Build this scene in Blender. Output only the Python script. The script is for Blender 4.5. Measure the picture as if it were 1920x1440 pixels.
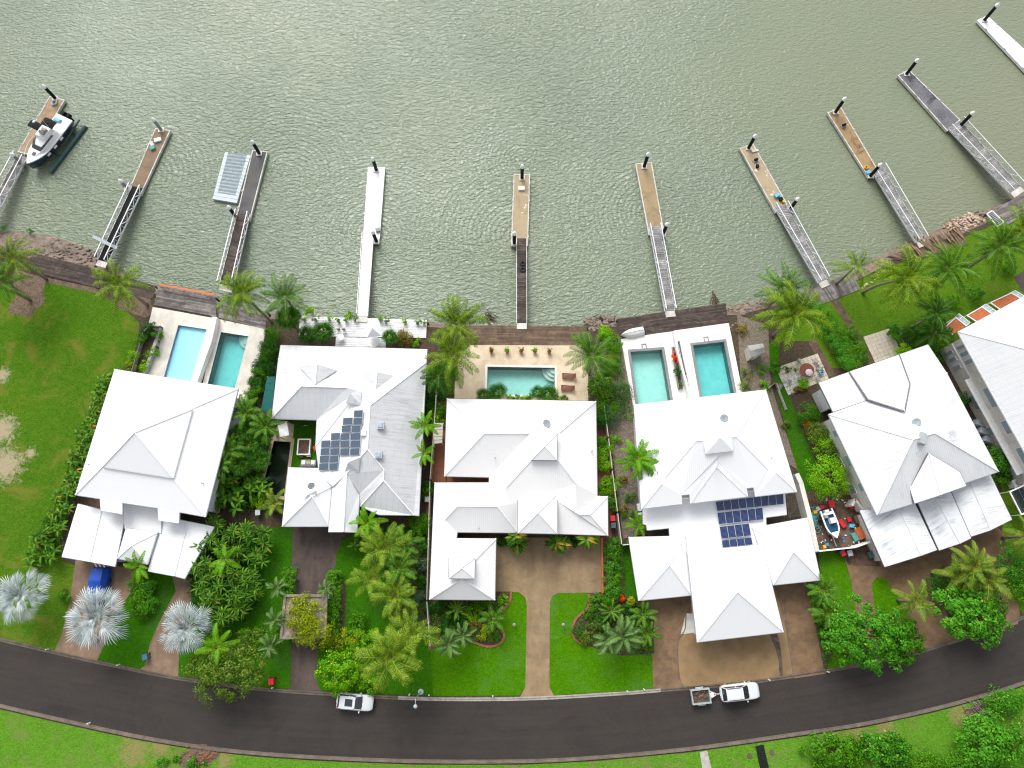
import bpy, bmesh, math, random
import numpy as np
from mathutils import Vector, Matrix, Euler
from mathutils.geometry import tessellate_polygon

for o in list(bpy.data.objects):
 bpy.data.objects.remove(o, do_unlink=True)
scene = bpy.context.scene
COL = scene.collection
R = math.radians

# ------------------------------------------------------------------ camera (drone, 93 m above the street)
CAM_Z = 95.0
FPX = 1332.0                       # focal length in pixels of a 1920 px wide frame
TILT = math.atan(359.0 / FPX)      # tilt of the optical axis from straight down
cam_d = bpy.data.cameras.new('camera')
cam_d.sensor_width = 36.0
cam_d.lens = FPX / 1920.0 * 36.0
cam_d.clip_start = 1.0
cam_d.clip_end = 3000.0
cam = bpy.data.objects.new('camera', cam_d)
COL.objects.link(cam)
cam.location = (0, 0, CAM_Z)
cam.rotation_euler = (TILT, 0, 0)
scene.camera = cam

# ------------------------------------------------------------------ light: overcast day, soft brightness from beyond the water
SUN_EL, SUN_AZ = R(46), R(108)     # azimuth measured from +X towards +Y
world = bpy.data.worlds.new('World')
scene.world = world
world.use_nodes = True
wn = world.node_tree.nodes
wl = world.node_tree.links
for n in list(wn):
 wn.remove(n)
w_out = wn.new('ShaderNodeOutputWorld')
w_bg = wn.new('ShaderNodeBackground')
w_sky = wn.new('ShaderNodeTexSky')
w_hsv = wn.new('ShaderNodeHueSaturation')
w_sky.sky_type = 'NISHITA'
w_sky.sun_disc = False
w_sky.sun_elevation = SUN_EL
w_sky.sun_rotation = R(90) - SUN_AZ
w_sky.air_density = 1.0
w_sky.dust_density = 4.0
w_sky.ozone_density = 1.0
w_hsv.inputs['Saturation'].default_value = 0.22     # cloud cover greys the sky
w_bg.inputs['Strength'].default_value = 0.15
wl.new(w_sky.outputs[0], w_hsv.inputs['Color'])
wl.new(w_hsv.outputs[0], w_bg.inputs[0])
wl.new(w_bg.outputs[0], w_out.inputs[0])

sun_d = bpy.data.lights.new('sun', 'SUN')
sun_d.energy = 1.25
sun_d.angle = R(30)
sun_d.color = (1.0, 0.975, 0.94)
sun = bpy.data.objects.new('sun', sun_d)
COL.objects.link(sun)
sun_dir = Vector((math.cos(SUN_EL) * math.cos(SUN_AZ), math.cos(SUN_EL) * math.sin(SUN_AZ), math.sin(SUN_EL)))
sun.rotation_euler = sun_dir.to_track_quat('Z', 'Y').to_euler()

vs = scene.view_settings
vs.view_transform = 'Standard'
vs.look = 'None'
vs.gamma = 1.0
vs.exposure = 0.64
vs.use_curve_mapping = False
scene.cycles.filter_width = 1.15

# ------------------------------------------------------------------ helpers
rng = random.Random(7)
nrg = np.random.default_rng(7)
GZ = 2.0                           # level of the land; the water lies at 0
WZ = 0.0
_ct, _st = math.cos(TILT), math.sin(TILT)


def G(px, py, z=GZ):
 """survey point: the place on level z seen at (px, py) of the 1920 x 1440 aerial photograph"""
 dx, dy, dz = (px - 960.0) / FPX, -(py - 720.0) / FPX, -1.0
 wx, wy, wz = dx, dy * _ct - dz * _st, dy * _st + dz * _ct
 t = (z - CAM_Z) / wz
 return Vector((wx * t, wy * t, z))


def GP(pts, z=GZ):
 return [G(p[0], p[1], z) for p in pts]


class MB:
 """collects shapes in world coordinates and links them as one mesh object"""
 def __init__(self):
  self.v, self.f, self.uv, self.mi = [], [], None, []

 def add(self, verts, faces, mi=0):
  b = len(self.v)
  self.v.extend([tuple(p) for p in verts])
  self.f.extend([tuple(i + b for i in q) for q in faces])
  self.mi.extend([mi] * len(faces))
  return self

 def box(self, c, s, rz=0.0, mi=0, taper=1.0, M=None):
  cx, cy, cz = c
  hx, hy, hz = s[0] / 2, s[1] / 2, s[2] / 2
  ca, sa = math.cos(rz), math.sin(rz)
  vs_ = []
  for z, t in ((-hz, 1.0), (hz, taper)):
   for x, y in ((-hx, -hy), (hx, -hy), (hx, hy), (-hx, hy)):
    x, y = x * t, y * t
    vs_.append(Vector((cx + x * ca - y * sa, cy + x * sa + y * ca, cz + z)))
  if M is not None:
   vs_ = [M @ p for p in vs_]
  return self.add(vs_, [(3, 2, 1, 0), (4, 5, 6, 7), (0, 1, 5, 4), (1, 2, 6, 5), (2, 3, 7, 6), (3, 0, 4, 7)], mi)

 def bar(self, a, b, w, h, mi=0):
  """rectangular bar from a to b"""
  a, b = Vector(a), Vector(b)
  d = (b - a).normalized()
  up = Vector((0, 0, 1)) if abs(d.z) < 0.95 else Vector((1, 0, 0))
  s = d.cross(up).normalized() * (w / 2)
  u = s.cross(d).normalized() * (h / 2)
  vs_ = [a - s - u, a + s - u, a + s + u, a - s + u, b - s - u, b + s - u, b + s + u, b - s + u]
  return self.add(vs_, [(0, 1, 2, 3), (7, 6, 5, 4), (1, 0, 4, 5), (2, 1, 5, 6), (3, 2, 6, 7), (0, 3, 7, 4)], mi)

 def tube(self, pts, r, n=8, mi=0, cap=True):
  pts = [Vector(p) for p in pts]
  rs = r if isinstance(r, (list, tuple)) else [r] * len(pts)
  b = len(self.v)
  prev = None
  for i, p in enumerate(pts):
   d = (pts[min(i + 1, len(pts) - 1)] - pts[max(i - 1, 0)]).normalized()
   ref = Vector((0, 0, 1)) if abs(d.z) < 0.9 else Vector((1, 0, 0))
   s = d.cross(ref).normalized()
   u = s.cross(d).normalized()
   for k in range(n):
    a = 2 * math.pi * k / n
    q = p + (s * math.cos(a) + u * math.sin(a)) * rs[i]
    self.v.append(tuple(q))
  m = len(pts)
  for i in range(m - 1):
   for k in range(n):
    k2 = (k + 1) % n
    self.f.append((b + i * n + k, b + i * n + k2, b + (i + 1) * n + k2, b + (i + 1) * n + k))
    self.mi.append(mi)
  if cap:
   self.f.append(tuple(b + k for k in range(n))[::-1])
   self.f.append(tuple(b + (m - 1) * n + k for k in range(n)))
   self.mi += [mi, mi]
  return self

 def lathe(self, c, prof, n=16, mi=0):
  """profile of (radius, height) turned about the vertical through c"""
  c = Vector(c)
  b = len(self.v)
  for r, z in prof:
   for k in range(n):
    a = 2 * math.pi * k / n
    self.v.append((c.x + r * math.cos(a), c.y + r * math.sin(a), c.z + z))
  for i in range(len(prof) - 1):
   for k in range(n):
    k2 = (k + 1) % n
    self.f.append((b + i * n + k, b + i * n + k2, b + (i + 1) * n + k2, b + (i + 1) * n + k))
    self.mi.append(mi)
  self.f.append(tuple(b + k for k in range(n))[::-1])
  self.f.append(tuple(b + (len(prof) - 1) * n + k for k in range(n)))
  self.mi += [mi, mi]
  return self

 def prism(self, poly, z0, z1, mi=0, holes=()):
  """solid of a plan polygon (with holes) between two levels"""
  loops = [[Vector((p[0], p[1], 0)) for p in poly]] + [[Vector((p[0], p[1], 0)) for p in h] for h in holes]
  tris = tessellate_polygon(loops)
  flat = [p for l in loops for p in l]
  n = len(flat)
  b = len(self.v)
  for p in flat:
   self.v.append((p.x, p.y, z1))
  for p in flat:
   self.v.append((p.x, p.y, z0))
  for t in tris:
   a, c, d = [flat[i] for i in t]
   t = tuple(t)
   if (c - a).cross(d - a).z < 0:
    t = t[::-1]
   self.f.append(tuple(b + i for i in t))
   self.f.append(tuple(b + n + i for i in t[::-1]))
   self.mi += [mi, mi]
  o = 0
  for li, l in enumerate(loops):
   ar = sum(l[i].x * l[(i + 1) % len(l)].y - l[(i + 1) % len(l)].x * l[i].y for i in range(len(l)))
   for i in range(len(l)):
    j = (i + 1) % len(l)
    q = (b + o + i, b + o + j, b + n + o + j, b + n + o + i)
    if (ar > 0) == (li == 0):
     q = q[::-1]
    self.f.append(q)
    self.mi.append(mi)
   o += len(l)
  return self

 def build(self, name, mat, parent=None, smooth=False, kind=None, uv=None):
  me = bpy.data.meshes.new(name)
  off = parent_loc(parent)
  me.from_pydata([(x - off.x, y - off.y, z - off.z) for x, y, z in self.v], [], self.f)
  mats = mat if isinstance(mat, (list, tuple)) else [mat]
  for m in mats:
   me.materials.append(m)
  if len(mats) > 1:
   me.polygons.foreach_set('material_index', self.mi)
  if smooth:
   me.polygons.foreach_set('use_smooth', [True] * len(me.polygons))
  if uv is not None:
   l = me.uv_layers.new(name='UVMap')
   l.data.foreach_set('uv', [c for p in uv for c in p])
  me.update()
  o = bpy.data.objects.new(name, me)
  COL.objects.link(o)
  if parent is not None:
   o.parent = parent
  if kind:
   o['kind'] = kind
  return o


def parent_loc(p):
 off = Vector((0, 0, 0))
 while p is not None:
  off += Vector(p.location)
  p = p.parent
 return off


def tag(o, label, cat, group=None):
 o['label'] = label
 o['category'] = cat
 if group:
  o['group'] = group
 return o


def thing(name, label, cat, loc, group=None):
 o = bpy.data.objects.new(name, None)
 o.empty_display_size = 0.3
 COL.objects.link(o)
 o.location = loc
 return tag(o, label, cat, group)


def np_mesh(name, verts, faces, mat, smooth=False):
 """mesh from numpy arrays, all faces with the same corner count"""
 me = bpy.data.meshes.new(name)
 nv, (nf, k) = len(verts), faces.shape
 me.vertices.add(nv)
 me.vertices.foreach_set('co', np.ascontiguousarray(verts, dtype=np.float32).ravel())
 me.loops.add(nf * k)
 me.loops.foreach_set('vertex_index', np.ascontiguousarray(faces, dtype=np.int32).ravel())
 me.polygons.add(nf)
 me.polygons.foreach_set('loop_start', np.arange(0, nf * k, k, dtype=np.int32))
 me.polygons.foreach_set('loop_total', np.full(nf, k, dtype=np.int32))
 if smooth:
  me.polygons.foreach_set('use_smooth', np.ones(nf, dtype=bool))
 me.materials.append(mat)
 me.update(calc_edges=True)
 return me


def link(name, me, parent=None, loc=(0, 0, 0), rot=(0, 0, 0), sc=(1, 1, 1), kind=None):
 o = bpy.data.objects.new(name, me)
 COL.objects.link(o)
 o.parent = parent
 o.location = loc
 o.rotation_euler = rot
 o.scale = sc
 if kind:
  o['kind'] = kind
 return o


def inset(poly, d):
 """offset a plan polygon inwards by d"""
 n = len(poly)
 P = [Vector((p[0], p[1])) for p in poly]
 ar = sum(P[i].x * P[(i + 1) % n].y - P[(i + 1) % n].x * P[i].y for i in range(n))
 sg = 1 if ar > 0 else -1
 out = []
 for i in range(n):
  a, b, c = P[i - 1], P[i], P[(i + 1) % n]
  d1, d2 = (b - a).normalized(), (c - b).normalized()
  n1, n2 = Vector((-d1.y, d1.x)) * sg, Vector((-d2.y, d2.x)) * sg
  k = 1 + n1.dot(n2)
  out.append(b + (n1 + n2) * (d / max(k, 0.35)))
 return out


# ------------------------------------------------------------------ materials
def lin(r, g, b):
 f = lambda c: c / 12.92 if c <= 0.04045 else ((c + 0.055) / 1.055) ** 2.4
 return (f(r / 255.0), f(g / 255.0), f(b / 255.0), 1.0)


class NT:
 def __init__(self, name):
  self.m = bpy.data.materials.new(name)
  self.m.use_nodes = True
  self.t = self.m.node_tree
  self.N, self.L = self.t.nodes, self.t.links
  self.bsdf = self.N['Principled BSDF']

 def new(self, typ, **kw):
  n = self.N.new('ShaderNode' + typ)
  for k, v in kw.items():
   setattr(n, k, v)
  return n

 def coord(self, out='Generated'):
  if out == 'World':
   return self.new('NewGeometry').outputs['Position']
  return self.new('TexCoord').outputs[out]

 def mapped(self, src, scale=(1, 1, 1), rot=(0, 0, 0), loc=(0, 0, 0)):
  m = self.new('Mapping')
  m.inputs['Scale'].default_value = scale
  m.inputs['Rotation'].default_value = rot
  m.inputs['Location'].default_value = loc
  self.L.new(src, m.inputs['Vector'])
  return m.outputs[0]

 def noise(self, vec, scale, detail=4.0, rough=0.55, dist=0.0):
  n = self.new('TexNoise')
  n.inputs['Scale'].default_value = scale
  n.inputs['Detail'].default_value = detail
  n.inputs['Roughness'].default_value = rough
  n.inputs['Distortion'].default_value = dist
  self.L.new(vec, n.inputs['Vector'])
  return n.outputs['Fac']

 def ramp(self, fac, stops):
  r = self.new('ValToRGB')
  e = r.color_ramp.elements
  while len(e) > 1:
   e.remove(e[-1])
  e[0].position, e[0].color = stops[0][0], stops[0][1]
  for p, c in stops[1:]:
   q = e.new(p)
   q.color = c
  self.L.new(fac, r.inputs[0])
  return r.outputs[0]

 def mix(self, fac, a, b, mode='MIX'):
  m = self.new('Mix', data_type='RGBA', blend_type=mode)
  for s, v in ((m.inputs[0], fac), (m.inputs[6], a), (m.inputs[7], b)):
   if hasattr(v, 'links'):
    self.L.new(v, s)
   else:
    s.default_value = v
  return m.outputs[2]

 def math(self, op, a, b=0.0, c=None):
  m = self.new('Math', operation=op)
  for i, v in enumerate((a, b) if c is None else (a, b, c)):
   if hasattr(v, 'links'):
    self.L.new(v, m.inputs[i])
   else:
    m.inputs[i].default_value = v
  return m.outputs[0]

 def bump(self, h, strength=0.3, dist=0.05, normal=None):
  b = self.new('Bump')
  b.inputs['Strength'].default_value = strength
  b.inputs['Distance'].default_value = dist
  self.L.new(h, b.inputs['Height'])
  if normal is not None:
   self.L.new(normal, b.inputs['Normal'])
  return b.outputs[0]

 def set(self, **kw):
  names = dict(color='Base Color', rough='Roughness', metal='Metallic', spec='Specular IOR Level', normal='Normal', coat='Coat Weight', alpha='Alpha')
  for k, v in kw.items():
   s = self.bsdf.inputs[names[k]]
   if hasattr(v, 'links'):
    self.L.new(v, s)
   else:
    s.default_value = v
  return self.m


def m_plain(name, c, rough=0.6, metal=0.0, var=0.25, scale=3.0, bump=0.0, spec=0.4, coat=0.0, dirt=None, dirtamt=0.5):
 """a painted, moulded or stone surface with mottling, stains of its own and a little relief"""
 t = NT(name)
 w = t.coord('World')
 n1 = t.noise(w, scale, 5.0, 0.6)
 lo = tuple(x * (1 - var) for x in c[:3]) + (1,)
 hi = tuple(min(1, x * (1 + var * 0.7)) for x in c[:3]) + (1,)
 col = t.ramp(n1, [(0.3, lo), (0.7, hi)])
 if dirt:
  n2 = t.noise(w, scale * 0.35, 6.0, 0.65, 0.6)
  f = t.ramp(n2, [(0.48, (0, 0, 0, 1)), (0.68, (dirtamt,) * 3 + (1,))])
  col = t.mix(f, col, dirt)
 kw = dict(color=col, rough=rough, metal=metal, spec=spec, coat=coat)
 if bump:
  kw['normal'] = t.bump(t.noise(w, scale * 6, 3.0), bump, 0.03)
 return t.set(**kw)


def m_leaf(name, a, b, c=None, cshare=0.0, rough=0.5, spec=0.14, obj_var=0.35):
 """foliage: every leaf its own shade between a and b, a share of them of colour c"""
 t = NT(name)
 g = t.new('NewGeometry')
 rnd = g.outputs['Random Per Island']
 oi = t.new('ObjectInfo').outputs['Random']
 mixv = t.math('ADD', t.math('MULTIPLY', rnd, 1 - obj_var), t.math('MULTIPLY', oi, obj_var))
 col = t.ramp(mixv, [(0.08, a), (0.92, b)])
 if c:
  r2 = t.math('FRACT', t.math('MULTIPLY', rnd, 17.31))
  f = t.math('LESS_THAN', r2, cshare)
  col = t.mix(f, col, c)
 t.set(color=col, rough=rough, spec=spec)
 tr = t.new('BsdfTranslucent')
 t.L.new(col, tr.inputs[0])
 ms = t.new('MixShader')
 ms.inputs[0].default_value = 0.25
 t.L.new(t.bsdf.outputs[0], ms.inputs[1])
 t.L.new(tr.outputs[0], ms.inputs[2])
 t.L.new(ms.outputs[0], t.N['Material Output'].inputs[0])
 return t.m


def m_roof(name, base=0.80, tint=(1, 1, 1), dirt=0.15, lines=0.0, ribs=0.25, dark=(0.32, 0.33, 0.36)):
 """pressed metal sheet roofing: ribs down the slope, sheet joints, weather stains"""
 t = NT(name)
 uv = t.coord('UV')
 w = t.coord('World')
 sep = t.new('SeparateXYZ')
 t.L.new(uv, sep.inputs[0])
 u, v = sep.outputs[0], sep.outputs[1]
 col = tuple(base * x for x in tint) + (1,)
 streak = t.noise(t.mapped(uv, (3.2, 0.28, 1)), 1.0, 6.0, 0.65)
 big = t.noise(w, 0.35, 4.0, 0.6)
 f = t.math('MULTIPLY', t.ramp(streak, [(0.42, (0, 0, 0, 1)), (0.78, (1, 1, 1, 1))]), t.ramp(big, [(0.4, (0, 0, 0, 1)), (0.62, (1, 1, 1, 1))]))
 f = t.math('MULTIPLY', f, dirt)
 if lines > 0:
  def grid(c, per, wd):
   fr = t.math('FRACT', t.math('DIVIDE', c, per))
   return t.math('GREATER_THAN', t.math('ABSOLUTE', t.math('SUBTRACT', fr, 0.5)), 0.5 - wd / per / 2)
  gl = t.math('MAXIMUM', grid(u, 0.76, 0.07), t.math('MULTIPLY', grid(v, 0.9, 0.05), 0.8))
  gn = t.math('MULTIPLY', gl, t.ramp(t.noise(w, 0.8, 3.0), [(0.35, (0.2, 0.2, 0.2, 1)), (0.7, (1, 1, 1, 1))]))
  f = t.math('MAXIMUM', f, t.math('MULTIPLY', gn, lines))
 c2 = t.mix(f, col, dark + (1,))
 wv = t.math('SINE', t.math('MULTIPLY', u, 2 * math.pi / 0.25))
 return t.set(color=c2, rough=0.38, spec=0.45, normal=t.bump(wv, ribs, 0.02))


def m_grass(name, greens, patch=None, spots=(), wilt=None, wiltamt=0.0, seed=0.0, tuft=0.5):
 t = NT(name)
 w = t.mapped(t.coord('World'), loc=(seed, seed * 0.7, 0))
 n1 = t.noise(w, 0.16, 5.0, 0.6, 0.4)
 n2 = t.noise(w, 1.5, 4.0, 0.7)
 n3 = t.noise(t.mapped(w, (1, 1.5, 1), (0, 0, 0.5)), 4.6, 4.0, 0.8, .3)
 col = t.ramp(n1, [(0.28, greens[0]), (0.5, greens[1]), (0.72, greens[2])])
 col = t.mix(0.55, col, t.ramp(n2, [(0.3, tuple(x * 0.55 for x in greens[1][:3]) + (1,)), (0.72, tuple(min(1, x * 1.45) for x in greens[1][:3]) + (1,))]))
 col = t.mix(0.55, col, t.ramp(n3, [(0.3, tuple(x * tuft for x in greens[0][:3]) + (1,)), (0.7, tuple(min(1, x * 1.45) for x in greens[2][:3]) + (1,))]))
 if wilt:
  f = t.ramp(t.noise(w, 0.22, 6.0, 0.7, 0.8), [(0.5, (0, 0, 0, 1)), (0.66, (wiltamt,) * 3 + (1,))])
  col = t.mix(f, col, wilt)
 if patch:
  g = None
  pos = t.coord('World')
  for (x, y, r_) in spots:
   d = t.new('VectorMath', operation='DISTANCE')
   t.L.new(pos, d.inputs[0])
   d.inputs[1].default_value = (x, y, GZ + .03)
   q = t.math('SUBTRACT', 1.0, t.math('DIVIDE', d.outputs['Value'], r_))
   g = q if g is None else t.math('MAXIMUM', g, q)
  nz = t.math('ADD', t.math('MULTIPLY', t.noise(w, 1.4, 6.0, 0.75, 0.6), 1.5), t.math('MULTIPLY', n3, .45))
  f = t.ramp(t.math('ADD', t.math('MULTIPLY', g, 1.0), nz), [(0.0, (0, 0, 0, 1)), (1.0, (1, 1, 1, 1))])
  f = t.math('SMOOTH_MIN', t.math('MULTIPLY', t.math('MAXIMUM', t.math('SUBTRACT', t.math('ADD', g, nz), 1.42), 0.0), 2.2), 0.75, 0.1)
  col = t.mix(f, col, patch)
 h = t.math('ADD', t.math('MULTIPLY', n2, 0.6), n3)
 return t.set(color=col, rough=0.9, spec=0.0, normal=t.bump(h, 0.9, 0.12))


def m_paver(name, a, b, sx=0.22, sy=0.11, mortar=None, rot=0.0, stain=None, stainamt=0.4, rough=0.75):
 t = NT(name)
 w = t.mapped(t.coord('World'), rot=(0, 0, rot))
 br = t.new('TexBrick')
 br.inputs['Scale'].default_value = 1.0
 br.inputs['Brick Width'].default_value = sx
 br.inputs['Row Height'].default_value = sy
 br.inputs['Mortar Size'].default_value = 0.012
 br.inputs['Color1'].default_value = a
 br.inputs['Color2'].default_value = b
 br.inputs['Mortar'].default_value = mortar or tuple(x * 0.45 for x in a[:3]) + (1,)
 t.L.new(w, br.inputs['Vector'])
 n = t.noise(w, 0.5, 6.0, 0.65, 0.5)
 col = t.mix(0.6, br.outputs[0], t.ramp(n, [(0.25, tuple(x * 0.55 for x in a[:3]) + (1,)), (0.75, tuple(min(1, x * 1.35) for x in b[:3]) + (1,))]))
 if stain:
  f = t.ramp(t.noise(t.mapped(w, (1.6, 0.35, 1)), 0.5, 6.0, 0.7, 0.8), [(0.45, (0, 0, 0, 1)), (0.7, (stainamt,) * 3 + (1,))])
  col = t.mix(f, col, stain)
 return t.set(color=col, rough=rough, spec=0.35, normal=t.bump(br.outputs['Fac'], -0.3, 0.02))


def m_timber(name, a, b, dirt=(0.03, 0.025, 0.02, 1), rough=0.8):
 """weathered boards, each of its own shade"""
 t = NT(name)
 w = t.coord('World')
 rnd = t.new('NewGeometry').outputs['Random Per Island']
 col = t.ramp(rnd, [(0.0, a), (1.0, b)])
 n = t.noise(w, 1.1, 6.0, 0.7, 0.5)
 col = t.mix(t.ramp(n, [(0.35, (0.75, 0.75, 0.75, 1)), (0.65, (0, 0, 0, 1))]), col, dirt)
 return t.set(color=col, rough=rough, spec=0.3)


M = {}
M['white_paint'] = m_plain('white_paint', (0.80, 0.80, 0.79, 1), 0.5, var=0.06, dirt=(0.45, 0.45, 0.43, 1), dirtamt=0.25)
M['white_gel'] = m_plain('white_gelcoat', (0.82, 0.83, 0.84, 1), 0.18, var=0.03, spec=0.5, coat=0.4)
M['car_white'] = m_plain('car_paint_white', (0.60, 0.625, 0.64, 1), 0.25, var=0.02, spec=0.5, coat=0.6)
M['glass'] = m_plain('dark_glass', (0.022, 0.028, 0.034, 1), 0.07, var=0.1, spec=0.8)
M['window'] = m_plain('window_glass', (0.30, 0.38, 0.43, 1), 0.1, var=0.2, spec=0.8)
M['rubber'] = m_plain('black_rubber', (0.015, 0.015, 0.016, 1), 0.7, var=0.2)
M['black'] = m_plain('black_plastic', (0.010, 0.011, 0.013, 1), 0.8, var=0.2, spec=.2)
M['alu'] = m_plain('aluminium', (0.62, 0.64, 0.66, 1), 0.5, metal=0.2, var=0.12)
M['steel'] = m_plain('galvanised_steel', (0.42, 0.45, 0.47, 1), 0.45, metal=0.4, var=0.2)
M['render'] = m_plain('cream_render', (0.66, 0.63, 0.57, 1), 0.85, var=0.08, dirt=(0.35, 0.33, 0.3, 1), dirtamt=0.35)
M['render_w'] = m_plain('white_render', (0.74, 0.75, 0.76, 1), 0.8, var=0.07, dirt=(0.5, 0.5, 0.5, 1), dirtamt=0.3)
M['wall_grey'] = m_plain('grey_render', (0.55, 0.58, 0.61, 1), 0.8, var=0.08)
M['concrete'] = m_plain('concrete', (0.40, 0.38, 0.35, 1), 0.85, var=0.2, scale=2.0, bump=0.2, dirt=(0.16, 0.14, 0.12, 1), dirtamt=0.6)
M['concrete_p'] = m_plain('pale_concrete', (0.55, 0.53, 0.49, 1), 0.85, var=0.15, scale=2.0, dirt=(0.3, 0.27, 0.22, 1), dirtamt=0.5)
M['kerb'] = m_plain('kerb_concrete', (0.13, 0.105, 0.082, 1), 0.85, var=0.35, scale=1.2, bump=0.2, dirt=(0.09, 0.075, 0.06, 1), dirtamt=0.8)
M['red'] = m_plain('red_plastic', (0.62, 0.02, 0.035, 1), 0.4, var=0.12)
M['blue'] = m_plain('blue_plastic', (0.03, 0.25, 0.55, 1), 0.4, var=0.12)
M['sky_blue'] = m_plain('sky_blue_plastic', (0.12, 0.45, 0.68, 1), 0.4, var=0.12)
M['teal'] = m_plain('teal_netting', (0.10, 0.33, 0.30, 1), 0.8, var=0.4, scale=9)
M['bin_green'] = m_plain('bin_grey_green', (0.06, 0.12, 0.12, 1), 0.5, var=0.15)
M['yellow'] = m_plain('yellow_plastic', (0.65, 0.36, 0.02, 1), 0.5, var=0.15)
M['orange'] = m_plain('orange_paint', (0.52, 0.13, 0.04, 1), 0.6, var=0.2)
M['tarp'] = m_plain('blue_tarpaulin', (0.006, 0.06, 0.36, 1), 0.45, var=0.25, scale=1.5, bump=0.4)
M['terracotta'] = m_plain('terracotta', (0.36, 0.13, 0.06, 1), 0.8, var=0.25, scale=6)
M['brick'] = m_plain('red_brick', (0.32, 0.12, 0.07, 1), 0.85, var=0.35, scale=5)
M['fence'] = m_plain('fence_steel_cream', (0.50, 0.46, 0.40, 1), 0.6, var=0.1)
M['teak'] = m_plain('stained_hardwood', (0.15, 0.045, 0.025, 1), 0.5, var=0.3, scale=6)
M['bark'] = m_plain('grey_bark', (0.20, 0.165, 0.13, 1), 0.9, var=0.35, scale=5, bump=0.5)
M['branch'] = m_plain('dark_branch', (0.11, 0.08, 0.055, 1), 0.9, var=0.3, scale=5)
M['dish'] = m_plain('satellite_grey', (0.40, 0.46, 0.49, 1), 0.5, var=0.08)
M['gutter'] = m_plain('gutter_grey', (0.40, 0.42, 0.46, 1), 0.5, var=0.1)
M['gutter_d'] = m_plain('gutter_dark', (0.16, 0.15, 0.17, 1), 0.5, var=0.1)
M['float_casing'] = m_plain('dark_float_casing', (0.05, 0.05, 0.055, 1), 0.9, var=0.2)  # even near-black colour of the pontoon floats
M['shade_green'] = m_plain('green_shadecloth', (0.004, 0.095, 0.085, 1), 0.8, var=0.15)
M['lounge'] = m_plain('grey_weave', (0.32, 0.31, 0.29, 1), 0.8, var=0.2)
M['mulch'] = m_plain('bark_mulch', (0.095, 0.06, 0.04, 1), 0.95, var=0.5, scale=4, bump=0.8, dirt=(0.16, 0.12, 0.08, 1), dirtamt=0.6)
M['soil'] = m_plain('garden_soil', (0.075, 0.048, 0.032, 1), 0.95, var=0.5, scale=3, bump=0.8, dirt=(0.03, 0.05, 0.015, 1), dirtamt=0.6)
M['leaf_litter'] = m_plain('leaf_litter', (0.15, 0.105, 0.07, 1), 0.95, var=0.5, scale=4, bump=0.9, dirt=(0.07, 0.045, 0.03, 1), dirtamt=0.8)
M['gravel'] = m_plain('speckled_gravel', (0.20, 0.165, 0.125, 1), 0.95, var=0.6, scale=7, bump=0.9, dirt=(0.10, 0.07, 0.045, 1), dirtamt=0.7)
M['mudbank'] = m_plain('muddy_bank', (0.17, 0.125, 0.095, 1), 0.7, var=0.5, scale=2, bump=0.8, dirt=(0.08, 0.065, 0.05, 1), dirtamt=0.8)
M['rock'] = m_plain('river_rock', (0.20, 0.155, 0.125, 1), 0.9, var=0.5, scale=3, bump=0.6)
# ================================================================== the setting
def structure(o):
 o['kind'] = 'structure'
 return o


# ---- water
def m_water():
 t = NT('river_water')
 w = t.coord('World')
 a = t.noise(t.mapped(w, (1.0, 2.1, 1), (0, 0, R(28))), 1.05, 3.0, 0.55, 0.7)
 b = t.noise(t.mapped(w, (1.0, 1.9, 1), (0, 0, R(-22)), (7, 3, 0)), 1.6, 3.0, 0.5, 0.5)
 c = t.noise(t.mapped(w, (1.0, 1.5, 1), (0, 0, R(5))), 3.4, 3.0, 0.6, 0.3)
 h = t.math('ADD', t.math('ADD', t.math('MULTIPLY', a, .9), t.math('MULTIPLY', b, 0.62)), t.math('MULTIPLY', c, 0.14))
 # rings sent out by the moored pontoons and piles
 for (x, y, per, reach) in RINGS:
  d = t.new('VectorMath', operation='DISTANCE')
  t.L.new(w, d.inputs[0])
  d.inputs[1].default_value = (x, y, 0)
  dist = d.outputs['Value']
  wob = t.math('ADD', dist, t.math('MULTIPLY', b, 0.9))
  s = t.math('SINE', t.math('MULTIPLY', wob, 2 * math.pi / per))
  fall = t.new('MapRange', interpolation_type='SMOOTHSTEP')
  fall.inputs['From Min'].default_value = 1.0
  fall.inputs['From Max'].default_value = reach
  fall.inputs['To Min'].default_value = 0.055
  fall.inputs['To Max'].default_value = 0.0
  t.L.new(dist, fall.inputs['Value'])
  h = t.math('ADD', h, t.math('MULTIPLY', s, fall.outputs[0]))
 sp = t.new('SeparateXYZ')
 t.L.new(w, sp.inputs[0])
 sx = sp.outputs[0]
 calm = t.ramp(t.math('ADD', t.noise(w, 0.018, 3.0, 0.5, 0.3), t.math('MULTIPLY', sx, -0.0022)), [(0.32, (0.3, 0.3, 0.3, 1)), (0.66, (1, 1, 1, 1))])
 n_silt = t.noise(w, 0.03, 4.0, 0.6, 0.5)
 col = t.ramp(n_silt, [(0.3, (0.150, 0.195, 0.138, 1)), (0.7, (0.175, 0.210, 0.135, 1))])
 silt = t.math('MULTIPLY', t.math('ADD', sx, -5.0), .012)
 silt = t.math('MINIMUM', t.math('MAXIMUM', t.math('ADD', silt, t.math('MULTIPLY', t.math('SUBTRACT', n_silt, .5), .8)), 0.0), 1.0)
 col = t.mix(t.math('MULTIPLY', silt, .7), col, (.195, .205, .128, 1))
 t.set(color=col, rough=0.10, spec=0.9, normal=t.bump(t.math('MULTIPLY', h, calm), 1.0, 0.38))
 t.bsdf.inputs['IOR'].default_value = 1.33
 return t.m


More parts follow.
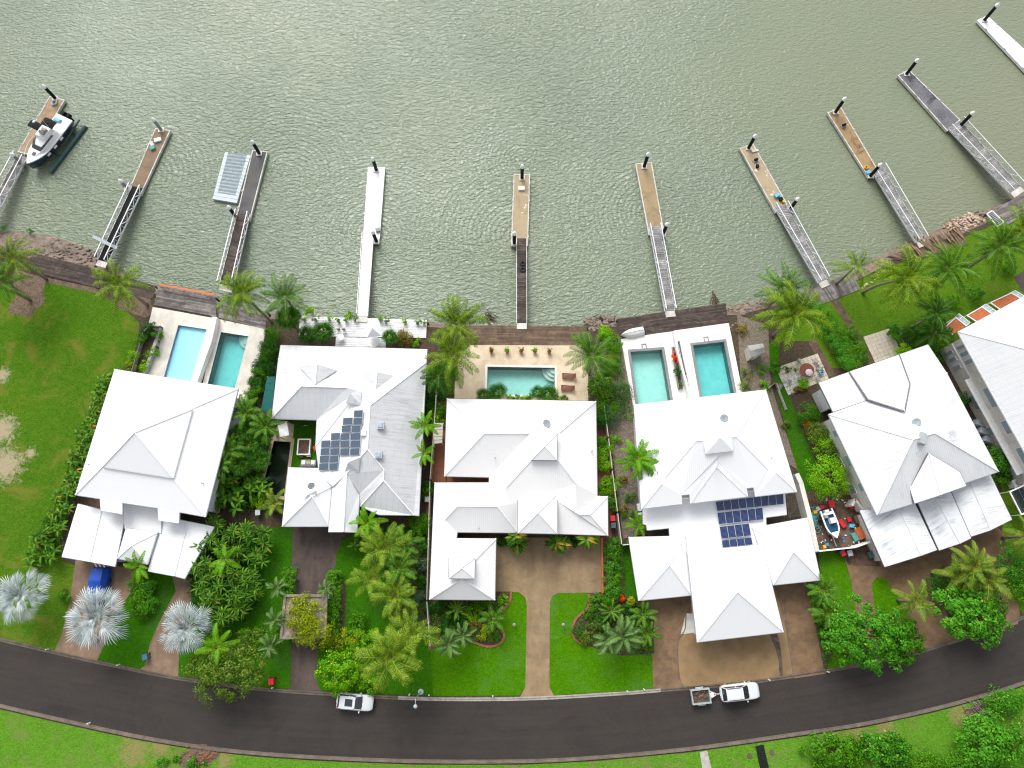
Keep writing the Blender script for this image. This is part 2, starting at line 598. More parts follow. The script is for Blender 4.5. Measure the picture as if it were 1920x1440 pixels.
RINGS = [(g.x, g.y, p, r) for g, p, r in ((G(540, 330, 0), 0.75, 26), (G(706, 440, 0), 0.7, 20), (G(968, 440, 0), 0.7, 24), (G(1222, 400, 0), 0.7, 20), (G(280, 330, 0), 0.8, 20), (G(975, 300, 0), 0.6, 13), (G(1440, 390, 0), 0.7, 14))]
M['water'] = m_water()
mb = MB()
mb.add([(-500, -20, WZ), (500, -20, WZ), (500, 700, WZ), (-500, 700, WZ)], [(0, 1, 2, 3)])
structure(mb.build('water', M['water']))
mb = MB()
mb.add([(-500, -60, -2.2), (500, -60, -2.2), (500, 700, -2.2), (-500, 700, -2.2)], [(0, 1, 2, 3)])
structure(mb.build('river_bed', M['mudbank']))

# ---- pools (plan corners in survey pixels, at land level)
POOLS = dict(
 pale=[(335, 610), (388, 618), (356, 722), (306, 714)],
 teal=[(415, 623), (466, 631), (441, 728), (390, 720)],
 court=[(914, 688), (1040, 690), (1040, 741), (913, 741)],
 twin_w=[(1182, 660), (1241, 656), (1257, 752), (1196, 758)],
 twin_e=[(1299, 648), (1357, 641), (1376, 738), (1316, 744)],
 pond=[(514, 827), (546, 829), (533, 931), (490, 925)],
)
SHORE = [(-900, 330), (-300, 408), (-60, 462), (0, 474), (60, 484), (120, 500), (180, 520), (290, 560), (420, 586), (545, 602), (680, 606), (800, 612), (900, 622), (1100, 622),
   (1160, 606), (1290, 592), (1385, 590), (1500, 562), (1610, 524), (1705, 474), (1800, 440), (1870, 408), (1930, 380), (2100, 300), (2500, 100)]
shore = GP(SHORE)
land = [(-480, -330), (480, -330), (480, shore[-1].y)] + [(p.x, p.y) for p in shore[::-1]] + [(-480, shore[0].y)]
mb = MB()
mb.prism([Vector((p[0], p[1])) for p in land], -2.4, GZ, holes=[[(v.x, v.y) for v in GP(q)] for q in POOLS.values()])
structure(mb.build('ground', M['soil']))

# ---- sloping river bank with rocks
mb = MB()
toe_w = [3, 3, 4.5, 5.2, 5.5, 5.0, 3.6, 1.6, 1.6, 1.8, 1.2, 1.6, 1.4, 1.2, 1.8, 1.4, 2.6, 1.6, 1.8, 2.4, 3.0, 2.6, 2.4, 3, 3]
rows = []
for i, p in enumerate(shore):
 a, b = shore[max(i - 1, 0)], shore[min(i + 1, len(shore) - 1)]
 d = (b - a).normalized()
 nrm = Vector((-d.y, d.x, 0))
 k = toe_w[i]
 rows.append([Vector((p.x, p.y, GZ - 0.02)), p + nrm * (0.35 * k) - Vector((0, 0, 0.9)), p + nrm * (0.75 * k) - Vector((0, 0, 1.75)), p + nrm * k - Vector((0, 0, 2.5))])
V_, F_ = [], []
for i, r_ in enumerate(rows):
 V_ += r_
 if i:
  for j in range(3):
   q = (i - 1) * 4 + j
   F_.append((q, q + 1, q + 5, q + 4))
mb.add(V_, F_)
structure(mb.build('river_bank', M['mudbank']))


def rock_mesh(seed):
 rr = random.Random(seed)
 bm = bmesh.new()
 bmesh.ops.create_icosphere(bm, subdivisions=1, radius=0.5)
 for v in bm.verts:
  v.co *= rr.uniform(0.7, 1.15)
  v.co.z *= 0.65
 me = bpy.data.meshes.new('rock')
 bm.to_mesh(me)
 bm.free()
 me.materials.append(M['rock'])
 return me


def scatter_rocks(name, segs, n, smin, smax, mat=None):
 """loose stones nobody would count, as one object"""
 base = [rock_mesh(i) for i in range(4)]
 vv, ff = [], []
 nb = 0
 arr = []
 for me in base:
  co = np.empty(len(me.vertices) * 3)
  me.vertices.foreach_get('co', co)
  fa = np.array([tuple(p.vertices) for p in me.polygons])
  arr.append((co.reshape(-1, 3), fa))
 for k in range(n):
  p0, p1, wd, z0, z1 = segs[rng.randrange(len(segs))]
  t, s = rng.random(), rng.random()
  p = p0.lerp(p1, t)
  d = (p1 - p0).normalized()
  nrm = Vector((-d.y, d.x, 0))
  p = p + nrm * (s * wd)
  z = z0 + (z1 - z0) * s
  co, fa = arr[k % 4]
  a = rng.uniform(0, 6.28)
  sc = rng.uniform(smin, smax) * rng.choice((0.6, 0.8, 1.0, 1.0, 1.5))
  rot = np.array([[math.cos(a), -math.sin(a), 0], [math.sin(a), math.cos(a), 0], [0, 0, 1]])
  vv.append(co @ rot.T * sc * np.array([rng.uniform(0.8, 1.4), 1, 1]) + np.array([p.x, p.y, z]))
  ff.append(fa + nb)
  nb += len(co)
 me = np_mesh(name, np.concatenate(vv), np.concatenate(ff), mat or M['rock'])
 o = link(name, me)
 o['kind'] = 'stuff'
 return o


segs = []
for i in range(2, len(shore) - 2):
 if SHORE[i][0] in (0, 60, 120, 1290, 1385, 1500, 1610, 1705, 1800, 1870, -60):
  segs.append((shore[i], shore[i + 1], toe_w[i] * 0.8, GZ - 0.05, 0.05))
segs += [(G(1105, 622), G(1155, 612), 2.4, 2.0, 0.4)] * 2 + [(G(1362, 625), G(1395, 590), 2.5, 2.0, 1.0)] * 2
M['rock_pale'] = m_plain('pale_rubble', (0.42, 0.31, 0.24, 1), 0.9, var=0.55, scale=2.5, bump=0.5)
tag(scatter_rocks('rubble', segs, 900, 0.25, 0.6, M['rock']), 'brown rubble stones tumbling down the muddy river bank', 'rubble')
tag(scatter_rocks('rubble', [(G(1800, 440), G(1850, 412), 2.6, 1.9, 0.2)] * 3 + [(G(1612, 545), G(1650, 520), 2.0, 2.05, 1.0)], 330, 0.22, 0.5, M['rock_pale']),
 'pale pinkish rubble heaped on the bank beside the broken jetty', 'rubble')

# ---- road, kerbs
KU = [(-260, 1130), (-100, 1176), (0, 1200), (110, 1226), (200, 1246), (330, 1272), (470, 1291), (600, 1301), (790, 1311), (980, 1311), (1150, 1302), (1240, 1295), (1400, 1281), (1560, 1257), (1640, 1242), (1720, 1224), (1840, 1187), (1920, 1158), (2050, 1105), (2300, 1000)]
KL = [(-260, 1252), (-100, 1297), (0, 1322), (130, 1352), (260, 1380), (380, 1400), (480, 1411), (600, 1419), (780, 1426), (980, 1426), (1120, 1419), (1300, 1402), (1480, 1377), (1620, 1356), (1750, 1328), (1850, 1301), (1920, 1279), (2050, 1232), (2300, 1120)]


def smooth(pts, n=6):
 """Catmull-Rom through plan points"""
 P = [Vector((p[0], p[1], 0)) for p in pts]
 out = []
 for i in range(len(P) - 1):
  p0, p1, p2, p3 = P[max(i - 1, 0)], P[i], P[i + 1], P[min(i + 2, len(P) - 1)]
  for k in range(n):
   t = k / n
   out.append(0.5 * ((2 * p1) + (p2 - p0) * t + (2 * p0 - 5 * p1 + 4 * p2 - p3) * t * t + (3 * p1 - p0 - 3 * p2 + p3) * t ** 3))
 out.append(P[-1])
 return out


ku = smooth(GP(KU))
kl = smooth(GP(KL))


def m_asphalt():
 t = NT('wet_asphalt')
 w = t.coord('World')
 n1 = t.noise(w, 0.16, 5.0, 0.65, 0.8)
 n2 = t.noise(w, 14.0, 2.0, 0.7)
 n3 = t.noise(t.mapped(t.coord('UV'), (0.07, 9.0, 1)), 1.0, 5.0, 0.65, 0.35)
 col = t.ramp(n1, [(0.3, (0.021, 0.0175, 0.0155, 1)), (0.7, (0.044, 0.036, 0.031, 1))])
 col = t.mix(0.45, col, t.ramp(n3, [(0.3, (0.015, 0.0135, 0.012, 1)), (0.7, (0.050, 0.040, 0.034, 1))]))
 col = t.mix(0.35, col, t.ramp(n2, [(0.3, (0.014, 0.013, 0.012, 1)), (0.75, (0.085, 0.073, 0.064, 1))]))
 rgh = t.ramp(n1, [(0.35, (0.82, 0.82, 0.82, 1)), (0.62, (0.5, 0.5, 0.5, 1))])
 return t.set(color=col, rough=rgh, spec=0.2, normal=t.bump(n2, 0.4, 0.02))


M['asphalt'] = m_asphalt()
mb = MB()
n_ = len(ku)
kl2 = kl
vv = []
res = 24
def resample(P, n):
 L = [0.0]
 for a, b in zip(P, P[1:]):
  L.append(L[-1] + (b - a).length)
 out = []
 j = 0
 for i in range(n):
  s = L[-1] * i / (n - 1)
  while j < len(L) - 2 and L[j + 1] < s:
   j += 1
  t = (s - L[j]) / max(1e-9, L[j + 1] - L[j])
  out.append(P[j].lerp(P[j + 1], t))
 return out
ru, rl = resample(ku, 140), resample(kl, 140)
for a, b in zip(ru, rl):
 vv += [Vector((a.x, a.y, GZ + 0.02)), Vector((b.x, b.y, GZ + 0.02))]
mb.add(vv, [(2 * i, 2 * i + 1, 2 * i + 3, 2 * i + 2) for i in range(139)])
structure(mb.build('road', M['asphalt'], uv=[q for i in range(139) for q in ((i, 0), (i, 1), (i + 1, 1), (i + 1, 0))]))


def kerb(name, pts, inward, mat=None):
 """mountable kerb: flat channel and a raised back, as a swept profile"""
 prof = [(0.0, 0.028), (0.18, 0.045), (0.26, 0.13), (0.40, 0.15), (0.42, 0.02)]
 V_, F_ = [], []
 for i, p in enumerate(pts):
  d = (pts[min(i + 1, len(pts) - 1)] - pts[max(i - 1, 0)]).normalized()
  nrm = Vector((-d.y, d.x, 0)) * inward
  for w_, h_ in prof:
   V_.append(Vector((p.x, p.y, GZ + h_)) + nrm * (w_ - 0.15))
 k = len(prof)
 for i in range(len(pts) - 1):
  for j in range(k - 1):
   q = i * k + j
   F_.append((q, q + 1, q + k + 1, q + k) if inward < 0 else (q, q + k, q + k + 1, q + 1))
 m = MB()
 m.add(V_, F_)
 return structure(m.build(name, mat or M['kerb']))


kx = [i for i, p in enumerate(ru) if G(735, 1310).x < p.x < G(1250, 1300).x]
kerb('kerb', ru[:kx[0] + 1], 1)
kerb('kerb', ru[kx[0]:kx[-1] + 1], 1, m_plain('pale_kerb', (.36, .335, .295, 1), .85, var=.25, dirt=(.2, .17, .13, 1), dirtamt=.6))
kerb('kerb', ru[kx[-1]:], 1)
kerb('kerb', rl, -1)

# ---- sheets of lawn, paving, planting bed
_lv = [0]


def sheet(name, poly, mat, dz=0.03, holes=(), sm=0, label=None):
 pts = GP(poly)
 if sm:
  q = smooth(list(poly) + [poly[0]], sm)[:-1]
  pts = GP([(p.x, p.y) for p in q])
 _lv[0] += 1
 m = MB()
 m.prism([(p.x, p.y) for p in pts], GZ - 0.05, GZ + dz + 0.0002 * (_lv[0] % 12), holes=[[(p.x, p.y) for p in GP(h)] for h in holes])
 return structure(m.build(name, mat))


g1, g2, g3 = (0.028, 0.085, 0.010, 1), (0.042, 0.125, 0.012, 1), (0.070, 0.150, 0.018, 1)
SPOTS = [(G(x, y).x, G(x, y).y, r_) for x, y, r_ in ((4, 806, 4.4), (10, 872, 5.2), (4, 705, 2.2), (58, 850, 1.6))]
SPOTV = [(G(x, y).x, G(x, y).y, r_) for x, y, r_ in ((1560, 1392, 3.0), (1610, 1380, 3.5), (1660, 1370, 3.0), (250, 1408, 4.0), (300, 1398, 3.0), (1800, 1340, 3.0), (420, 1425, 2.5))]
M['lawn_lot'] = m_grass('rough_lawn', [(0.020, 0.100, 0.006, 1), (0.046, 0.155, 0.009, 1), (0.105, 0.185, 0.014, 1)], (0.44, 0.35, 0.25, 1), SPOTS, (0.17, 0.165, 0.03, 1), 0.75, 0, .28)
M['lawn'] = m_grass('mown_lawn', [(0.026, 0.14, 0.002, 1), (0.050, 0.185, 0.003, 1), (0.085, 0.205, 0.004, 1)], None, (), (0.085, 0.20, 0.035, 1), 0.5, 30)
M['lawn_d'] = m_grass('dark_lawn_grass', [(0.016, 0.095, 0.003, 1), (0.030, 0.135, 0.004, 1), (0.052, 0.165, 0.006, 1)], None, (), (0.05, 0.11, 0.03, 1), 0.5, 55)  # a deeper green grass than the mown lawn
M['lawn_s'] = m_grass('verge_grass', [(0.050, 0.17, 0.008, 1), (0.085, 0.235, 0.014, 1), (0.125, 0.265, 0.028, 1)], (0.26, 0.20, 0.09, 1), SPOTV, (0.17, 0.18, 0.06, 1), 0.7, 80)
M['lawn_r'] = m_grass('riverside_lawn', [(0.038, 0.125, 0.007, 1), (0.066, 0.175, 0.009, 1), (0.12, 0.20, 0.016, 1)], None, (), (0.13, 0.15, 0.03, 1), 0.5, 110)

# vacant lot on the left, its bare sandy patches laid in as their own thin shapes
sheet('lawn', [(-420, 440), (-60, 500), (20, 545), (62, 528), (92, 527), (180, 548), (236, 580), (262, 606), (258, 645), (242, 685), (205, 712), (175, 800), (130, 930), (112, 1010), (118, 1052), (145, 1062), (134, 1120), (118, 1190), (104, 1221), (0, 1196), (-100, 1172), (-420, 1080)], M['lawn_lot'])
M['sand'] = m_plain('bare_sandy_soil', (0.48, 0.37, 0.27, 1), 0.95, var=0.35, scale=3, bump=0.6, dirt=(0.13, 0.13, 0.04, 1), dirtamt=0.85)


def m_sparse(name, ground, grass):
 """bare ground showing between tufts, fading into the turf around it"""
 t = NT(name)
 w = t.coord('World')
 n = t.noise(w, 3.5, 5.0, 0.75, 0.4)
 n2 = t.noise(w, 0.7, 3.0, 0.6)
 f = t.math('ADD', t.math('MULTIPLY', n, 0.7), t.math('MULTIPLY', n2, 0.45))
 return t.set(color=t.ramp(f, [(0.46, ground), (0.62, tuple(x * 0.6 for x in ground[:3]) + (1,)), (0.68, grass)]), rough=0.95, spec=0.1, normal=t.bump(n, 0.8, 0.08))


M['sparse'] = m_sparse('sparse_turf', (0.46, 0.36, 0.27, 1), (0.07, 0.12, 0.02, 1))


def blob(name, px, py, rx, ry, mat, dz=0.036, rough=0.28, n=26, rot=0.0):
 pts = []
 ph = [rng.uniform(0, 6.28) for _ in range(4)]
 for k in range(n):
  a = 2 * math.pi * k / n
  r_ = 1 + rough * (0.5 * math.sin(2 * a + ph[0]) + 0.4 * math.sin(3 * a + ph[1]) + 0.4 * math.sin(5 * a + ph[2]) + 0.3 * math.sin(7 * a + ph[3]))
  x, y = rx * r_ * math.cos(a), ry * r_ * math.sin(a)
  pts.append((px + x * math.cos(rot) - y * math.sin(rot), py + x * math.sin(rot) + y * math.cos(rot)))
 return sheet(name, pts, mat, dz)


# mulch below the palms along the river edge of the lot
blob('planting_bed', 55, 560, 24, 42, M['leaf_litter'], 0.045, rot=0.5)
blob('planting_bed', 258, 572, 34, 22, M['leaf_litter'], 0.045, rot=0.5)
sheet('planting_bed', [(20, 500), (60, 515), (180, 540), (188, 552), (90, 530), (60, 530), (30, 560)], M['leaf_litter'], 0.04)

# pavements of the front yards
M['paver_br'] = m_paver('brown_paver', (0.20, 0.132, 0.085, 1), (0.26, 0.175, 0.115, 1), 0.24, 0.12, stain=(0.12, 0.08, 0.05, 1), stainamt=0.5)
M['paver_dk'] = m_paver('dark_brick_paver', (0.052, 0.037, 0.033, 1), (0.085, 0.061, 0.054, 1), 0.30, 0.15, stain=(0.12, 0.088, 0.064, 1), stainamt=0.6)
M['paver_tan'] = m_paver('tan_paver', (0.235, 0.165, 0.088, 1), (0.295, 0.212, 0.118, 1), 0.26, 0.13, stain=(0.17, 0.10, 0.06, 1), stainamt=0.55)
M['aggregate'] = m_plain('exposed_aggregate', (0.185, 0.112, 0.058, 1), 0.7, var=0.3, scale=1.2, bump=0.3, dirt=(0.09, 0.055, 0.035, 1), dirtamt=0.75)
M['aggregate_t'] = m_plain('tan_exposed_aggregate', (0.225, 0.145, 0.066, 1), 0.65, var=0.25, scale=0.5, bump=0.2, dirt=(0.17, 0.095, 0.05, 1), dirtamt=0.9)
M['paver_red'] = m_paver('red_brick_path', (0.20, 0.075, 0.04, 1), (0.25, 0.10, 0.05, 1), 0.3, 0.15)
M['paver_dirt'] = m_plain('dirt_yard', (0.10, 0.062, 0.04, 1), 0.9, var=0.5, scale=2, bump=0.6, dirt=(0.2, 0.14, 0.09, 1), dirtamt=0.5)

sheet('driveway', [(142, 1050), (250, 1066), (250, 1104), (226, 1140), (205, 1190), (180, 1243), (101, 1225), (116, 1190), (131, 1128)], M['paver_br'], 0.034)
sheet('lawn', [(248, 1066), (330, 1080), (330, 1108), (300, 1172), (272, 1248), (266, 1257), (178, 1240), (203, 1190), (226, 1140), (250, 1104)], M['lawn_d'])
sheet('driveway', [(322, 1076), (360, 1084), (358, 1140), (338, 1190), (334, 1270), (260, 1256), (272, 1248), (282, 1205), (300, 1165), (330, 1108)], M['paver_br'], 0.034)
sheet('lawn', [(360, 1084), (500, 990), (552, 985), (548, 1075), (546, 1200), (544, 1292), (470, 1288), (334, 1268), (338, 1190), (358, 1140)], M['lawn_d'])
sheet('driveway', [(552, 980), (660, 980), (640, 1015), (630, 1040), (629, 1062), (618, 1080), (611, 1110), (612, 1200), (596, 1205), (595, 1283), (606, 1300), (540, 1295), (545, 1285), (547, 1200), (547, 1075), (549, 1000)], M['paver_dk'], 0.034)
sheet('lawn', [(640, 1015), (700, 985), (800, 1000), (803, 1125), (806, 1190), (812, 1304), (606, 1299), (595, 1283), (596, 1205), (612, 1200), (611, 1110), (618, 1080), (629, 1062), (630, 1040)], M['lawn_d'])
sheet('planting_bed', [(635, 1088), (650, 1096), (646, 1180), (634, 1180)], M['soil'], 0.05)
sheet('planting_bed', [(740, 985), (806, 985), (806, 1130), (800, 1190), (745, 1180), (725, 1110)], M['mulch'], 0.045, sm=4)
# the courtyard house: forked drive and two lawns
sheet('driveway', [(928, 1008), (1130, 1008), (1129, 1111), (1046, 1112), (1036, 1117), (1031, 1130), (1030, 1288), (1040, 1306), (974, 1308), (985, 1288), (988, 1136), (985, 1120), (972, 1110), (928, 1109)], M['paver_tan'], 0.034)
sheet('lawn', [(958, 1109), (972, 1110), (985, 1120), (988, 1136), (985, 1288), (974, 1304), (812, 1305), (802, 1210), (890, 1205), (942, 1190), (936, 1150), (950, 1125)], M['lawn'])
sheet('lawn', [(1046, 1112), (1106, 1112), (1098, 1140), (1076, 1165), (1075, 1195), (1095, 1208), (1160, 1230), (1226, 1225), (1225, 1291), (1150, 1297), (1040, 1303), (1030, 1288), (1031, 1130), (1036, 1117)], M['lawn'])
sheet('planting_bed', [(806, 1126), (928, 1126), (930, 1109), (958, 1109), (955, 1130), (938, 1150), (936, 1165), (946, 1190), (938, 1206), (915, 1212), (880, 1204), (835, 1215), (803, 1205)], M['soil'], 0.05)
sheet('planting_bed', [(1106, 1112), (1150, 1108), (1200, 1130), (1226, 1150), (1226, 1225), (1160, 1230), (1095, 1208), (1075, 1192), (1074, 1168), (1086, 1155), (1102, 1140)], M['soil'], 0.05)
sheet('footpath', [(799, 900), (806, 900), (803, 1125), (812, 1208), (822, 1214), (804, 1218), (796, 1130)], M['paver_red'], 0.04)
sheet('footpath', [(812, 760), (838, 750), (838, 905), (860, 905), (920, 905), (920, 890), (836, 890), (836, 905), (808, 905)], M['paver_red'], 0.04)
sheet('footpath', [(1116, 752), (1142, 752), (1150, 900), (1148, 1010), (1138, 1010), (1120, 930)], M['paver_red'], 0.04)
sheet('planting_bed', [(1129, 1006), (1168, 1010), (1170, 1110), (1130, 1112)], M['mulch'], 0.05)
sheet('lawn', [(1168, 1020), (1190, 1010), (1200, 1125), (1168, 1120)], M['lawn_d'])
sheet('planting_bed', [(1104, 650), (1164, 630), (1190, 770), (1210, 1000), (1168, 1010), (1140, 780), (1116, 760)], M['gravel'], 0.045)
# twin-pool house: drives in two toned aggregates
sheet('driveway', [(1200, 1110), (1300, 1100), (1290, 1180), (1270, 1205), (1273, 1270), (1284, 1292), (1225, 1298), (1222, 1215), (1206, 1150)], M['aggregate'], 0.034)
sheet('driveway', [(1270, 1205), (1290, 1180), (1300, 1100), (1450, 1090), (1475, 1185), (1489, 1268), (1484, 1271), (1283, 1291), (1273, 1270)], M['aggregate_t'], 0.038)
sheet('driveway', [(1448, 1090), (1512, 1082), (1530, 1180), (1548, 1263), (1490, 1272), (1475, 1185)], M['aggregate'], 0.036)
sheet('footpath', [(1286, 1150), (1304, 1150), (1304, 1186), (1276, 1189)], M['concrete_p'], 0.05)
M['oil'] = m_plain('dark_tyre_stain', (0.06, 0.045, 0.038, 1), 0.7, var=0.5, scale=2, dirt=(0.15, 0.09, 0.05, 1), dirtamt=0.9)
sheet('tyre_stain', [(1442, 1188), (1456, 1186), (1464, 1220), (1468, 1262), (1462, 1265), (1458, 1230)], M['oil'], 0.044, sm=5)
sheet('planting_bed', [(1512, 1090), (1535, 1085), (1560, 1230), (1546, 1262), (1530, 1180)], M['soil'], 0.045)
sheet('lawn', [(1534, 1032), (1578, 1032), (1596, 1090), (1606, 1160), (1620, 1246), (1548, 1260), (1560, 1220), (1545, 1140)], M['lawn'])
sheet('driveway', [(1578, 1028), (1640, 1030), (1860, 980), (1882, 1000), (1895, 1060), (1912, 1150), (1908, 1170), (1840, 1190), (1700, 1232), (1652, 1242), (1622, 1248), (1606, 1160), (1596, 1090)], M['aggregate'], 0.034)
sheet('lawn', [(1634, 1095), (1642, 1084), (1655, 1083), (1664, 1090), (1676, 1110), (1695, 1132), (1712, 1180), (1716, 1215), (1690, 1230), (1655, 1240), (1645, 1180)], M['lawn'], 0.05)
sheet('planting_bed', [(1742, 1075), (1770, 1060), (1860, 1080), (1890, 1140), (1880, 1172), (1800, 1200), (1780, 1160)], M['soil'], 0.05)
sheet('lawn', [(1876, 880), (1930, 860), (2100, 790), (2100, 1080), (1920, 1152), (1908, 1140), (1893, 1060), (1880, 1000)], M['lawn_r'])
# side lawn between the twin-pool house and its neighbour, dirt yard
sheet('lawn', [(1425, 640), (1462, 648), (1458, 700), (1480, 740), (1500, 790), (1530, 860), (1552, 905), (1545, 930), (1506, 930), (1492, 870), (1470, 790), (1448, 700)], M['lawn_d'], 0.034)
sheet('planting_bed', [(1382, 590), (1440, 610), (1445, 720), (1470, 800), (1495, 880), (1478, 870), (1440, 750), (1390, 735)], M['gravel'], 0.04)
sheet('planting_bed', [(1480, 740), (1500, 735), (1540, 800), (1562, 880), (1550, 905), (1528, 860), (1500, 800)], M['soil'], 0.045)
sheet('dirt_yard', [(1510, 925), (1560, 905), (1610, 940), (1640, 1030), (1535, 1034)], M['paver_dirt'], 0.04)
sheet('dirt_yard', [(1578, 1030), (1640, 1020), (1650, 1062), (1590, 1060)], M['paver_dirt'], 0.042)
sheet('lawn', [(1500, 570), (1612, 525), (1702, 488), (1800, 448), (1930, 395), (2100, 330), (2100, 600), (1920, 590), (1760, 660), (1665, 660), (1600, 690), (1560, 690), (1530, 640), (1470, 640), (1440, 650)], M['lawn_r'], 0.032)
sheet('footpath', [(1557, 563), (1572, 560), (1642, 680), (1625, 684), (1597, 625)], M['paver_dirt'], 0.04)
sheet('footpath', [(1514, 640), (1528, 636), (1560, 690), (1566, 706), (1548, 708), (1536, 680)], M['paver_dirt'], 0.04)
sheet('footpath', [(1900, 520), (1925, 505), (1960, 530), (1960, 560), (1915, 545)], M['paver_dk'], 0.04)
sheet('footpath', [(1670, 622), (1705, 618), (1715, 645), (1690, 655)], M['paver_dk'], 0.045)
# verge on the far side of the street
sheet('lawn', [(-420, 1240)] + [(x, y + 8) for x, y in KL[1:-1]] + [(2300, 1130), (2300, 1700), (-420, 1700)], M['lawn_s'], 0.03)
blob('bare_patch', 372, 1418, 34, 20, M['leaf_litter'], 0.045)
blob('bare_patch', 1850, 1328, 46, 16, M['leaf_litter'], 0.045, rot=-0.3)
sheet('footpath', [(1312, 1410), (1326, 1408), (1336, 1450), (1318, 1450)], M['concrete'], 0.06)

# ---- pool surrounds, pools
M['tile_cream'] = m_paver('cream_paver', (0.58, 0.47, 0.33, 1), (0.64, 0.53, 0.38, 1), 0.40, 0.40, (0.46, 0.37, 0.26, 1), stain=(0.44, 0.33, 0.2, 1), stainamt=0.4)
M['tile_pale'] = m_paver('pale_stone_paver', (0.62, 0.58, 0.51, 1), (0.68, 0.64, 0.57, 1), 0.45, 0.45, (0.52, 0.48, 0.42, 1), R(17), stain=(0.48, 0.43, 0.34, 1), stainamt=0.4)
M['tile_white'] = m_paver('white_stone_paver', (0.72, 0.70, 0.66, 1), (0.77, 0.755, 0.715, 1), 0.40, 0.40, (0.62, 0.59, 0.54, 1), R(-8), stain=(0.56, 0.52, 0.45, 1), stainamt=0.3)
sheet('pool_surround', [(287, 576), (402, 597), (372, 738), (262, 722), (268, 700), (296, 622), (278, 613)], M['tile_pale'], 0.10, holes=[POOLS['pale']])
sheet('pool_surround', [(407, 598), (500, 618), (487, 668), (462, 752), (440, 760), (376, 742)], M['tile_pale'], 0.10, holes=[POOLS['teal']])
sheet('pool_surround', [(868, 646), (1103, 647), (1103, 752), (852, 750), (853, 706)], M['tile_cream'], 0.10, holes=[POOLS['court']])
sheet('pool_surround', [(1164, 636), (1262, 621), (1296, 790), (1192, 790)], M['tile_white'], 0.10, holes=[POOLS['twin_w']])
sheet('pool_surround', [(1266, 620), (1366, 606), (1392, 736), (1395, 760), (1297, 780)], M['tile_white'], 0.11, holes=[POOLS['twin_e']])
M['coping_grey'] = m_plain('bluestone_coping', (0.21, 0.21, 0.215, 1), 0.7, var=0.2, scale=3)
M['coping_cream'] = m_plain('sandstone_coping', (0.50, 0.42, 0.28, 1), 0.8, var=0.2, scale=3)
M['coping_white'] = m_plain('white_coping', (0.70, 0.68, 0.63, 1), 0.7, var=0.08)


def m_pool(name, a, b):
 t = NT(name)
 w = t.coord('World')
 n = t.noise(w, 1.2, 6.0, 0.7, 0.4)
 return t.set(color=t.ramp(n, [(0.3, a), (0.7, b)]), rough=0.6)


def m_poolwater(name, tint, rough=0.03, wave=0.12):
 t = NT(name)
 w = t.coord('World')
 nb = t.bump(t.noise(w, 2.4, 3.0, 0.5, 0.8), wave, 0.2)
 tr = t.new('BsdfTransparent')
 tr.inputs[0].default_value = tint
 gl = t.new('BsdfGlossy')
 gl.inputs['Roughness'].default_value = rough
 t.L.new(nb, gl.inputs['Normal'])
 fr = t.new('Fresnel')
 fr.inputs['IOR'].default_value = 1.33
 t.L.new(nb, fr.inputs['Normal'])
 ms = t.new('MixShader')
 t.L.new(fr.outputs[0], ms.inputs[0])
 t.L.new(tr.outputs[0], ms.inputs[1])
 t.L.new(gl.outputs[0], ms.inputs[2])
 t.L.new(ms.outputs[0], t.N['Material Output'].inputs[0])
 t.N.remove(t.bsdf)
 return t.m


M['pool_teal'] = m_pool('aqua_pebble_finish', (0.27, 0.62, 0.60, 1), (0.40, 0.74, 0.72, 1))
M['pool_pale'] = m_pool('pale_blue_finish', (0.46, 0.78, 0.92, 1), (0.52, 0.83, 0.95, 1))
M['pool_mint'] = m_pool('mint_pebble_finish', (0.40, 0.68, 0.63, 1), (0.56, 0.80, 0.75, 1))
M['pond'] = m_pool('dark_pond_finish', (0.035, 0.05, 0.035, 1), (0.055, 0.07, 0.05, 1))
M['pw_teal'] = m_poolwater('pool_water_teal', (0.58, 0.86, 0.86, 1))
M['pw_pale'] = m_poolwater('pool_water_pale', (0.80, 0.94, 0.99, 1))
M['pw_mint'] = m_poolwater('pool_water_mint', (0.74, 0.92, 0.90, 1))
M['pw_pond'] = m_poolwater('pond_water', (0.5, 0.6, 0.5, 1), 0.02, 0.03)


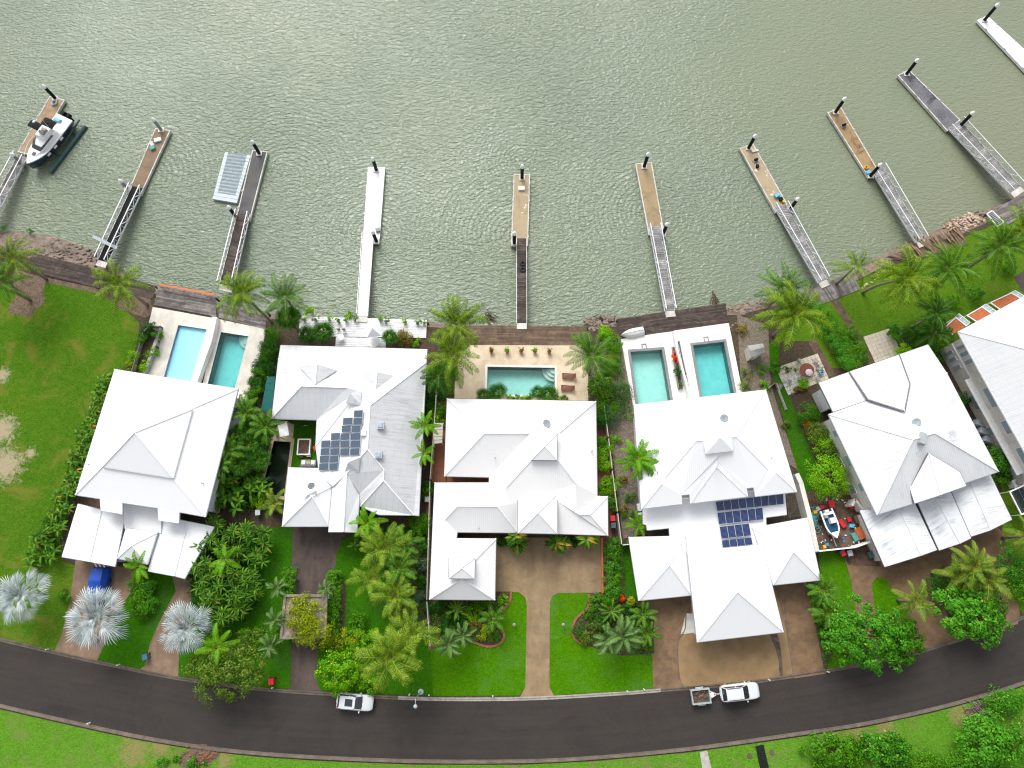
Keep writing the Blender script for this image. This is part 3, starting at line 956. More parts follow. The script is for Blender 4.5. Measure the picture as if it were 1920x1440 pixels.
def pool(key, label, lin_mat, wat_mat, cop_mat, cw, deep=1.35, wl=0.22, steps=None):
 q = [Vector((p.x, p.y, 0)) for p in GP(POOLS[key])]
 c = sum(q, Vector()) / 4
 t = thing('swimming_pool' if key != 'pond' else 'garden_pond', label, 'pool' if key != 'pond' else 'pond', (c.x, c.y, GZ))
 top = GZ + 0.09
 m = MB()
 lo = [Vector((p.x, p.y, GZ - deep)) for p in q]
 hi = [Vector((p.x, p.y, top)) for p in q]
 m.add(lo + hi, [(0, 1, 2, 3)] + [(i, (i + 1) % 4, 4 + (i + 1) % 4, 4 + i) for i in range(4)])
 m.build('basin', lin_mat, t)
 m = MB()
 m.add([Vector((p.x, p.y, GZ + 0.09 - wl)) for p in q], [(0, 1, 2, 3)])
 m.build('water_surface', wat_mat, t)
 out = inset(q, -cw)
 names = 0
 for i in range(4):
  j = (i + 1) % 4
  m = MB()
  m.prism([q[i], q[j], out[j], out[i]], GZ + 0.05, GZ + 0.135 + 0.003 * i)
  m.build('coping', cop_mat, t)
 if key.startswith('twin'):
  e = q[0].lerp(q[1], .45)
  nrm = (q[0] - q[3]).normalized()
  for k, (f, s_) in enumerate(((.45, -.28), (.45, .28), (.75, 0))):
   m = MB()
   u = (q[1] - q[0]).normalized()
   p = e + nrm * (f + .2) + u * s_
   m.box((p.x, p.y, GZ + .14), (.12 if s_ else .66, .5 if s_ else .12, .05), math.atan2(u.y, u.x))
   m.build('skimmer_frame', cop_mat, t)
 if steps:
  i, r_ = steps
  a = q[i]
  d1, d2 = (q[(i + 1) % 4] - a).normalized(), (q[i - 1] - a).normalized()
  for k, (f, z) in enumerate(((1.0, -0.75), (0.72, -0.5), (0.44, -0.25))):
   pts = [a] + [a + d1 * (r_ * f * math.cos(b)) + d2 * (r_ * f * math.sin(b)) for b in [R(90 * s / 6) for s in range(7)]]
   m = MB()
   m.prism(pts, GZ - deep + 0.01, GZ + z)
   m.build('step', M['coping_white'], t)
 return t


pool('pale', 'pale sky-blue rectangular pool beside the vacant grass lot', M['pool_pale'], M['pw_pale'], M['coping_white'], 0.06, .35, .12)
pool('teal', 'turquoise rectangular pool with corner steps behind the white dividing wall', M['pool_teal'], M['pw_teal'], M['coping_white'], 0.06, steps=(1, 1.6))
pool('court', 'wide turquoise pool set in cream paving below a row of pots', M['pool_mint'], M['pw_mint'], M['coping_white'], 0.30, steps=(1, 1.7))
pool('twin_w', 'lighter turquoise pool with grey coping beside the upturned dinghy deck', M['pool_mint'], M['pw_mint'], M['coping_grey'], 0.35)
pool('twin_e', 'deeper teal pool with grey coping next to the rocky garden strip', M['pool_teal'], M['pw_teal'], M['coping_grey'], 0.35)
pool('pond', 'dark still pond with sandstone edge in the fan palm garden', M['pond'], M['pw_pond'], M['coping_cream'], 0.42, 1.0, 0.12)
# ================================================================== houses
M['roof1'] = m_roof('white_roof_sheet', 0.80, (0.985, 0.995, 1.0), 0.05, 0.0, 0.2)
M['roof2'] = m_roof('weathered_roof_sheet', 0.66, (0.97, 0.985, 1.0), 0.65, 0.35, 0.22, (0.30, 0.31, 0.35))
M['roof2e'] = m_roof('grimy_roof_sheet', 0.56, (0.97, 0.985, 1.0), 0.8, 0.4, 0.22, (0.26, 0.27, 0.30))
M['roof3'] = m_roof('offwhite_roof_sheet', 0.79, (1.0, 0.995, 0.985), 0.08, 0.0, 0.2)
M['roof4'] = m_roof('bright_roof_sheet', 0.82, (0.985, 0.995, 1.0), 0.03, 0.0, 0.15)
M['roof5'] = m_roof('stained_roof_sheet', 0.70, (0.97, 0.985, 1.0), 0.55, 0.08, 0.25, (0.30, 0.33, 0.38))
M['roof6'] = m_roof('gridded_roof_sheet', 0.60, (0.98, 0.99, 1.0), 0.6, 0.4, 0.2, (0.34, 0.35, 0.38))
M['roof5d'] = m_roof('streaked_roof_sheet', 0.72, (0.95, 0.98, 1.0), 1.0, 0.1, 0.25, (0.22, 0.25, 0.30))
M['vault_seam'] = M['gutter_d']


def roof(parent, V, F, mat, eave=(), caps=(), cap_mat=None, name='roof', fascia=0.22, gut=None, cap_r=0.09):
 """sheet roof from surveyed corners: V name -> (px, py, height above land)"""
 P = {k: G(v[0], v[1], GZ + v[2]) for k, v in V.items()}
 m = MB()
 uvs = []
 idx = {k: i for i, k in enumerate(P)}
 m.v = [tuple(P[k]) for k in P]
 for f in F:
  pts = [P[k] for k in f]
  n = Vector((0, 0, 0))
  for i in range(len(pts)):
   a, b = pts[i], pts[(i + 1) % len(pts)]
   n += Vector(((a.y - b.y) * (a.z + b.z), (a.z - b.z) * (a.x + b.x), (a.x - b.x) * (a.y + b.y)))
  f = list(f)
  if n.z < 0:
   f = f[::-1]
   n = -n
  n.normalize()
  down = Vector((n.x, n.y, 0))
  if down.length < 1e-3:
   down = Vector((0, -1, 0))
  down.normalize()
  side = Vector((-down.y, down.x, 0))
  cs = max(0.3, n.z)
  m.f.append(tuple(idx[k] for k in f))
  m.mi.append(0)
  for k in f:
   q = P[k]
   uvs.append((q.dot(side), Vector((q.x, q.y, 0)).dot(down) / cs))
 o = m.build(name, mat, parent, uv=uvs)
 sd = o.modifiers.new('sheet', 'SOLIDIFY')
 sd.thickness = 0.06
 sd.offset = -1
 if eave:
  pts = [P[k] for k in eave]
  g = MB()
  for i in range(len(pts)):
   a, b = pts[i], pts[(i + 1) % len(pts)]
   if (a - b).length < 0.05:
    continue
   dz = Vector((0, 0, fascia / 2 + 0.035))
   g.bar(a - dz, b - dz, 0.12, fascia)
  g.build('gutter', gut or M['gutter'], o)
 for (a, b) in caps:
  c = MB()
  pa, pb = P[a] + Vector((0, 0, 0.01)), P[b] + Vector((0, 0, 0.01))
  c.tube([pa, pb], cap_r, 6)
  c.build('ridge_cap', cap_mat or mat, o)
 return o, P


def walls(parent, px, z, mat, ins=0.6, name='wall', z0=None):
 pts = [G(p[0], p[1], GZ + z) for p in px]
 q = inset(pts, ins)
 m = MB()
 m.prism(q, GZ - 0.1 if z0 is None else GZ + z0, GZ + z - 0.2)
 return m.build(name, mat, parent), q


def window_on(parent, a, b, s0, s1, z0, z1, out=0.04, frame=True):
 """a window in the wall running from plan point a to b, between fractions s0..s1"""
 a, b = Vector((a[0], a[1], 0)), Vector((b[0], b[1], 0))
 p, q = a.lerp(b, s0), a.lerp(b, s1)
 d = (b - a).normalized()
 n = Vector((d.y, -d.x, 0))
 w = MB()
 zc = GZ + (z0 + z1) / 2
 w.bar(p + n * out + Vector((0, 0, zc)), q + n * out + Vector((0, 0, zc)), 0.08, z1 - z0)
 o = w.build('window', M['white_paint'], parent)
 g = MB()
 m = (q - p).length
 e = d * min(0.08, m * 0.1)
 g.bar(p + e + n * (out + 0.05) + Vector((0, 0, zc)), q - e + n * (out + 0.05) + Vector((0, 0, zc)), 0.04, z1 - z0 - 0.16)
 g.build('pane', M['window'], o)
 return o


def dish(px, py, z, label, face=(0.3, -0.6, 0.6), r=0.45):
 c = G(px, py, GZ + z)
 t = thing('satellite_dish', label, 'satellite dish', c, 'satellite dishes on the roofs')
 d = Vector(face).normalized()
 rot = d.to_track_quat('Z', 'Y').to_matrix()
 m = MB()
 n = 14
 V_, F_ = [Vector((0, 0, 0))], []
 for i, f in enumerate((0.35, 0.7, 1.0)):
  for k in range(n):
   a = 2 * math.pi * k / n
   V_.append(Vector((r * f * math.cos(a), r * f * 1.1 * math.sin(a), 0.28 * r * f * f)))
 for k in range(n):
  F_.append((0, 1 + k, 1 + (k + 1) % n))
  for i in range(2):
   b = 1 + i * n
   F_.append((b + k, b + n + k, b + n + (k + 1) % n, b + (k + 1) % n))
 ctr = c + Vector((0, 0, 0.55))
 m.add([ctr + rot @ p for p in V_], F_)
 o = m.build('reflector', M['dish'], t, smooth=True)
 s = o.modifiers.new('s', 'SOLIDIFY')
 s.thickness = 0.03
 a = MB()
 a.tube([ctr + rot @ Vector((0, -r, 0.2)), ctr + rot @ Vector((0, 0, 0.55))], 0.025, 6)
 a.tube([ctr + rot @ Vector((0, 0, 0.5)), ctr + rot @ Vector((0, 0, 0.62))], 0.06, 6)
 a.build('feed_arm', M['steel'], t)
 b = MB()
 b.tube([c - Vector((0, 0, 0.15)), c + Vector((0, 0, 0.3)), ctr], 0.035, 6)
 b.build('mast', M['steel'], t)
 return t


def antenna(px, py, z, label, h=1.6, ang=0.4, w=1.4):
 c = G(px, py, GZ + z)
 t = thing('television_antenna', label, 'antenna', c, 'antennas on the roofs')
 m = MB()
 m.tube([c - Vector((0, 0, 0.2)), c + Vector((0, 0, h))], 0.025, 6)
 m.build('mast', M['steel'], t)
 d = Vector((math.cos(ang), math.sin(ang), 0))
 s = Vector((-d.y, d.x, 0))
 top = c + Vector((0, 0, h))
 b = MB()
 b.bar(top - d * w / 2, top + d * w / 2, 0.035, 0.035)
 for k in range(7):
  q = top + d * (w * (k / 6 - 0.5))
  l = 0.55 - 0.04 * k
  b.bar(q - s * l, q + s * l, 0.022, 0.022)
 b.build('boom', M['steel'], t)
 return t


def pipe(px, py, z, label):
 c = G(px, py, GZ + z)
 t = thing('roof_vent', label, 'roof vent', c, 'vent pipes on the roofs')
 m = MB()
 m.lathe(c - Vector((0, 0, 0.25)), [(0.06, 0), (0.06, 0.45)], 8)
 m.build('pipe', M['steel'], t)
 m = MB()
 m.lathe(c + Vector((0, 0, 0.2)), [(0.10, 0), (0.11, 0.05), (0.02, 0.10)], 8)
 m.build('cap', M['gutter'], t)
 return t


# ---------------------------------------------------------------- house beside the vacant lot
c = G(290, 830)
H = thing('house', 'white pyramid-roofed house with stepped upper roof beside the vacant lot', 'house', (c.x, c.y, GZ))
e = 5.6
V = dict(A=(215, 692.5, e), B=(446, 729.5, e), C=(385, 969, e), c1=(336, 960, e), c2=(335, 981, e - .25), c3=(297.5, 976, e - .25), c4=(296, 952.5, e), c5=(229, 942.5, e), c6=(229, 964, e - .25), c7=(189, 957.5, e - .25), c8=(187.5, 935, e), D=(141, 928, e), K=(252.5, 813, 8.9))
roof(H, V, [('A', 'B', 'K'), ('B', 'C', 'K'), ('D', 'A', 'K'), ('K', 'C', 'c1', 'c4', 'c5', 'c8', 'D'), ('c1', 'c2', 'c3', 'c4'), ('c5', 'c6', 'c7', 'c8')], M['roof1'],
  ('A', 'B', 'C', 'c1', 'c2', 'c3', 'c4', 'c5', 'c6', 'c7', 'c8', 'D'), [('A', 'K'), ('B', 'K'), ('C', 'K'), ('D', 'K')], gut=M['gutter'])
e2 = 7.4
V = dict(A=(231, 748, e2), B=(359.5, 768, e2), C=(324, 896, e2), D=(192.5, 875, e2), K=(252.5, 811, 9.6))
roof(H, V, [('A', 'B', 'K'), ('B', 'C', 'K'), ('C', 'D', 'K'), ('D', 'A', 'K')], M['roof1'], ('A', 'B', 'C', 'D'), [('A', 'K'), ('B', 'K'), ('C', 'K'), ('D', 'K')], name='upper_roof', fascia=0.30, gut=M['roof1'])
w_, q = walls(H, [(215, 692.5), (446, 729.5), (385, 969), (141, 928)], e, M['wall_grey'], 0.75)
for s0, s1, z0, z1 in ((0.10, 0.16, 3.6, 4.8), (0.30, 0.40, 3.6, 4.8), (0.52, 0.60, 3.6, 4.9), (0.72, 0.84, 3.5, 4.9), (0.2, 0.3, 0.9, 2.2), (0.6, 0.72, 0.9, 2.2)):
 window_on(w_, q[2], q[1], 1 - s1, 1 - s0, z0, z1)
# garages and porch
e = 3.1
roof(H, dict(a=(146, 945, e), b=(235, 966, e), c=(215.5, 1062, e), d=(116, 1044, e), r=(191, 956, e + .35), s=(168, 1053, e + .35)), [('a', 'r', 's', 'd'), ('r', 'b', 'c', 's')], M['roof1'], ('a', 'r', 'b', 'c', 's', 'd'), [('r', 's')], name='garage_roof')
roof(H, dict(a=(304, 968, e), b=(402, 988, e), c=(346, 1085, e), d=(277.5, 1071, e), r=(353, 978, e + .35), s=(327, 1080, e + .35)), [('a', 'r', 's', 'd'), ('r', 'b', 'c', 's')], M['roof1'], ('a', 'r', 'b', 'c', 's', 'd'), [('r', 's')], name='garage_roof')
roof(H, dict(a=(229, 938, 3.6), b=(302, 950, 3.6), c=(302, 1000, 3.25), d=(234, 991, 3.25)), [('a', 'b', 'c', 'd')], M['roof1'], ('a', 'b', 'c', 'd'), name='link_roof')
roof(H, dict(a=(236, 990, 3.5), b=(295, 999, 3.5), c=(276, 1058, 3.5), d=(220, 1047, 3.5), k=(247, 1023, 4.5)), [('a', 'b', 'k'), ('b', 'c', 'k'), ('c', 'd', 'k'), ('d', 'a', 'k')], M['roof1'], ('a', 'b', 'c', 'd'), [('a', 'k'), ('b', 'k'), ('c', 'k'), ('d', 'k')], name='porch_roof', cap_r=0.06)
walls(H, [(146, 945), (235, 966), (215.5, 1062), (116, 1044)], e, M['render_w'], 0.5, 'garage_wall')
walls(H, [(304, 968), (402, 988), (346, 1085), (277.5, 1071)], e, M['render_w'], 0.5, 'garage_wall')
walls(H, [(230, 980), (300, 992), (277, 1056), (222, 1046)], 3.2, M['wall_grey'], 0.9, 'porch_wall')
antenna(202, 812, 6.9, 'antenna on the plain white pyramid roof beside the vacant lot', 0.9)
pipe(168, 871, 6.1, 'vent pipe low on the pyramid roof slope beside the vacant lot')
pipe(380, 906, 6.2, 'vent pipe on the pyramid roof slope above the fan palm garden')

# ---------------------------------------------------------------- house with the angled solar roof and white deck
c = G(660, 820)
H = thing('house', 'rambling weathered white roof house with black solar panels and many hips', 'house', (c.x, c.y, GZ))
e, rz_ = 3.6, 5.9
V = dict(a=(522, 672.5, e), b=(799, 680, e), c=(785, 967, e), d=(594, 787, e), f=(509.5, 784.5, e), w=(565, 724, rz_), x=(649, 727, rz_), y=(672, 733, rz_ + .1), z=(694, 760, 6.9), z2=(689, 842, 6.9), g=(720, 881, 5.9), h=(719, 901, 5.6), i=(676, 949, e), j=(710, 965, e), k=(675, 925, 4.2), l=(649, 889, 5.6), m=(624, 912, 4.4), n=(599, 890, e), o=(592, 836, e), s1=(776, 966, e))
roof(H, V, [('a', 'b', 'z', 'y', 'x', 'w'), ('a', 'w', 'f'), ('f', 'w', 'x', 'd'), ('x', 'y', 'o', 'd'), ('y', 'z', 'z2', 'l', 'n', 'o'), ('z2', 'g', 'k', 'l'), ('g', 'h', 'i', 'k'), ('h', 's1', 'j', 'i'), ('l', 'm', 'n')], M['roof2'],
  ('a', 'b', 'c', 's1', 'j', 'i', 'k', 'l', 'm', 'n', 'o', 'd', 'f'), [('a', 'w'), ('f', 'w'), ('w', 'x'), ('b', 'z'), ('z', 'z2'), ('z2', 'g'), ('z2', 'l'), ('h', 's1'), ('h', 'i'), ('g', 'h'), ('y', 'o')], gut=M['gutter'], cap_mat=M['roof1'])
roof(H, dict(a=(526, 647, 3.2), b=(801, 655, 3.2), c=(799, 681, 3.55), d=(522, 673.5, 3.55)), [('a', 'b', 'c', 'd')], M['roof2'], ('a', 'b', 'c', 'd'), name='verandah_roof', gut=M['gutter_d'])
V2 = {k: V[k] for k in ('b', 'c', 's1', 'h', 'g', 'z2', 'z')}
roof(H, V2, [('b', 'c', 's1', 'h', 'g', 'z2', 'z')], M['roof2e'], (), (), name='east_roof')
# raised hips on the river side of the roof
for pts in ([(563, 689, 4.7), (594, 684, 5.75), (630, 695, 4.7), (591, 720, 5.85)], [(674, 704, 4.7), (707, 699, 5.75), (741, 706, 4.7), (704, 732, 5.85)]):
 roof(H, dict(a=pts[0], b=pts[1], c=pts[2], d=pts[3]), [('a', 'b', 'd'), ('b', 'c', 'd')], M['roof2e'], ('a', 'b', 'c', 'd'), [('b', 'd')], name='dormer_roof', fascia=0.3, cap_mat=M['roof1'])
# gablets
for a, b, c2, k in (((649, 756, 6.0), (676, 758, 6.3), (677, 735, 6.5), (657, 738, 6.8)), ((648, 882, 5.7), (672, 884, 5.9), (674, 858, 6.9), (654, 866, 6.9)), ((567, 943, 4.6), (594, 944, 4.6), (592, 920, 5.6), (576, 928, 5.6))):
 roof(H, dict(a=a, b=b, c=c2, k=k), [('a', 'b', 'k'), ('b', 'c', 'k')], M['roof2'], ('a', 'b', 'c', 'k'), name='gablet', fascia=0.2, gut=M['roof2'])
roof(H, dict(a=(541, 877, e), b=(597, 878, e), b2=(622, 912, e + .3), c=(616, 987, e), d=(529, 987, e), k=(585, 931, 5.5)), [('a', 'b', 'k'), ('b', 'b2', 'k'), ('b2', 'c', 'k'), ('c', 'd', 'k'), ('d', 'a', 'k')], M['roof1'], ('a', 'b', 'b2', 'c', 'd'), [('a', 'k'), ('b2', 'k'), ('c', 'k'), ('d', 'k')], name='garage_roof')
roof(H, dict(a=(624, 909, 4.0), b=(650, 889, 5.7), c=(675, 918, 4.0), d=(669, 998, 3.7), r=(644, 997, 4.7), f=(616, 997, 3.7)), [('a', 'b', 'r', 'f'), ('b', 'c', 'd', 'r')], M['roof1'], ('a', 'b', 'c', 'd', 'r', 'f'), [('b', 'r')], name='porch_roof')
walls(H, [(522, 672.5), (799, 680), (785, 967), (700, 965), (660, 940), (605, 890), (592, 836), (596, 787), (509.5, 784.5)], e, M['render'], 0.6)
walls(H, [(541, 877), (616, 878), (614, 987), (529, 987)], e, M['render'], 0.6, 'garage_wall')
walls(H, [(620, 920), (673, 920), (667, 995), (617, 995)], 3.7, M['render'], 0.7, 'porch_wall')
for x, y in ((714, 798), (710, 853)):
 cc = G(x, y, GZ + 6.55)
 t = thing('skylight', 'square grey skylight ' + ('higher' if y < 830 else 'lower') + ' on the weathered gridded roof slope', 'skylight', cc)
 m = MB()
 m.box(cc + Vector((0, 0, -0.05)), (0.85, 0.85, 0.5))
 m.build('frame', M['gutter'], t)
 m = MB()
 m.box(cc + Vector((0, 0, 0.24)), (0.66, 0.66, 0.1), taper=0.8)
 m.build('pane', M['window'], t)
dish(585, 911, 5.1, 'satellite dish on the small garage pyramid roof of the solar panel house', (0.5, -0.5, 0.5))
cc = G(682, 812, GZ + 6.75)
m = MB()
m.box(cc + Vector((0, 0, 0.12)), (0.6, 0.75, 0.35), taper=0.92)
tag(m.build('roof_box', M['white_paint']), 'white square roof hatch box at the ridge beside the solar panels', 'roof box')
pipe(558, 733, 5.4, 'small vent on the weathered blue-grey roof slope by the courtyard')
# awning over the side yard
a, b, c2, d = [G(*p) for p in ((501, 706, GZ + 2.6), (516, 706, GZ + 2.9), (510, 771, GZ + 2.9), (489, 771, GZ + 2.6))]
t = thing('shade_awning', 'dark teal shadecloth awning along the weathered roof house side', 'awning', (a.x, d.y, GZ))
n = 5
for i in range(n):
 m = MB()
 p0, p1 = a.lerp(d, i / n), a.lerp(d, (i + 0.97) / n)
 q0, q1 = b.lerp(c2, i / n), b.lerp(c2, (i + 0.97) / n)
 m.add([p0, q0, q1, p1] + [v - Vector((0, 0, 0.05)) for v in (p0, q0, q1, p1)], [(3, 2, 1, 0), (4, 5, 6, 7), (0, 1, 5, 4), (1, 2, 6, 5), (2, 3, 7, 6), (3, 0, 4, 7)])
 m.build('panel', M['shade_green'], t)
m = MB()
for p in (a, d):
 m.bar(Vector((p.x, p.y, GZ)), p - Vector((0, 0, 0.06)), 0.09, 0.09)
m.build('post', M['steel'], t)

# solar panels
M['pv'] = None


def m_pv(name, base, line, nx=6, ny=10):
 t = NT(name)
 uv = t.coord('UV')
 br = t.new('TexBrick')
 br.offset = 0.0
 br.inputs['Scale'].default_value = 1.0
 br.inputs['Brick Width'].default_value = 1.0 / nx
 br.inputs['Row Height'].default_value = 1.0 / ny
 br.inputs['Mortar Size'].default_value = 0.008
 br.inputs['Color1'].default_value = base
 br.inputs['Color2'].default_value = tuple(x * 0.8 for x in base[:3]) + (1,)
 br.inputs['Mortar'].default_value = line
 t.L.new(uv, br.inputs['Vector'])
 return t.set(color=br.outputs[0], rough=0.16, spec=0.6)


M['pv_grey'] = m_pv('blue_grey_cells', (0.045, 0.075, 0.115, 1), (0.11, 0.15, 0.20, 1))
M['pv_blue'] = m_pv('deep_blue_cells', (0.006, 0.018, 0.085, 1), (0.10, 0.15, 0.30, 1))


def solar_array(label, quads, mat):
 """quads: four corners (px, py, z) for each panel"""
 c = G(*quads[0][0][:2], GZ + quads[0][0][2])
 t = thing('solar_array', label, 'solar panels', c)
 for q in quads:
  P = [G(p[0], p[1], GZ + p[2]) for p in q]
  n = (P[1] - P[0]).cross(P[3] - P[0]).normalized()
  if n.z < 0:
   n = -n
  ctr = sum(P, Vector()) / 4
  P = [ctr + (p - ctr) * 0.985 for p in P]
  hi = [p + n * 0.14 for p in P]
  lo = [p + n * 0.09 for p in P]
  m = MB()
  m.add(hi + lo, [(0, 1, 2, 3), (7, 6, 5, 4)] + [(i, 4 + i, 4 + (i + 1) % 4, (i + 1) % 4) for i in range(4)])
  fr = m.build('panel', M['alu'], t)
  m = MB()
  P2 = [ctr + n * .14 + (p - ctr - n * .14) * 0.955 + n * 0.006 for p in hi]
  m.add(P2, [(0, 1, 2, 3)])
  m.build('cells', mat, fr, uv=[(0, 1), (1, 1), (1, 0), (0, 0)])
 return t


qs = []
ox, oy = 400, 640
Z = lambda x, y: 3.6 + 3.3 * (x - 596) / (690 - 596) + 0.05
def cell(x0, y0, x1, y1):
 q = [(x0, y0), (x1, y0 - 1), (x1 - 0.6, y1 - 1), (x0 - 0.6, y1)]
 return [(x, y, Z(x, y)) for x, y in q]
rows_ = [(520, [(1060, 1128)]), (576, [(978, 1052), (1055, 1124)]), (632, [(968, 1040), (1043, 1114)]), (690, [(888, 958), (962, 1030), (1035, 1112)]), (746, [(815, 885), (888, 956), (960, 1028), (1033, 1110)]), (804, [(810, 880), (884, 953), (958, 1028), (1031, 1105)]), (860, [(803, 876), (880, 946)]), (916, [(798, 872), (876, 942)])]
for y, xs in rows_:
 for x0, x1 in xs:
  qs.append(cell(ox + x0 / 4, oy + y / 4, ox + x1 / 4, oy + (y + 54) / 4))
solar_array('stepped array of blue-grey solar panels on the weathered roof', qs, M['pv_grey'])

# ---------------------------------------------------------------- courtyard-pool house
c = G(975, 900)
H = thing('house', 'sprawling offwhite house with square roof lanterns above the forked drive', 'house', (c.x, c.y, GZ))
e = 3.4
V = dict(A=(838, 747.5, e), B=(1117.5, 752.5, e), C=(1120, 930, e), D=(1139.5, 931, e), E=(1140, 1004, e), Fa=(1046, 1001, e), Ga=(971, 999, e), Ha=(857.5, 998, e), Hb=(856, 1009.5, e), I=(930, 1010, e), J=(928, 1125, e), K=(805, 1124, e), L=(815, 905, e), Mm=(917, 905, e), N=(917, 895, e), O=(833, 893, e),
   p=(907.5, 813, 6.2), q=(993, 813, 6.2), r=(1049, 811, 6.4), s=(1047, 864, 6.9), t=(995, 864, 6.9), u=(1079.5, 907, 5.6), v=(1047, 941, 4.9), w=(970, 941, 4.9), x=(949, 914, 5.6), y=(946, 937, 4.8), l1=(857.5, 949, 5.3), l2=(932.5, 950, 5.3), l3=(834.5, 974, 4.4), l4=(832.5, 1031, 4.4), g1=(846, 1053, 5.2), g2=(888, 1053, 5.2), g3=(866, 1085, 5.4), e1=(1086, 965, 4.7), e2=(1106, 965, 4.7), e3=(1081, 960, 4.7))
roof(H, V, [('A', 'B', 'r', 'q', 'p'), ('A', 'p', 'O'), ('O', 'p', 'q', 'N'), ('q', 't', 'x', 'y', 'Mm', 'N'), ('q', 'r', 's', 't'), ('t', 's', 'u', 'v', 'w', 'x'), ('r', 'B', 'C', 'e1', 'e3', 'v', 'u', 's'), ('C', 'D', 'e2', 'e1'), ('D', 'E', 'e2'), ('v', 'e3', 'e1', 'e2', 'E', 'Fa'), ('x', 'w', 'Ga', 'l2', 'y'), ('w', 'v', 'Fa', 'Ga'),
   ('L', 'Mm', 'y', 'l2', 'l1'), ('l1', 'l2', 'Ga', 'Ha', 'l3'), ('L', 'l1', 'l3', 'l4', 'g1', 'K'), ('l3', 'Ha', 'Hb', 'l4'), ('l4', 'Hb', 'I', 'g2', 'g1'), ('I', 'J', 'g3', 'g2'), ('J', 'K', 'g3'), ('K', 'g1', 'g3'), ('g1', 'g2', 'g3')], M['roof3'],
  ('A', 'B', 'C', 'D', 'E', 'Fa', 'Ga', 'Ha', 'Hb', 'I', 'J', 'K', 'L', 'Mm', 'N', 'O'),
  [('A', 'p'), ('O', 'p'), ('p', 'q'), ('B', 'r'), ('s', 'u'), ('t', 'x'), ('L', 'l1'), ('l1', 'l2'), ('l1', 'l3'), ('l2', 'Ga'), ('g2', 'I'), ('g3', 'J'), ('g3', 'K'), ('D', 'e2'), ('E', 'e2'), ('e1', 'e2')], gut=M['gutter_d'])


def lantern(H, q, k, z, zt, mat, name='roof_lantern', drop=0.9):
 roof(H, dict(a=q[0] + (z,), b=q[1] + (z,), c=q[2] + (z,), d=q[3] + (z,), k=k + (zt,)), [('a', 'b', 'k'), ('b', 'c', 'k'), ('c', 'd', 'k'), ('d', 'a', 'k')], mat, ('a', 'b', 'c', 'd'), [('a', 'k'), ('b', 'k'), ('c', 'k'), ('d', 'k')], name=name, gut=M['gutter_d'], cap_r=0.06)
 walls(H, list(q), z, M['render_w'], 0.35, 'lantern_wall', z - drop - 0.6)


lantern(H, [(996, 813), (1045, 813), (1044.5, 863), (996, 862.5)], (1021, 837), 7.5, 8.3, M['roof3'])
lantern(H, [(841, 1046), (890.5, 1046), (889.5, 1085), (841.5, 1084.5)], (866, 1065), 5.75, 6.4, M['roof3'])
lantern(H, [(971, 926), (1045, 926), (1045, 1001), (971, 999.5)], (1008.5, 962), 5.0, 6.3, M['roof3'], 'porch_roof', 1.4)
walls(H, [(838, 747.5), (1117.5, 752.5), (1120, 931), (1139.5, 931), (1140, 1004), (1046, 1001), (971, 999), (857.5, 998), (856, 1009.5), (930, 1010), (928, 1125), (805, 1124), (815, 905), (917, 905), (917, 895), (833, 893)], e, M['render'], 0.5)
dish(1026, 795, 5.6, 'satellite dish on the offwhite courtyard house roof above its pool', (-0.5, -0.45, 0.55), 0.55)
antenna(988, 812, 6.1, 'antenna at the ridge of the offwhite courtyard house', 1.3)
pipe(928, 858, 4.9, 'vent pipe on the grey slope of the offwhite courtyard house')
pipe(1110, 846, 4.0, 'vent pipe near the eastern eave of the courtyard house')
pipe(898, 990, 3.6, 'vent pipe just above the gutter of the courtyard house wing')

# ---------------------------------------------------------------- twin-pool house
c = G(1350, 940)
H = thing('house', 'bright white hipped house with blue solar panels and three garage pyramids', 'house', (c.x, c.y, GZ))
e = 5.4
V = dict(A=(1189, 759, e), B=(1436, 731, e), C=(1494, 922, e), Cb=(1416, 931, e), n1=(1413, 914, e + .5), n2=(1400, 915, e + .5), Db=(1402.5, 931, e), D=(1294, 944, e), n3=(1293, 927, e + .5), n4=(1278, 928, e + .5), Eb=(1279, 945, e), E=(1202.5, 954, e),
   p=(1305, 827, 8.5), q=(1380, 819, 8.5), a1=(1241, 907, 6.6), a2=(1343, 864, 7.2), a3=(1455, 886, 6.6), v1=(1247, 895, 6.4), v3=(1441, 881, 6.4), h1=(1236, 915, 6.4), h2=(1343, 876, 7.1), h3=(1455, 892, 6.4))
roof(H, V, [('A', 'B', 'q', 'p'), ('A', 'p', 'v1', 'a1', 'E'), ('B', 'C', 'a3', 'v3', 'q'), ('p', 'q', 'v3', 'n1', 'n2', 'a2', 'n3', 'n4', 'v1'), ('v1', 'n4', 'Eb', 'a1'), ('a1', 'Eb', 'E'), ('n3', 'a2', 'h2', 'D'), ('h2', 'a2', 'n2', 'Db'), ('h2', 'Db', 'D'), ('n1', 'v3', 'a3', 'Cb'), ('a3', 'C', 'Cb')], M['roof4'],
  ('A', 'B', 'C', 'Cb', 'n1', 'n2', 'Db', 'D', 'n3', 'n4', 'Eb', 'E'), [('A', 'p'), ('B', 'q'), ('p', 'q'), ('p', 'v1'), ('q', 'v3'), ('h2', 'D'), ('h2', 'Db'), ('a1', 'E'), ('a3', 'C')], cap_r=0.07)
roof(H, dict(a=(1320, 830, 8.55), b=(1372, 822, 8.55), c=(1374, 844, 8.2), d=(1324, 850, 8.2), k=(1350, 820, 9.2)), [('a', 'd', 'k'), ('d', 'c', 'k'), ('c', 'b', 'k'), ('a', 'k', 'b')], M['roof4'], ('a', 'd', 'c', 'b'), name='gablet', gut=M['roof4'], fascia=0.15, cap_r=0.05)
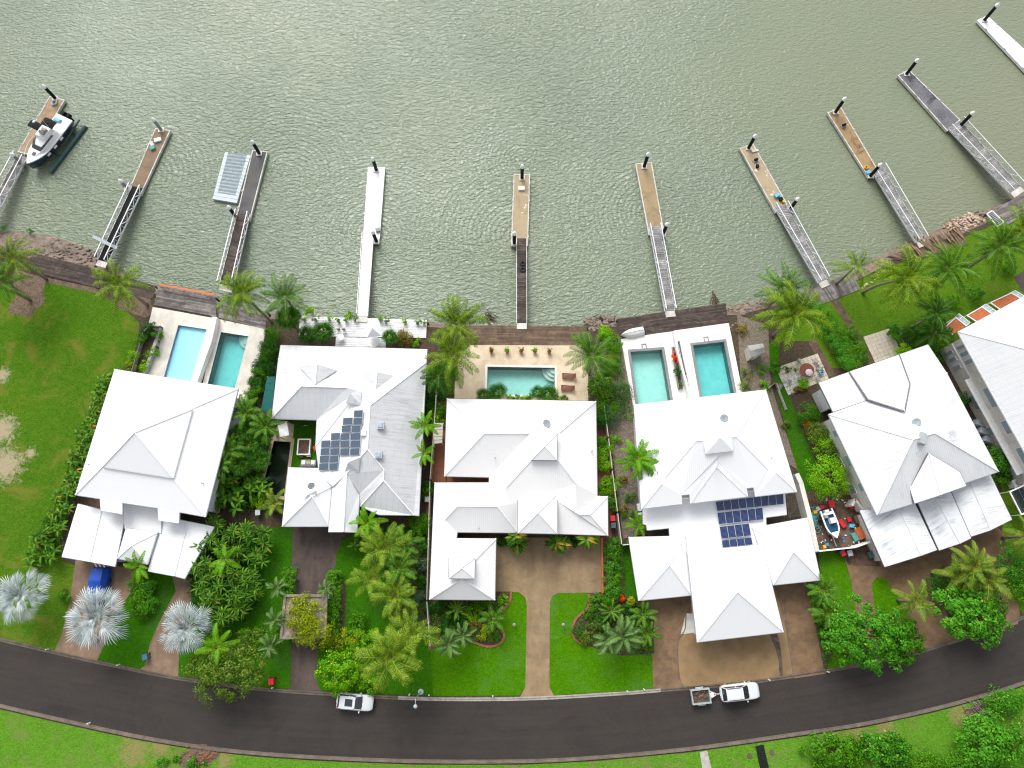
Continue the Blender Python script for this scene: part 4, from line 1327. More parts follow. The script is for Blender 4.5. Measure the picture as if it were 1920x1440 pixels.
walls(H, [(1189, 759), (1436, 731), (1494, 922), (1402, 931), (1202.5, 954)], e, M['render_w'], 0.7)
z1_, z2_ = 3.5, 3.15
V = dict(a=(1205, 940, z1_), b=(1471, 912, z1_), c=(1475, 965, z2_), d=(1436, 970, z2_), f=(1437, 990, z2_ - .1), g=(1440, 1050, z2_ - .4), h=(1294, 1056, z2_ - .4), i=(1256, 1006, z2_ - .1), j=(1255, 990, z2_), k=(1214, 994, z2_), l=(1212, 984, z2_ + .05), m=(1206, 982, z2_ + .05))
roof(H, V, [('a', 'b', 'c', 'd', 'f', 'g', 'h', 'i', 'j', 'k', 'l', 'm')], M['roof4'], ('a', 'b', 'c', 'd', 'f', 'g', 'h', 'i', 'j', 'k', 'l', 'm'), name='terrace_roof')
walls(H, [(1214, 945), (1440, 925), (1440, 1030), (1294, 1040), (1260, 992), (1214, 990)], 3.0, M['render_w'], 0.4, 'terrace_wall')


def pyramid(H, q, k, z, zt, mat, name, wmat, wi=0.5, notch=None):
 roof(H, dict(a=q[0] + (z,), b=q[1] + (z,), c=q[2] + (z,), d=q[3] + (z,), k=k + (zt,)), [('a', 'b', 'k'), ('b', 'c', 'k'), ('c', 'd', 'k'), ('d', 'a', 'k')], mat, ('a', 'b', 'c', 'd'), [('a', 'k'), ('b', 'k'), ('c', 'k'), ('d', 'k')], name=name, cap_r=0.07)
 walls(H, list(q), z, wmat, wi, 'garage_wall')


pyramid(H, [(1179, 1007.5), (1285, 1005), (1296, 1116), (1197.5, 1126)], (1255, 1060), 3.1, 5.0, M['roof4'], 'garage_roof', M['render_w'])
pyramid(H, [(1411, 990), (1514, 971), (1539, 1087.5), (1450, 1097)], (1487.5, 1035), 3.1, 5.0, M['roof4'], 'garage_roof', M['render_w'])
pyramid(H, [(1289, 1035), (1429, 1021), (1469, 1185), (1307.5, 1204)], (1382.5, 1110), 3.5, 6.3, M['roof4'], 'garage_roof', M['render_w'], 0.6)
dish(1356, 785, 7.1, 'satellite dish on the bright white roof above the teal pool', (-0.45, -0.5, 0.6), 0.5)
antenna(1259, 776, 6.4, 'small antenna on the bright white roof near the light pool', 0.8)
antenna(1342, 876, 7.0, 'antenna on the middle front gable of the bright white house', 1.0, 1.1, 0.9)
pipe(1445, 859, 6.2, 'vent pipe on the eastern slope of the bright white roof')
pipe(1232, 885, 6.4, 'vent pipe on the bright white roof beside the tall feathery palm')
qs = []
ZT = lambda x, y: 3.5 - 0.35 * (y - 930) / 40 * 0.5 + 0.05


def prow(n, tl, tr, br, bl):
 for i in range(n):
  f0, f1 = i / n, (i + 1) / n
  L2 = lambda a, b, f: (1120 + (a[0] + (b[0] - a[0]) * f) / 4, 860 + (a[1] + (b[1] - a[1]) * f) / 4)
  q = [L2(tl, tr, f0), L2(tl, tr, f1), L2(bl, br, f1), L2(bl, br, f0)]
  qs.append([(x, y, ZT(x, y)) for x, y in q])


prow(9, (884, 322), (1392, 262), (1396, 342), (896, 394))
prow(6, (896, 404), (1236, 366), (1244, 458), (910, 494))
prow(4, (914, 508), (1134, 484), (1152, 578), (928, 602))
prow(4, (930, 612), (1152, 588), (1164, 644), (938, 668))
solar_array('rows of deep blue solar panels on the low white terrace roof', qs, M['pv_blue'])
# pavers of the little court below the panels
t = thing('paved_court', 'small court of dark weathered square pavers beside the blue solar panels', 'paving', G(1490, 945))
a, b, c2, d = [G(*p) for p in ((1473, 925), (1500, 922), (1508, 968), (1478, 972))]
m = MB()
m.prism([a, b, c2, d], GZ, GZ + 0.03)
m.build('bed', M['soil'], t)
base = None
M['paver_sq'] = m_plain('weathered_square_paver', (0.11, 0.085, 0.065, 1), 0.85, var=0.5, scale=1.5, dirt=(0.05, 0.045, 0.035, 1), dirtamt=0.7)
for i in range(5):
 for j in range(8):
  f0, f1, g0, g1_ = i / 5, (i + .9) / 5, j / 8, (j + .9) / 8
  bl = lambda f, g: a.lerp(b, f).lerp(d.lerp(c2, f), g)
  m = MB()
  m.prism([bl(f0, g0), bl(f1, g0), bl(f1, g1_), bl(f0, g1_)], GZ + 0.03, GZ + 0.08 + rng.uniform(0, 0.01))
  m.build('paver', M['paver_sq'], t)

# ---------------------------------------------------------------- house with sagging gables above the boat yard
c = G(1710, 830)
H = thing('house', 'large stained white roof house with dark-edged gables above the boat yard', 'house', (c.x, c.y, GZ))
e = 5.2
V = dict(A=(1554, 777, e), B=(1775, 699, e), C=(1872.5, 884, e), c1=(1800, 885, 6.2), S=(1644, 965, e), p=(1712, 824, 8.4), q=(1752, 812, 8.4), s1=(1814, 904, e), s2=(1712, 944, e))
V['g0'] = (1742, 850, 7.6)
V['g1'] = (1800, 885, 6.0)
V['g2'] = (1706, 916, 6.0)
roof(H, V, [('A', 'B', 'q', 'p'), ('B', 'C', 'q'), ('p', 'q', 'C', 's1', 's2', 'S'), ('A', 'p', 'S')], M['roof5'], ('A', 'B', 'C', 's1', 's2', 'S'), [('A', 'p'), ('B', 'q'), ('C', 'q'), ('S', 'p'), ('p', 'q')], cap_mat=M['roof1'])
# verandah on the river side and its centre gable
roof(H, dict(a=(1535, 717.5, 4.6), b=(1740, 646, 4.6), c=(1775, 699, 5.15), d=(1562, 772, 5.15)), [('a', 'b', 'c', 'd')], M['roof5'], ('a', 'b', 'c', 'd'), name='verandah_roof', gut=M['gutter_d'])
o_, P_ = roof(H, dict(a=(1592, 697, 4.75), m=(1640, 681, 5.5), b=(1686, 665, 4.75), c=(1706, 720, 5.5), k=(1696, 771, 7.0), d=(1627, 749, 5.6)), [('a', 'm', 'k', 'd'), ('m', 'b', 'c', 'k')], M['roof5'], (), [('m', 'k')], name='gable_roof')
for a, b in (('a', 'd'), ('d', 'k'), ('b', 'c'), ('c', 'k')):
 m = MB()
 m.bar(P_[a] + Vector((0, 0, 0.02)), P_[b] + Vector((0, 0, 0.02)), 0.14, 0.12)
 m.build('flashing', M['gutter_d'], o_)
o_, P_ = roof(H, dict(k=(1742, 850, 7.9), a=(1800, 885, 6.3), b=(1812, 911, 5.6), r=(1764, 928, 6.9), c=(1715, 944, 5.6), d=(1706, 916, 6.0)), [('k', 'a', 'b', 'r'), ('k', 'r', 'c', 'd')], M['roof1'], ('b', 'r', 'c', 'd', 'k', 'a'), [('k', 'r')], name='gable_roof', gut=M['gutter_d'], fascia=0.28)
# stained awning roofs over the garages
e = 3.4
o_, _ = roof(H, dict(a=(1612, 957, e), r=(1684, 950, e + .5), b=(1709, 930, e + .3), c=(1757, 1031, e - .1), s=(1727, 1042, e + .3), d=(1659, 1063, e - .1)), [('a', 'r', 's', 'd'), ('r', 'b', 'c', 's')], M['roof5d'], ('a', 'r', 'b', 'c', 's', 'd'), [('r', 's')], name='garage_roof', gut=M['gutter_d'])
roof(H, dict(a=(1719, 938, e + .35), r=(1752, 930, e + .8), b=(1781, 918, e + .35), c=(1821, 1009, e), s=(1800, 1019, e + .5), d=(1761, 1032, e)), [('a', 'r', 's', 'd'), ('r', 'b', 'c', 's')], M['roof5d'], ('a', 'r', 'b', 'c', 's', 'd'), [('r', 's')], name='garage_roof', gut=M['gutter_d'])
roof(H, dict(a=(1782.5, 918, e), r=(1817, 900, e + .5), b=(1856, 888, e), c=(1897.5, 974, e - .1), s=(1857.5, 994, e + .4), d=(1821, 1006, e - .1)), [('a', 'r', 's', 'd'), ('r', 'b', 'c', 's')], M['roof5d'], ('a', 'r', 'b', 'c', 's', 'd'), [('r', 's')], name='garage_roof', gut=M['gutter_d'])
w_, q = walls(H, [(1554, 777), (1775, 699), (1872.5, 884), (1644, 965)], 5.2, M['render'], 0.5)
for s0, s1 in ((0.12, 0.2), (0.4, 0.52), (0.7, 0.8)):
 window_on(w_, q[0], q[3], s0, s1, 3.2, 4.5)
 window_on(w_, q[0], q[3], s0, s1, 0.8, 2.1)
walls(H, [(1535, 717.5), (1740, 646), (1775, 699), (1562, 772)], 4.6, M['render_w'], 0.7, 'verandah_wall')
walls(H, [(1612, 957), (1709, 930), (1757, 1031), (1659, 1063)], 3.1, M['render'], 0.6, 'garage_wall')
walls(H, [(1719, 945), (1781, 926), (1821, 1005), (1761, 1030)], 3.1, M['render'], 0.6, 'garage_wall')
walls(H, [(1785, 920), (1856, 891), (1897, 972), (1825, 1000)], 3.1, M['render'], 0.6, 'garage_wall')
dish(1714, 793, 7.2, 'satellite dish on the stained roof between its two gables', (-0.5, -0.3, 0.7), 0.5)
antenna(1718, 850, 7.6, 'antenna near the ridge of the stained white roof', 1.2, 1.0)
antenna(1694, 848, 7.0, 'small antenna on the western slope of the stained roof', 0.7, 0.4, 0.7)
antenna(1781, 815, 7.4, 'small antenna on the eastern slope of the stained roof', 0.7, 0.8, 0.7)
m = MB()
cc = G(1730, 822, GZ + 8.5)
m.box(cc, (0.8, 1.6, 0.5), R(-20), taper=0.85)
tag(m.build('roof_cowl', M['steel']), 'grey metal cowl at the ridge of the stained roof', 'roof cowl')

# ---------------------------------------------------------------- tall house at the edge of the picture
c = G(1930, 740)
H = thing('house', 'tall cream rendered house with gridded white roof and red tiled awnings', 'house', (c.x, c.y, GZ))
e = 6.4
V = dict(A=(1797.5, 622, e), B=(1960, 535, e), C=(2150, 850, e), D=(1990, 968, e), p=(1925, 655, 9.2), q=(2020, 800, 9.2), m=(1840, 700, e), n=(1855, 694, e))
roof(H, V, [('A', 'B', 'p'), ('B', 'C', 'q', 'p'), ('C', 'D', 'q'), ('A', 'p', 'q', 'D', 'm')], M['roof6'], ('A', 'B', 'C', 'D', 'm'), [('A', 'p'), ('B', 'p'), ('p', 'q'), ('C', 'q'), ('D', 'q')], cap_mat=M['roof1'], gut=M['roof1'])
w_, q = walls(H, [(1797.5, 622), (1960, 535), (2150, 850), (1990, 968)], e, M['render'], 0.9)
L0, L1 = q[0], q[3]
for s0, s1 in ((0.03, 0.055), (0.07, 0.10), (0.12, 0.15)):
 window_on(w_, L0, L1, s0, s1, 3.4, 5.2)
 window_on(w_, L0, L1, s0, s1, 0.8, 2.4)
for s0, s1 in ((0.30, 0.42), (0.50, 0.58), (0.66, 0.78), (0.84, 0.9)):
 window_on(w_, L0, L1, s0, s1, 3.9, 5.0)
 window_on(w_, L0, L1, s0 + 0.01, s1 - 0.02, 0.9, 2.1)
d = (Vector((L1.x, L1.y, 0)) - Vector((L0.x, L0.y, 0)))
n = Vector((d.y, -d.x, 0)).normalized()
a, b = Vector((L0.x, L0.y, 0)) + d * 0.22, Vector((L0.x, L0.y, 0)) + d * 0.80
m = MB()
m.bar(a + n * 0.45 + Vector((0, 0, GZ + 2.9)), b + n * 0.45 + Vector((0, 0, GZ + 2.9)), 0.9, 0.16)
m.build('ledge', M['white_paint'], H)
m = MB()
m.bar(Vector((L0.x, L0.y, 0)) + n * 0.06 + Vector((0, 0, GZ + 2.95)), a + n * 0.06 + Vector((0, 0, GZ + 2.95)), 0.12, 0.2)
m.build('string_course', M['render_w'], H)
m = MB()
m.bar(Vector((L0.x, L0.y, 0)) + n * 0.08 + Vector((0, 0, GZ + 5.9)), Vector((L1.x, L1.y, 0)) + n * 0.08 + Vector((0, 0, GZ + 5.9)), 0.14, 0.22)
m.build('cornice', M['white_paint'], H)
# red tiled balcony awnings on the river front, each with its white frame
M['tile_red'] = m_plain('orange_roof_tile', (0.46, 0.125, 0.05, 1), 0.8, var=0.3, scale=4)
for (tl, tr, br, bl), lab in ((((1772, 613), (1791, 596), (1811, 612), (1785, 628)), 'lowest'), (((1812, 592), (1840, 576), (1860, 590), (1832, 605)), 'middle'), (((1856, 568), (1895, 550), (1922, 566), (1880, 585)), 'upper')):
 P = [G(x, y, GZ + z) for (x, y), z in zip((tl, tr, br, bl), (2.9, 2.9, 3.9, 3.9))]
 t = thing('tiled_awning', 'orange tiled balcony awning with white frame, ' + lab + ' of the three by the tall house', 'awning', (P[0].x, P[0].y, GZ), 'tiled awnings on the tall house')
 nrow = 7
 for i in range(nrow):
  m = MB()
  f0, f1 = i / nrow, (i + 0.9) / nrow
  a, b = P[0].lerp(P[3], f0), P[1].lerp(P[2], f0)
  c2, d2 = P[1].lerp(P[2], f1), P[0].lerp(P[3], f1)
  u = Vector((0, 0, 0.09))
  k = Vector((0, 0, 0.03))
  m.add([a + u, b + u, c2 + k, d2 + k, a - k, b - k, c2 - k, d2 - k], [(0, 1, 2, 3), (7, 6, 5, 4), (0, 4, 5, 1), (1, 5, 6, 2), (2, 6, 7, 3), (3, 7, 4, 0)])
  m.build('tile_course', M['tile_red'], t)
 m = MB()
 for a, b in ((P[0], P[1]), (P[0], P[3]), (P[1], P[2])):
  m.bar(a + Vector((0, 0, 0.1)), b + Vector((0, 0, 0.1)), 0.14, 0.12)
 m.build('frame', M['white_paint'], t)
 m = MB()
 for s in range(2):
  p = P[s]
  m.bar(Vector((p.x, p.y, GZ)), p, 0.12, 0.12)
 m.build('post', M['white_paint'], t)
 # glazed balustrade beside the awning
 a, b = P[1].lerp(P[2], -0.05), P[1].lerp(P[2], 1.0)
 off = (P[1] - P[0]).normalized() * 0.75
 m = MB()
 for i in range(3):
  g0, g1_ = a.lerp(b, (i + 0.06) / 3), a.lerp(b, (i + 0.94) / 3)
  m.add([g0 + off * 0.15, g1_ + off * 0.15, g1_ + off, g0 + off], [(0, 1, 2, 3)])
 m.build('glass_panel', M['window'], t)
 m = MB()
 m.bar(a + off * 1.1, b + off * 1.1, 0.1, 0.1)
 m.bar(a + off * 0.1, b + off * 0.1, 0.1, 0.1)
 for i in range(4):
  p = a.lerp(b, i / 3)
  m.bar(p + off * 0.1, p + off * 1.1, 0.07, 0.07)
 m.build('rail', M['white_paint'], t)

# ---------------------------------------------------------------- gatehouse over the dark drive
P = [G(*p, GZ + 2.7) for p in ((534, 1115), (614, 1115), (612, 1195), (526, 1198))]
c = sum(P, Vector()) / 4
t = thing('gatehouse', 'square stone-topped gatehouse roof half covered by a yellow-green creeper', 'gatehouse', (c.x, c.y, GZ))
m = MB()
m.prism(P, GZ + 2.5, GZ + 2.75)
M['old_stone'] = m_plain('lichened_slab', (0.24, 0.20, 0.155, 1), 0.95, var=0.45, scale=2, bump=0.6, dirt=(0.10, 0.095, 0.06, 1), dirtamt=0.9)
m.build('roof_slab', M['old_stone'], t)
o = inset(P, -0.05)
i_ = inset(P, 0.25)
for k in range(4):
 m = MB()
 j = (k + 1) % 4
 m.prism([o[k], o[j], i_[j], i_[k]], GZ + 2.75, GZ + 2.93 + 0.003 * k)
 m.build('parapet', M['old_stone'], t)
for k in range(4):
 m = MB()
 m.box((i_[k].x, i_[k].y, GZ + 1.25), (0.5, 0.5, 2.5))
 m.build('pillar', M['render'], t)
# ================================================================== jetties, decks, boats
M['board_grey'] = m_timber('grey_boards', (0.12, 0.105, 0.098, 1), (0.32, 0.29, 0.275, 1), (0.06, 0.05, 0.045, 1))
M['board_silver'] = m_timber('silvered_boards', (0.20, 0.195, 0.195, 1), (0.40, 0.39, 0.39, 1), (0.10, 0.095, 0.095, 1))
M['board_brown'] = m_timber('brown_boards', (0.13, 0.085, 0.055, 1), (0.22, 0.15, 0.10, 1), (0.05, 0.035, 0.022, 1))
M['board_dark'] = m_timber('dark_boards', (0.05, 0.034, 0.029, 1), (0.13, 0.095, 0.08, 1), (0.02, 0.016, 0.014, 1))
M['board_white'] = m_timber('white_painted_boards', (0.68, 0.69, 0.70, 1), (0.78, 0.785, 0.79, 1), (0.55, 0.55, 0.55, 1))
M['board_tan'] = m_timber('raw_boards', (0.24, 0.16, 0.09, 1), (0.34, 0.235, 0.14, 1), (0.10, 0.07, 0.04, 1))
M['pile_black'] = m_plain('black_pile_sleeve', (0.008, 0.009, 0.011, 1), 0.7, var=0.2, spec=.2)
M['pile_grey'] = m_plain('grey_pile', (0.24, 0.25, 0.255, 1), 0.6, var=0.2)
M['pile_cap'] = m_plain('white_pile_cap', (0.82, 0.83, 0.84, 1), 0.4, var=0.04)


def m_dock(name, a, b, dirt, amt=0.7, worn=None):
 t = NT(name)
 w = t.coord('World')
 n = t.noise(w, 0.55, 6.0, 0.65, 0.6)
 f = t.noise(w, 9.0, 3.0, 0.7)
 col = t.mix(0.35, t.ramp(n, [(0.3, a), (0.7, b)]), t.ramp(f, [(0.3, tuple(x * 0.7 for x in a[:3]) + (1,)), (0.7, tuple(min(1, x * 1.25) for x in b[:3]) + (1,))]))
 d = t.ramp(t.noise(t.mapped(w, loc=(9, 4, 2)), 0.42, 6.0, 0.7, 0.9), [(0.5, (0, 0, 0, 1)), (0.66, (amt,) * 3 + (1,))])
 col = t.mix(d, col, dirt)
 if worn:
  d = t.ramp(t.noise(t.mapped(w, loc=(1, 14, 2)), 0.5, 6.0, 0.7, 0.9), [(0.6, (0, 0, 0, 1)), (0.64, (1, 1, 1, 1))])
  col = t.mix(d, col, worn)
 return t.set(color=col, rough=0.8, spec=0.3, normal=t.bump(f, 0.2, 0.02))


M['dock_sand'] = m_dock('sandy_dock', (0.28, 0.20, 0.12, 1), (0.36, 0.265, 0.165, 1), (0.22, 0.13, 0.075, 1))
M['dock_brown'] = m_dock('brown_dock', (0.17, 0.115, 0.075, 1), (0.25, 0.17, 0.11, 1), (0.12, 0.10, 0.04, 1))
M['dock_dark'] = m_dock('charcoal_dock', (0.075, 0.075, 0.075, 1), (0.12, 0.115, 0.11, 1), (0.05, 0.05, 0.055, 1))
M['dock_white'] = m_dock('white_dock', (0.74, 0.75, 0.78, 1), (0.80, 0.81, 0.83, 1), (0.72, 0.72, 0.74, 1), 0.4)
M['dock_tan'] = m_dock('tan_dock', (0.335, 0.265, 0.165, 1), (0.40, 0.32, 0.205, 1), (0.27, 0.20, 0.11, 1), 0.6, (0.72, 0.69, 0.62, 1))
M['dock_gold'] = m_dock('golden_dock', (0.28, 0.21, 0.115, 1), (0.35, 0.27, 0.155, 1), (0.19, 0.14, 0.075, 1))
M['dock_rust'] = m_dock('rust_stained_dock', (0.25, 0.165, 0.085, 1), (0.34, 0.23, 0.12, 1), (0.085, 0.05, 0.035, 1), 0.9)
M['dock_black'] = m_dock('blackened_dock', (0.055, 0.058, 0.065, 1), (0.21, 0.21, 0.22, 1), (0.02, 0.02, 0.024, 1), 0.9)
PZ = 0.55


def pontoon(q, mat, label, rim=M['concrete_p'], name='pontoon'):
 P = [G(x, y, PZ) for x, y in q]
 c = sum(P, Vector()) / 4
 t = thing(name, label, 'pontoon', (c.x, c.y, 0), 'pontoons moored along the river')
 ins = inset(P, 0.16)
 m = MB()
 m.prism(ins, PZ - 0.12, PZ - 0.02)
 m.build('deck', mat, t)
 for k in range(4):
  j = (k + 1) % 4
  m = MB()
  m.prism([P[k], P[j], ins[j], ins[k]], PZ - 0.4, PZ + 0.012 + 0.003 * k)
  m.build('fender_rail', rim, t)
 L_ = (P[0] - P[3]).length
 for k in range(5):
  f0, f1 = (k + 0.06) / 5, (k + 0.94) / 5
  a, b, c2, d = ins[0].lerp(ins[3], f0), ins[1].lerp(ins[2], f0), ins[1].lerp(ins[2], f1), ins[0].lerp(ins[3], f1)
  m = MB()
  m.prism([a, b, c2, d], -0.35, PZ - 0.14)
  m.build('float', M['float_casing'], t)
 # mooring cleats down both edges
 for k in range(4):
  for s in (0, 1):
   a = P[s].lerp(P[3 - s], (k + 0.5) / 4)
   m = MB()
   d = (P[0] - P[3]).normalized()
   m.box((a.x, a.y, PZ + 0.05), (0.12, 0.1, 0.1))
   m.bar(a + d * 0.2 + Vector((0, 0, 0.1)), a - d * 0.2 + Vector((0, 0, 0.1)), 0.06, 0.06)
   m.build('cleat', M['steel'], t)
 return t


def pile(base, top, label, grey=False):
 b = G(base[0], base[1], PZ)
 # height at which the survey ray of the top passes the pile's foot
 best, hz = 1e9, 3.0
 for i in range(10, 90):
  z = PZ + i * 0.1
  p = G(top[0], top[1], z)
  d = (p.x - b.x) ** 2 + (p.y - b.y) ** 2
  if d < best:
   best, hz = d, z
 t = thing('mooring_pile', label, 'pile', (b.x, b.y, -1.5), 'mooring piles of the pontoons')
 m = MB()
 m.lathe((b.x, b.y, -1.5), [(0.25, 0), (0.25, hz + 1.5 - 0.45)], 14)
 m.build('shaft', M['pile_grey'] if grey else M['pile_black'], t, smooth=False)
 m = MB()
 m.lathe((b.x, b.y, hz - 0.45), [(0.31, 0), (0.31, 0.16), (0.22, 0.42), (0.06, 0.62), (0.0, 0.64)], 14)
 m.build('cap', M['pile_cap'], t, smooth=True)
 m = MB()
 m.box((b.x, b.y, PZ + 0.06), (0.85, 0.85, 0.10))
 m.build('guide_collar', M['concrete_p'], t)
 return t


def gangway(a0, a1, b0, b1, label, deck_mat, truss=True, h=1.0, rail=M['alu'], pitch=0.3, za=PZ + 0.18, zb=GZ + 0.12, solid=False):
 """walkway from the pontoon (a0, a1 = its two sides) up to the shore (b0, b1)"""
 A0, A1, B0, B1 = G(*a0, za), G(*a1, za), G(*b0, zb), G(*b1, zb)
 c = (A0 + A1 + B0 + B1) / 4
 t = thing('gangway', label, 'gangway', (c.x, c.y, 0), 'gangways from shore to pontoon')
 L_ = ((A0 + A1) / 2 - (B0 + B1) / 2).length
 n = max(4, int(L_ / pitch))
 m = MB()
 up = Vector((0, 0, 0.03))
 fill = 0.97 if solid else 0.86
 for i in range(n):
  p0, p1 = A0.lerp(B0, i / n), A1.lerp(B1, i / n)
  q0, q1 = A0.lerp(B0, (i + fill) / n), A1.lerp(B1, (i + fill) / n)
  j = Vector((0, 0, rng.uniform(0, 0.012)))
  m.add([v + up + j for v in (p0, p1, q1, q0)] + [v - up for v in (p0, p1, q1, q0)], [(0, 1, 2, 3), (7, 6, 5, 4), (0, 4, 5, 1), (1, 5, 6, 2), (2, 6, 7, 3), (3, 7, 4, 0)])
 m.build('deck_boards', deck_mat, t, kind='stuff')
 for S, E_ in ((A0, B0), (A1, B1)):
  m = MB()
  lo = Vector((0, 0, -0.12))
  m.bar(S + lo, E_ + lo, 0.1, 0.28)
  m.build('stringer', rail, t)
  if truss:
   m = MB()
   hi = Vector((0, 0, h))
   m.bar(S + hi, E_ + hi, 0.11, 0.10)
   k = max(5, int(L_ / 1.15))
   for i in range(k + 1):
    p = S.lerp(E_, i / k)
    m.bar(p, p + hi, 0.055, 0.055)
    if i < k:
     p2 = S.lerp(E_, (i + 1) / k)
     if i % 2:
      m.bar(p, p2 + hi, 0.08, 0.07)
     else:
      m.bar(p + hi, p2, 0.08, 0.07)
   m.build('truss', rail, t)
 m = MB()
 d = (B0 - A0).normalized()
 m.add([B0, B1, B1 + d * 0.9, B0 + d * 0.9, B0 - up * 3, B1 - up * 3, B1 + d * 0.9 - up * 3, B0 + d * 0.9 - up * 3], [(3, 2, 1, 0), (4, 5, 6, 7), (0, 1, 5, 4), (1, 2, 6, 5), (2, 3, 7, 6), (3, 0, 4, 7)])
 m.build('landing_plate', M['concrete_p'], t)
 return t


pontoon([(93, 180), (122, 187), (60, 292), (33, 285)], M['dock_sand'], 'sandy pontoon with the white cruiser moored alongside')
pile((103.7, 184.4), (79, 161), 'black pile at the outer end of the cruiser pontoon')
pile((39, 304), (20, 289), 'grey pile at the shore end of the cruiser pontoon', True)
gangway((34, 290), (50, 296), (-30, 408), (-12, 414), 'aluminium trussed gangway running to the cruiser pontoon', M['board_grey'])

pontoon([(291, 240), (320, 244), (264, 366), (240, 360)], M['dock_brown'], 'brown stained pontoon between the cruiser and the cube float')
pile((302.5, 243.7), (285, 223), 'grey pile at the outer end of the brown stained pontoon', True)
pile((238.7, 352.5), (224.2, 337), 'grey pile at the shore end of the brown stained pontoon', True)
gangway((248, 349), (268, 353), (184, 487), (202, 492), 'trussed gangway with black tread and a tilted pale board across it', M['black'], solid=True)

pontoon([(473, 281), (502, 284), (468.5, 415), (443, 405)], M['dock_dark'], 'charcoal pontoon with the pale cube float attached')
pile((486.2, 287.8), (472.1, 263.9), 'black pile at the outer end of the charcoal pontoon by the cube float')
pile((442.3, 406.5), (428.2, 386.6), 'black pile where the gangway meets the charcoal pontoon by the cube float')
gangway((446, 398), (468, 402), (412, 532), (437, 538), 'trussed gangway with brown boards leading to the charcoal pontoon', M['board_dark'])

pontoon([(690, 313), (722, 313), (711, 456), (680, 456)], M['dock_white'], 'plain white painted pontoon in line with the white deck', M['white_paint'])
pile((705.8, 318.8), (697.9, 295.8), 'black pile at the outer end of the white pontoon mid-river')
pile((705.8, 452.5), (698.7, 433.9), 'black pile leaning over the shore end of the mid-river white pontoon')
gangway((681, 440), (700, 440), (671, 593), (689, 593), 'white painted gangway without truss from the white deck', M['board_white'], False, rail=M['white_paint'], solid=True)
# its single handrail
A, B = G(682, 440, PZ + 0.2), G(672, 592, GZ + 0.12)
t = thing('handrail', 'thin white handrail along one side of the white gangway', 'handrail', ((A.x + B.x) / 2, (A.y + B.y) / 2, 0))
m = MB()
m.bar(A + Vector((-0.05, 0, 1.0)), B + Vector((-0.05, 0, 1.0)), 0.06, 0.06)
m.build('rail', M['white_paint'], t)
for i in range(9):
 p = A.lerp(B, i / 8) + Vector((-0.05, 0, 0))
 m = MB()
 m.bar(p, p + Vector((0, 0, 1.0)), 0.05, 0.05)
 m.build('post', M['white_paint'], t)

pontoon([(963, 326), (994, 327), (990, 461), (958, 461)], M['dock_tan'], 'tan pontoon with worn white edge below the wide brown deck')
pile((978.8, 334.2), (979.8, 310.5), 'black pile at the outer end of the worn tan pontoon')
pile((964.3, 456), (964.3, 436.2), 'black pile at the shore end of the worn tan pontoon')
gangway((969, 447), (987, 447), (969, 606), (987.5, 606), 'dark boarded gangway with two tyres lying on it', M['board_dark'], False)

pontoon([(1191, 306.5), (1222, 303.5), (1247, 444), (1216, 440)], M['dock_gold'], 'golden brown pontoon in line with the twin pools')
pile((1207.8, 312.4), (1214.7, 287.3), 'black pile at the outer end of the golden brown pontoon')
pile((1242.4, 440.1), (1251.9, 418.9), 'black pile at the shore end of the golden brown pontoon')
gangway((1217, 424), (1236.5, 424), (1247, 584), (1265, 582), 'railed gangway with grey boards leading to the twin-pool deck', M['board_silver'])

pontoon([(1386.5, 278), (1412, 269), (1477, 383), (1454, 399)], M['dock_tan'], 'pale sandy pontoon carrying blue and black gear')
pile((1403.4, 277.8), (1416.7, 253), 'black pile at the outer end of the sandy gear-strewn pontoon')
pile((1482.2, 391.1), (1496.4, 371.6), 'black pile beside the gangway of the sandy gear-strewn pontoon')
gangway((1451, 386), (1473, 383), (1535, 531), (1550, 524), 'trussed gangway with grey boards landing on the short grey deck', M['board_silver'])

pontoon([(1551, 211), (1577, 201), (1645, 316), (1629, 334)], M['dock_rust'], 'rust-stained pontoon with a yellow coil at one end')
pile((1566.3, 210.5), (1584.9, 183.9), 'black pile at the outer end of the rust-stained pontoon')
pile((1631.8, 330), (1652.2, 307.3), 'black pile beside the yellow coil on the rust-stained pontoon')
gangway((1636, 322), (1654, 312), (1718, 455), (1734, 449), 'trussed gangway landing on the broken jetty', M['board_silver'])

pontoon([(1683, 141), (1704, 130), (1801, 225), (1776, 246)], M['dock_black'], 'long blackened pontoon near the upper corner white one')
pile((1699.5, 139), (1721.7, 111.2), 'black pile at the outer end of the blackened pontoon')
pile((1800.5, 235.5), (1826.1, 209.8), 'black pile at the shore end of the blackened pontoon')
gangway((1778, 240), (1800, 226), (1894, 362), (1913, 349), 'trussed gangway running up from the blackened pontoon', M['board_silver'])

pontoon([(1832, 38), (1851, 29), (1995, 160), (1972, 185)], M['dock_white'], 'white pontoon cut off by the upper corner of the view', M['white_paint'])
pile((1845.6, 38.1), (1871.3, 7.1), 'black pile at the end of the upper corner white pontoon')

# tilted white board across the second gangway
P = [G(173, 442, 2.6), G(178, 444.5, 3.0), G(222, 464, 1.9), G(218, 464, 1.5)]
a, b = G(174, 443, 3.3), G(219, 465, 2.3)
m = MB()
m.bar(a, b, 0.45, 0.05)
tag(m.build('notice_board', M['dish']), 'pale grey board tilted across the black-treaded gangway', 'board')

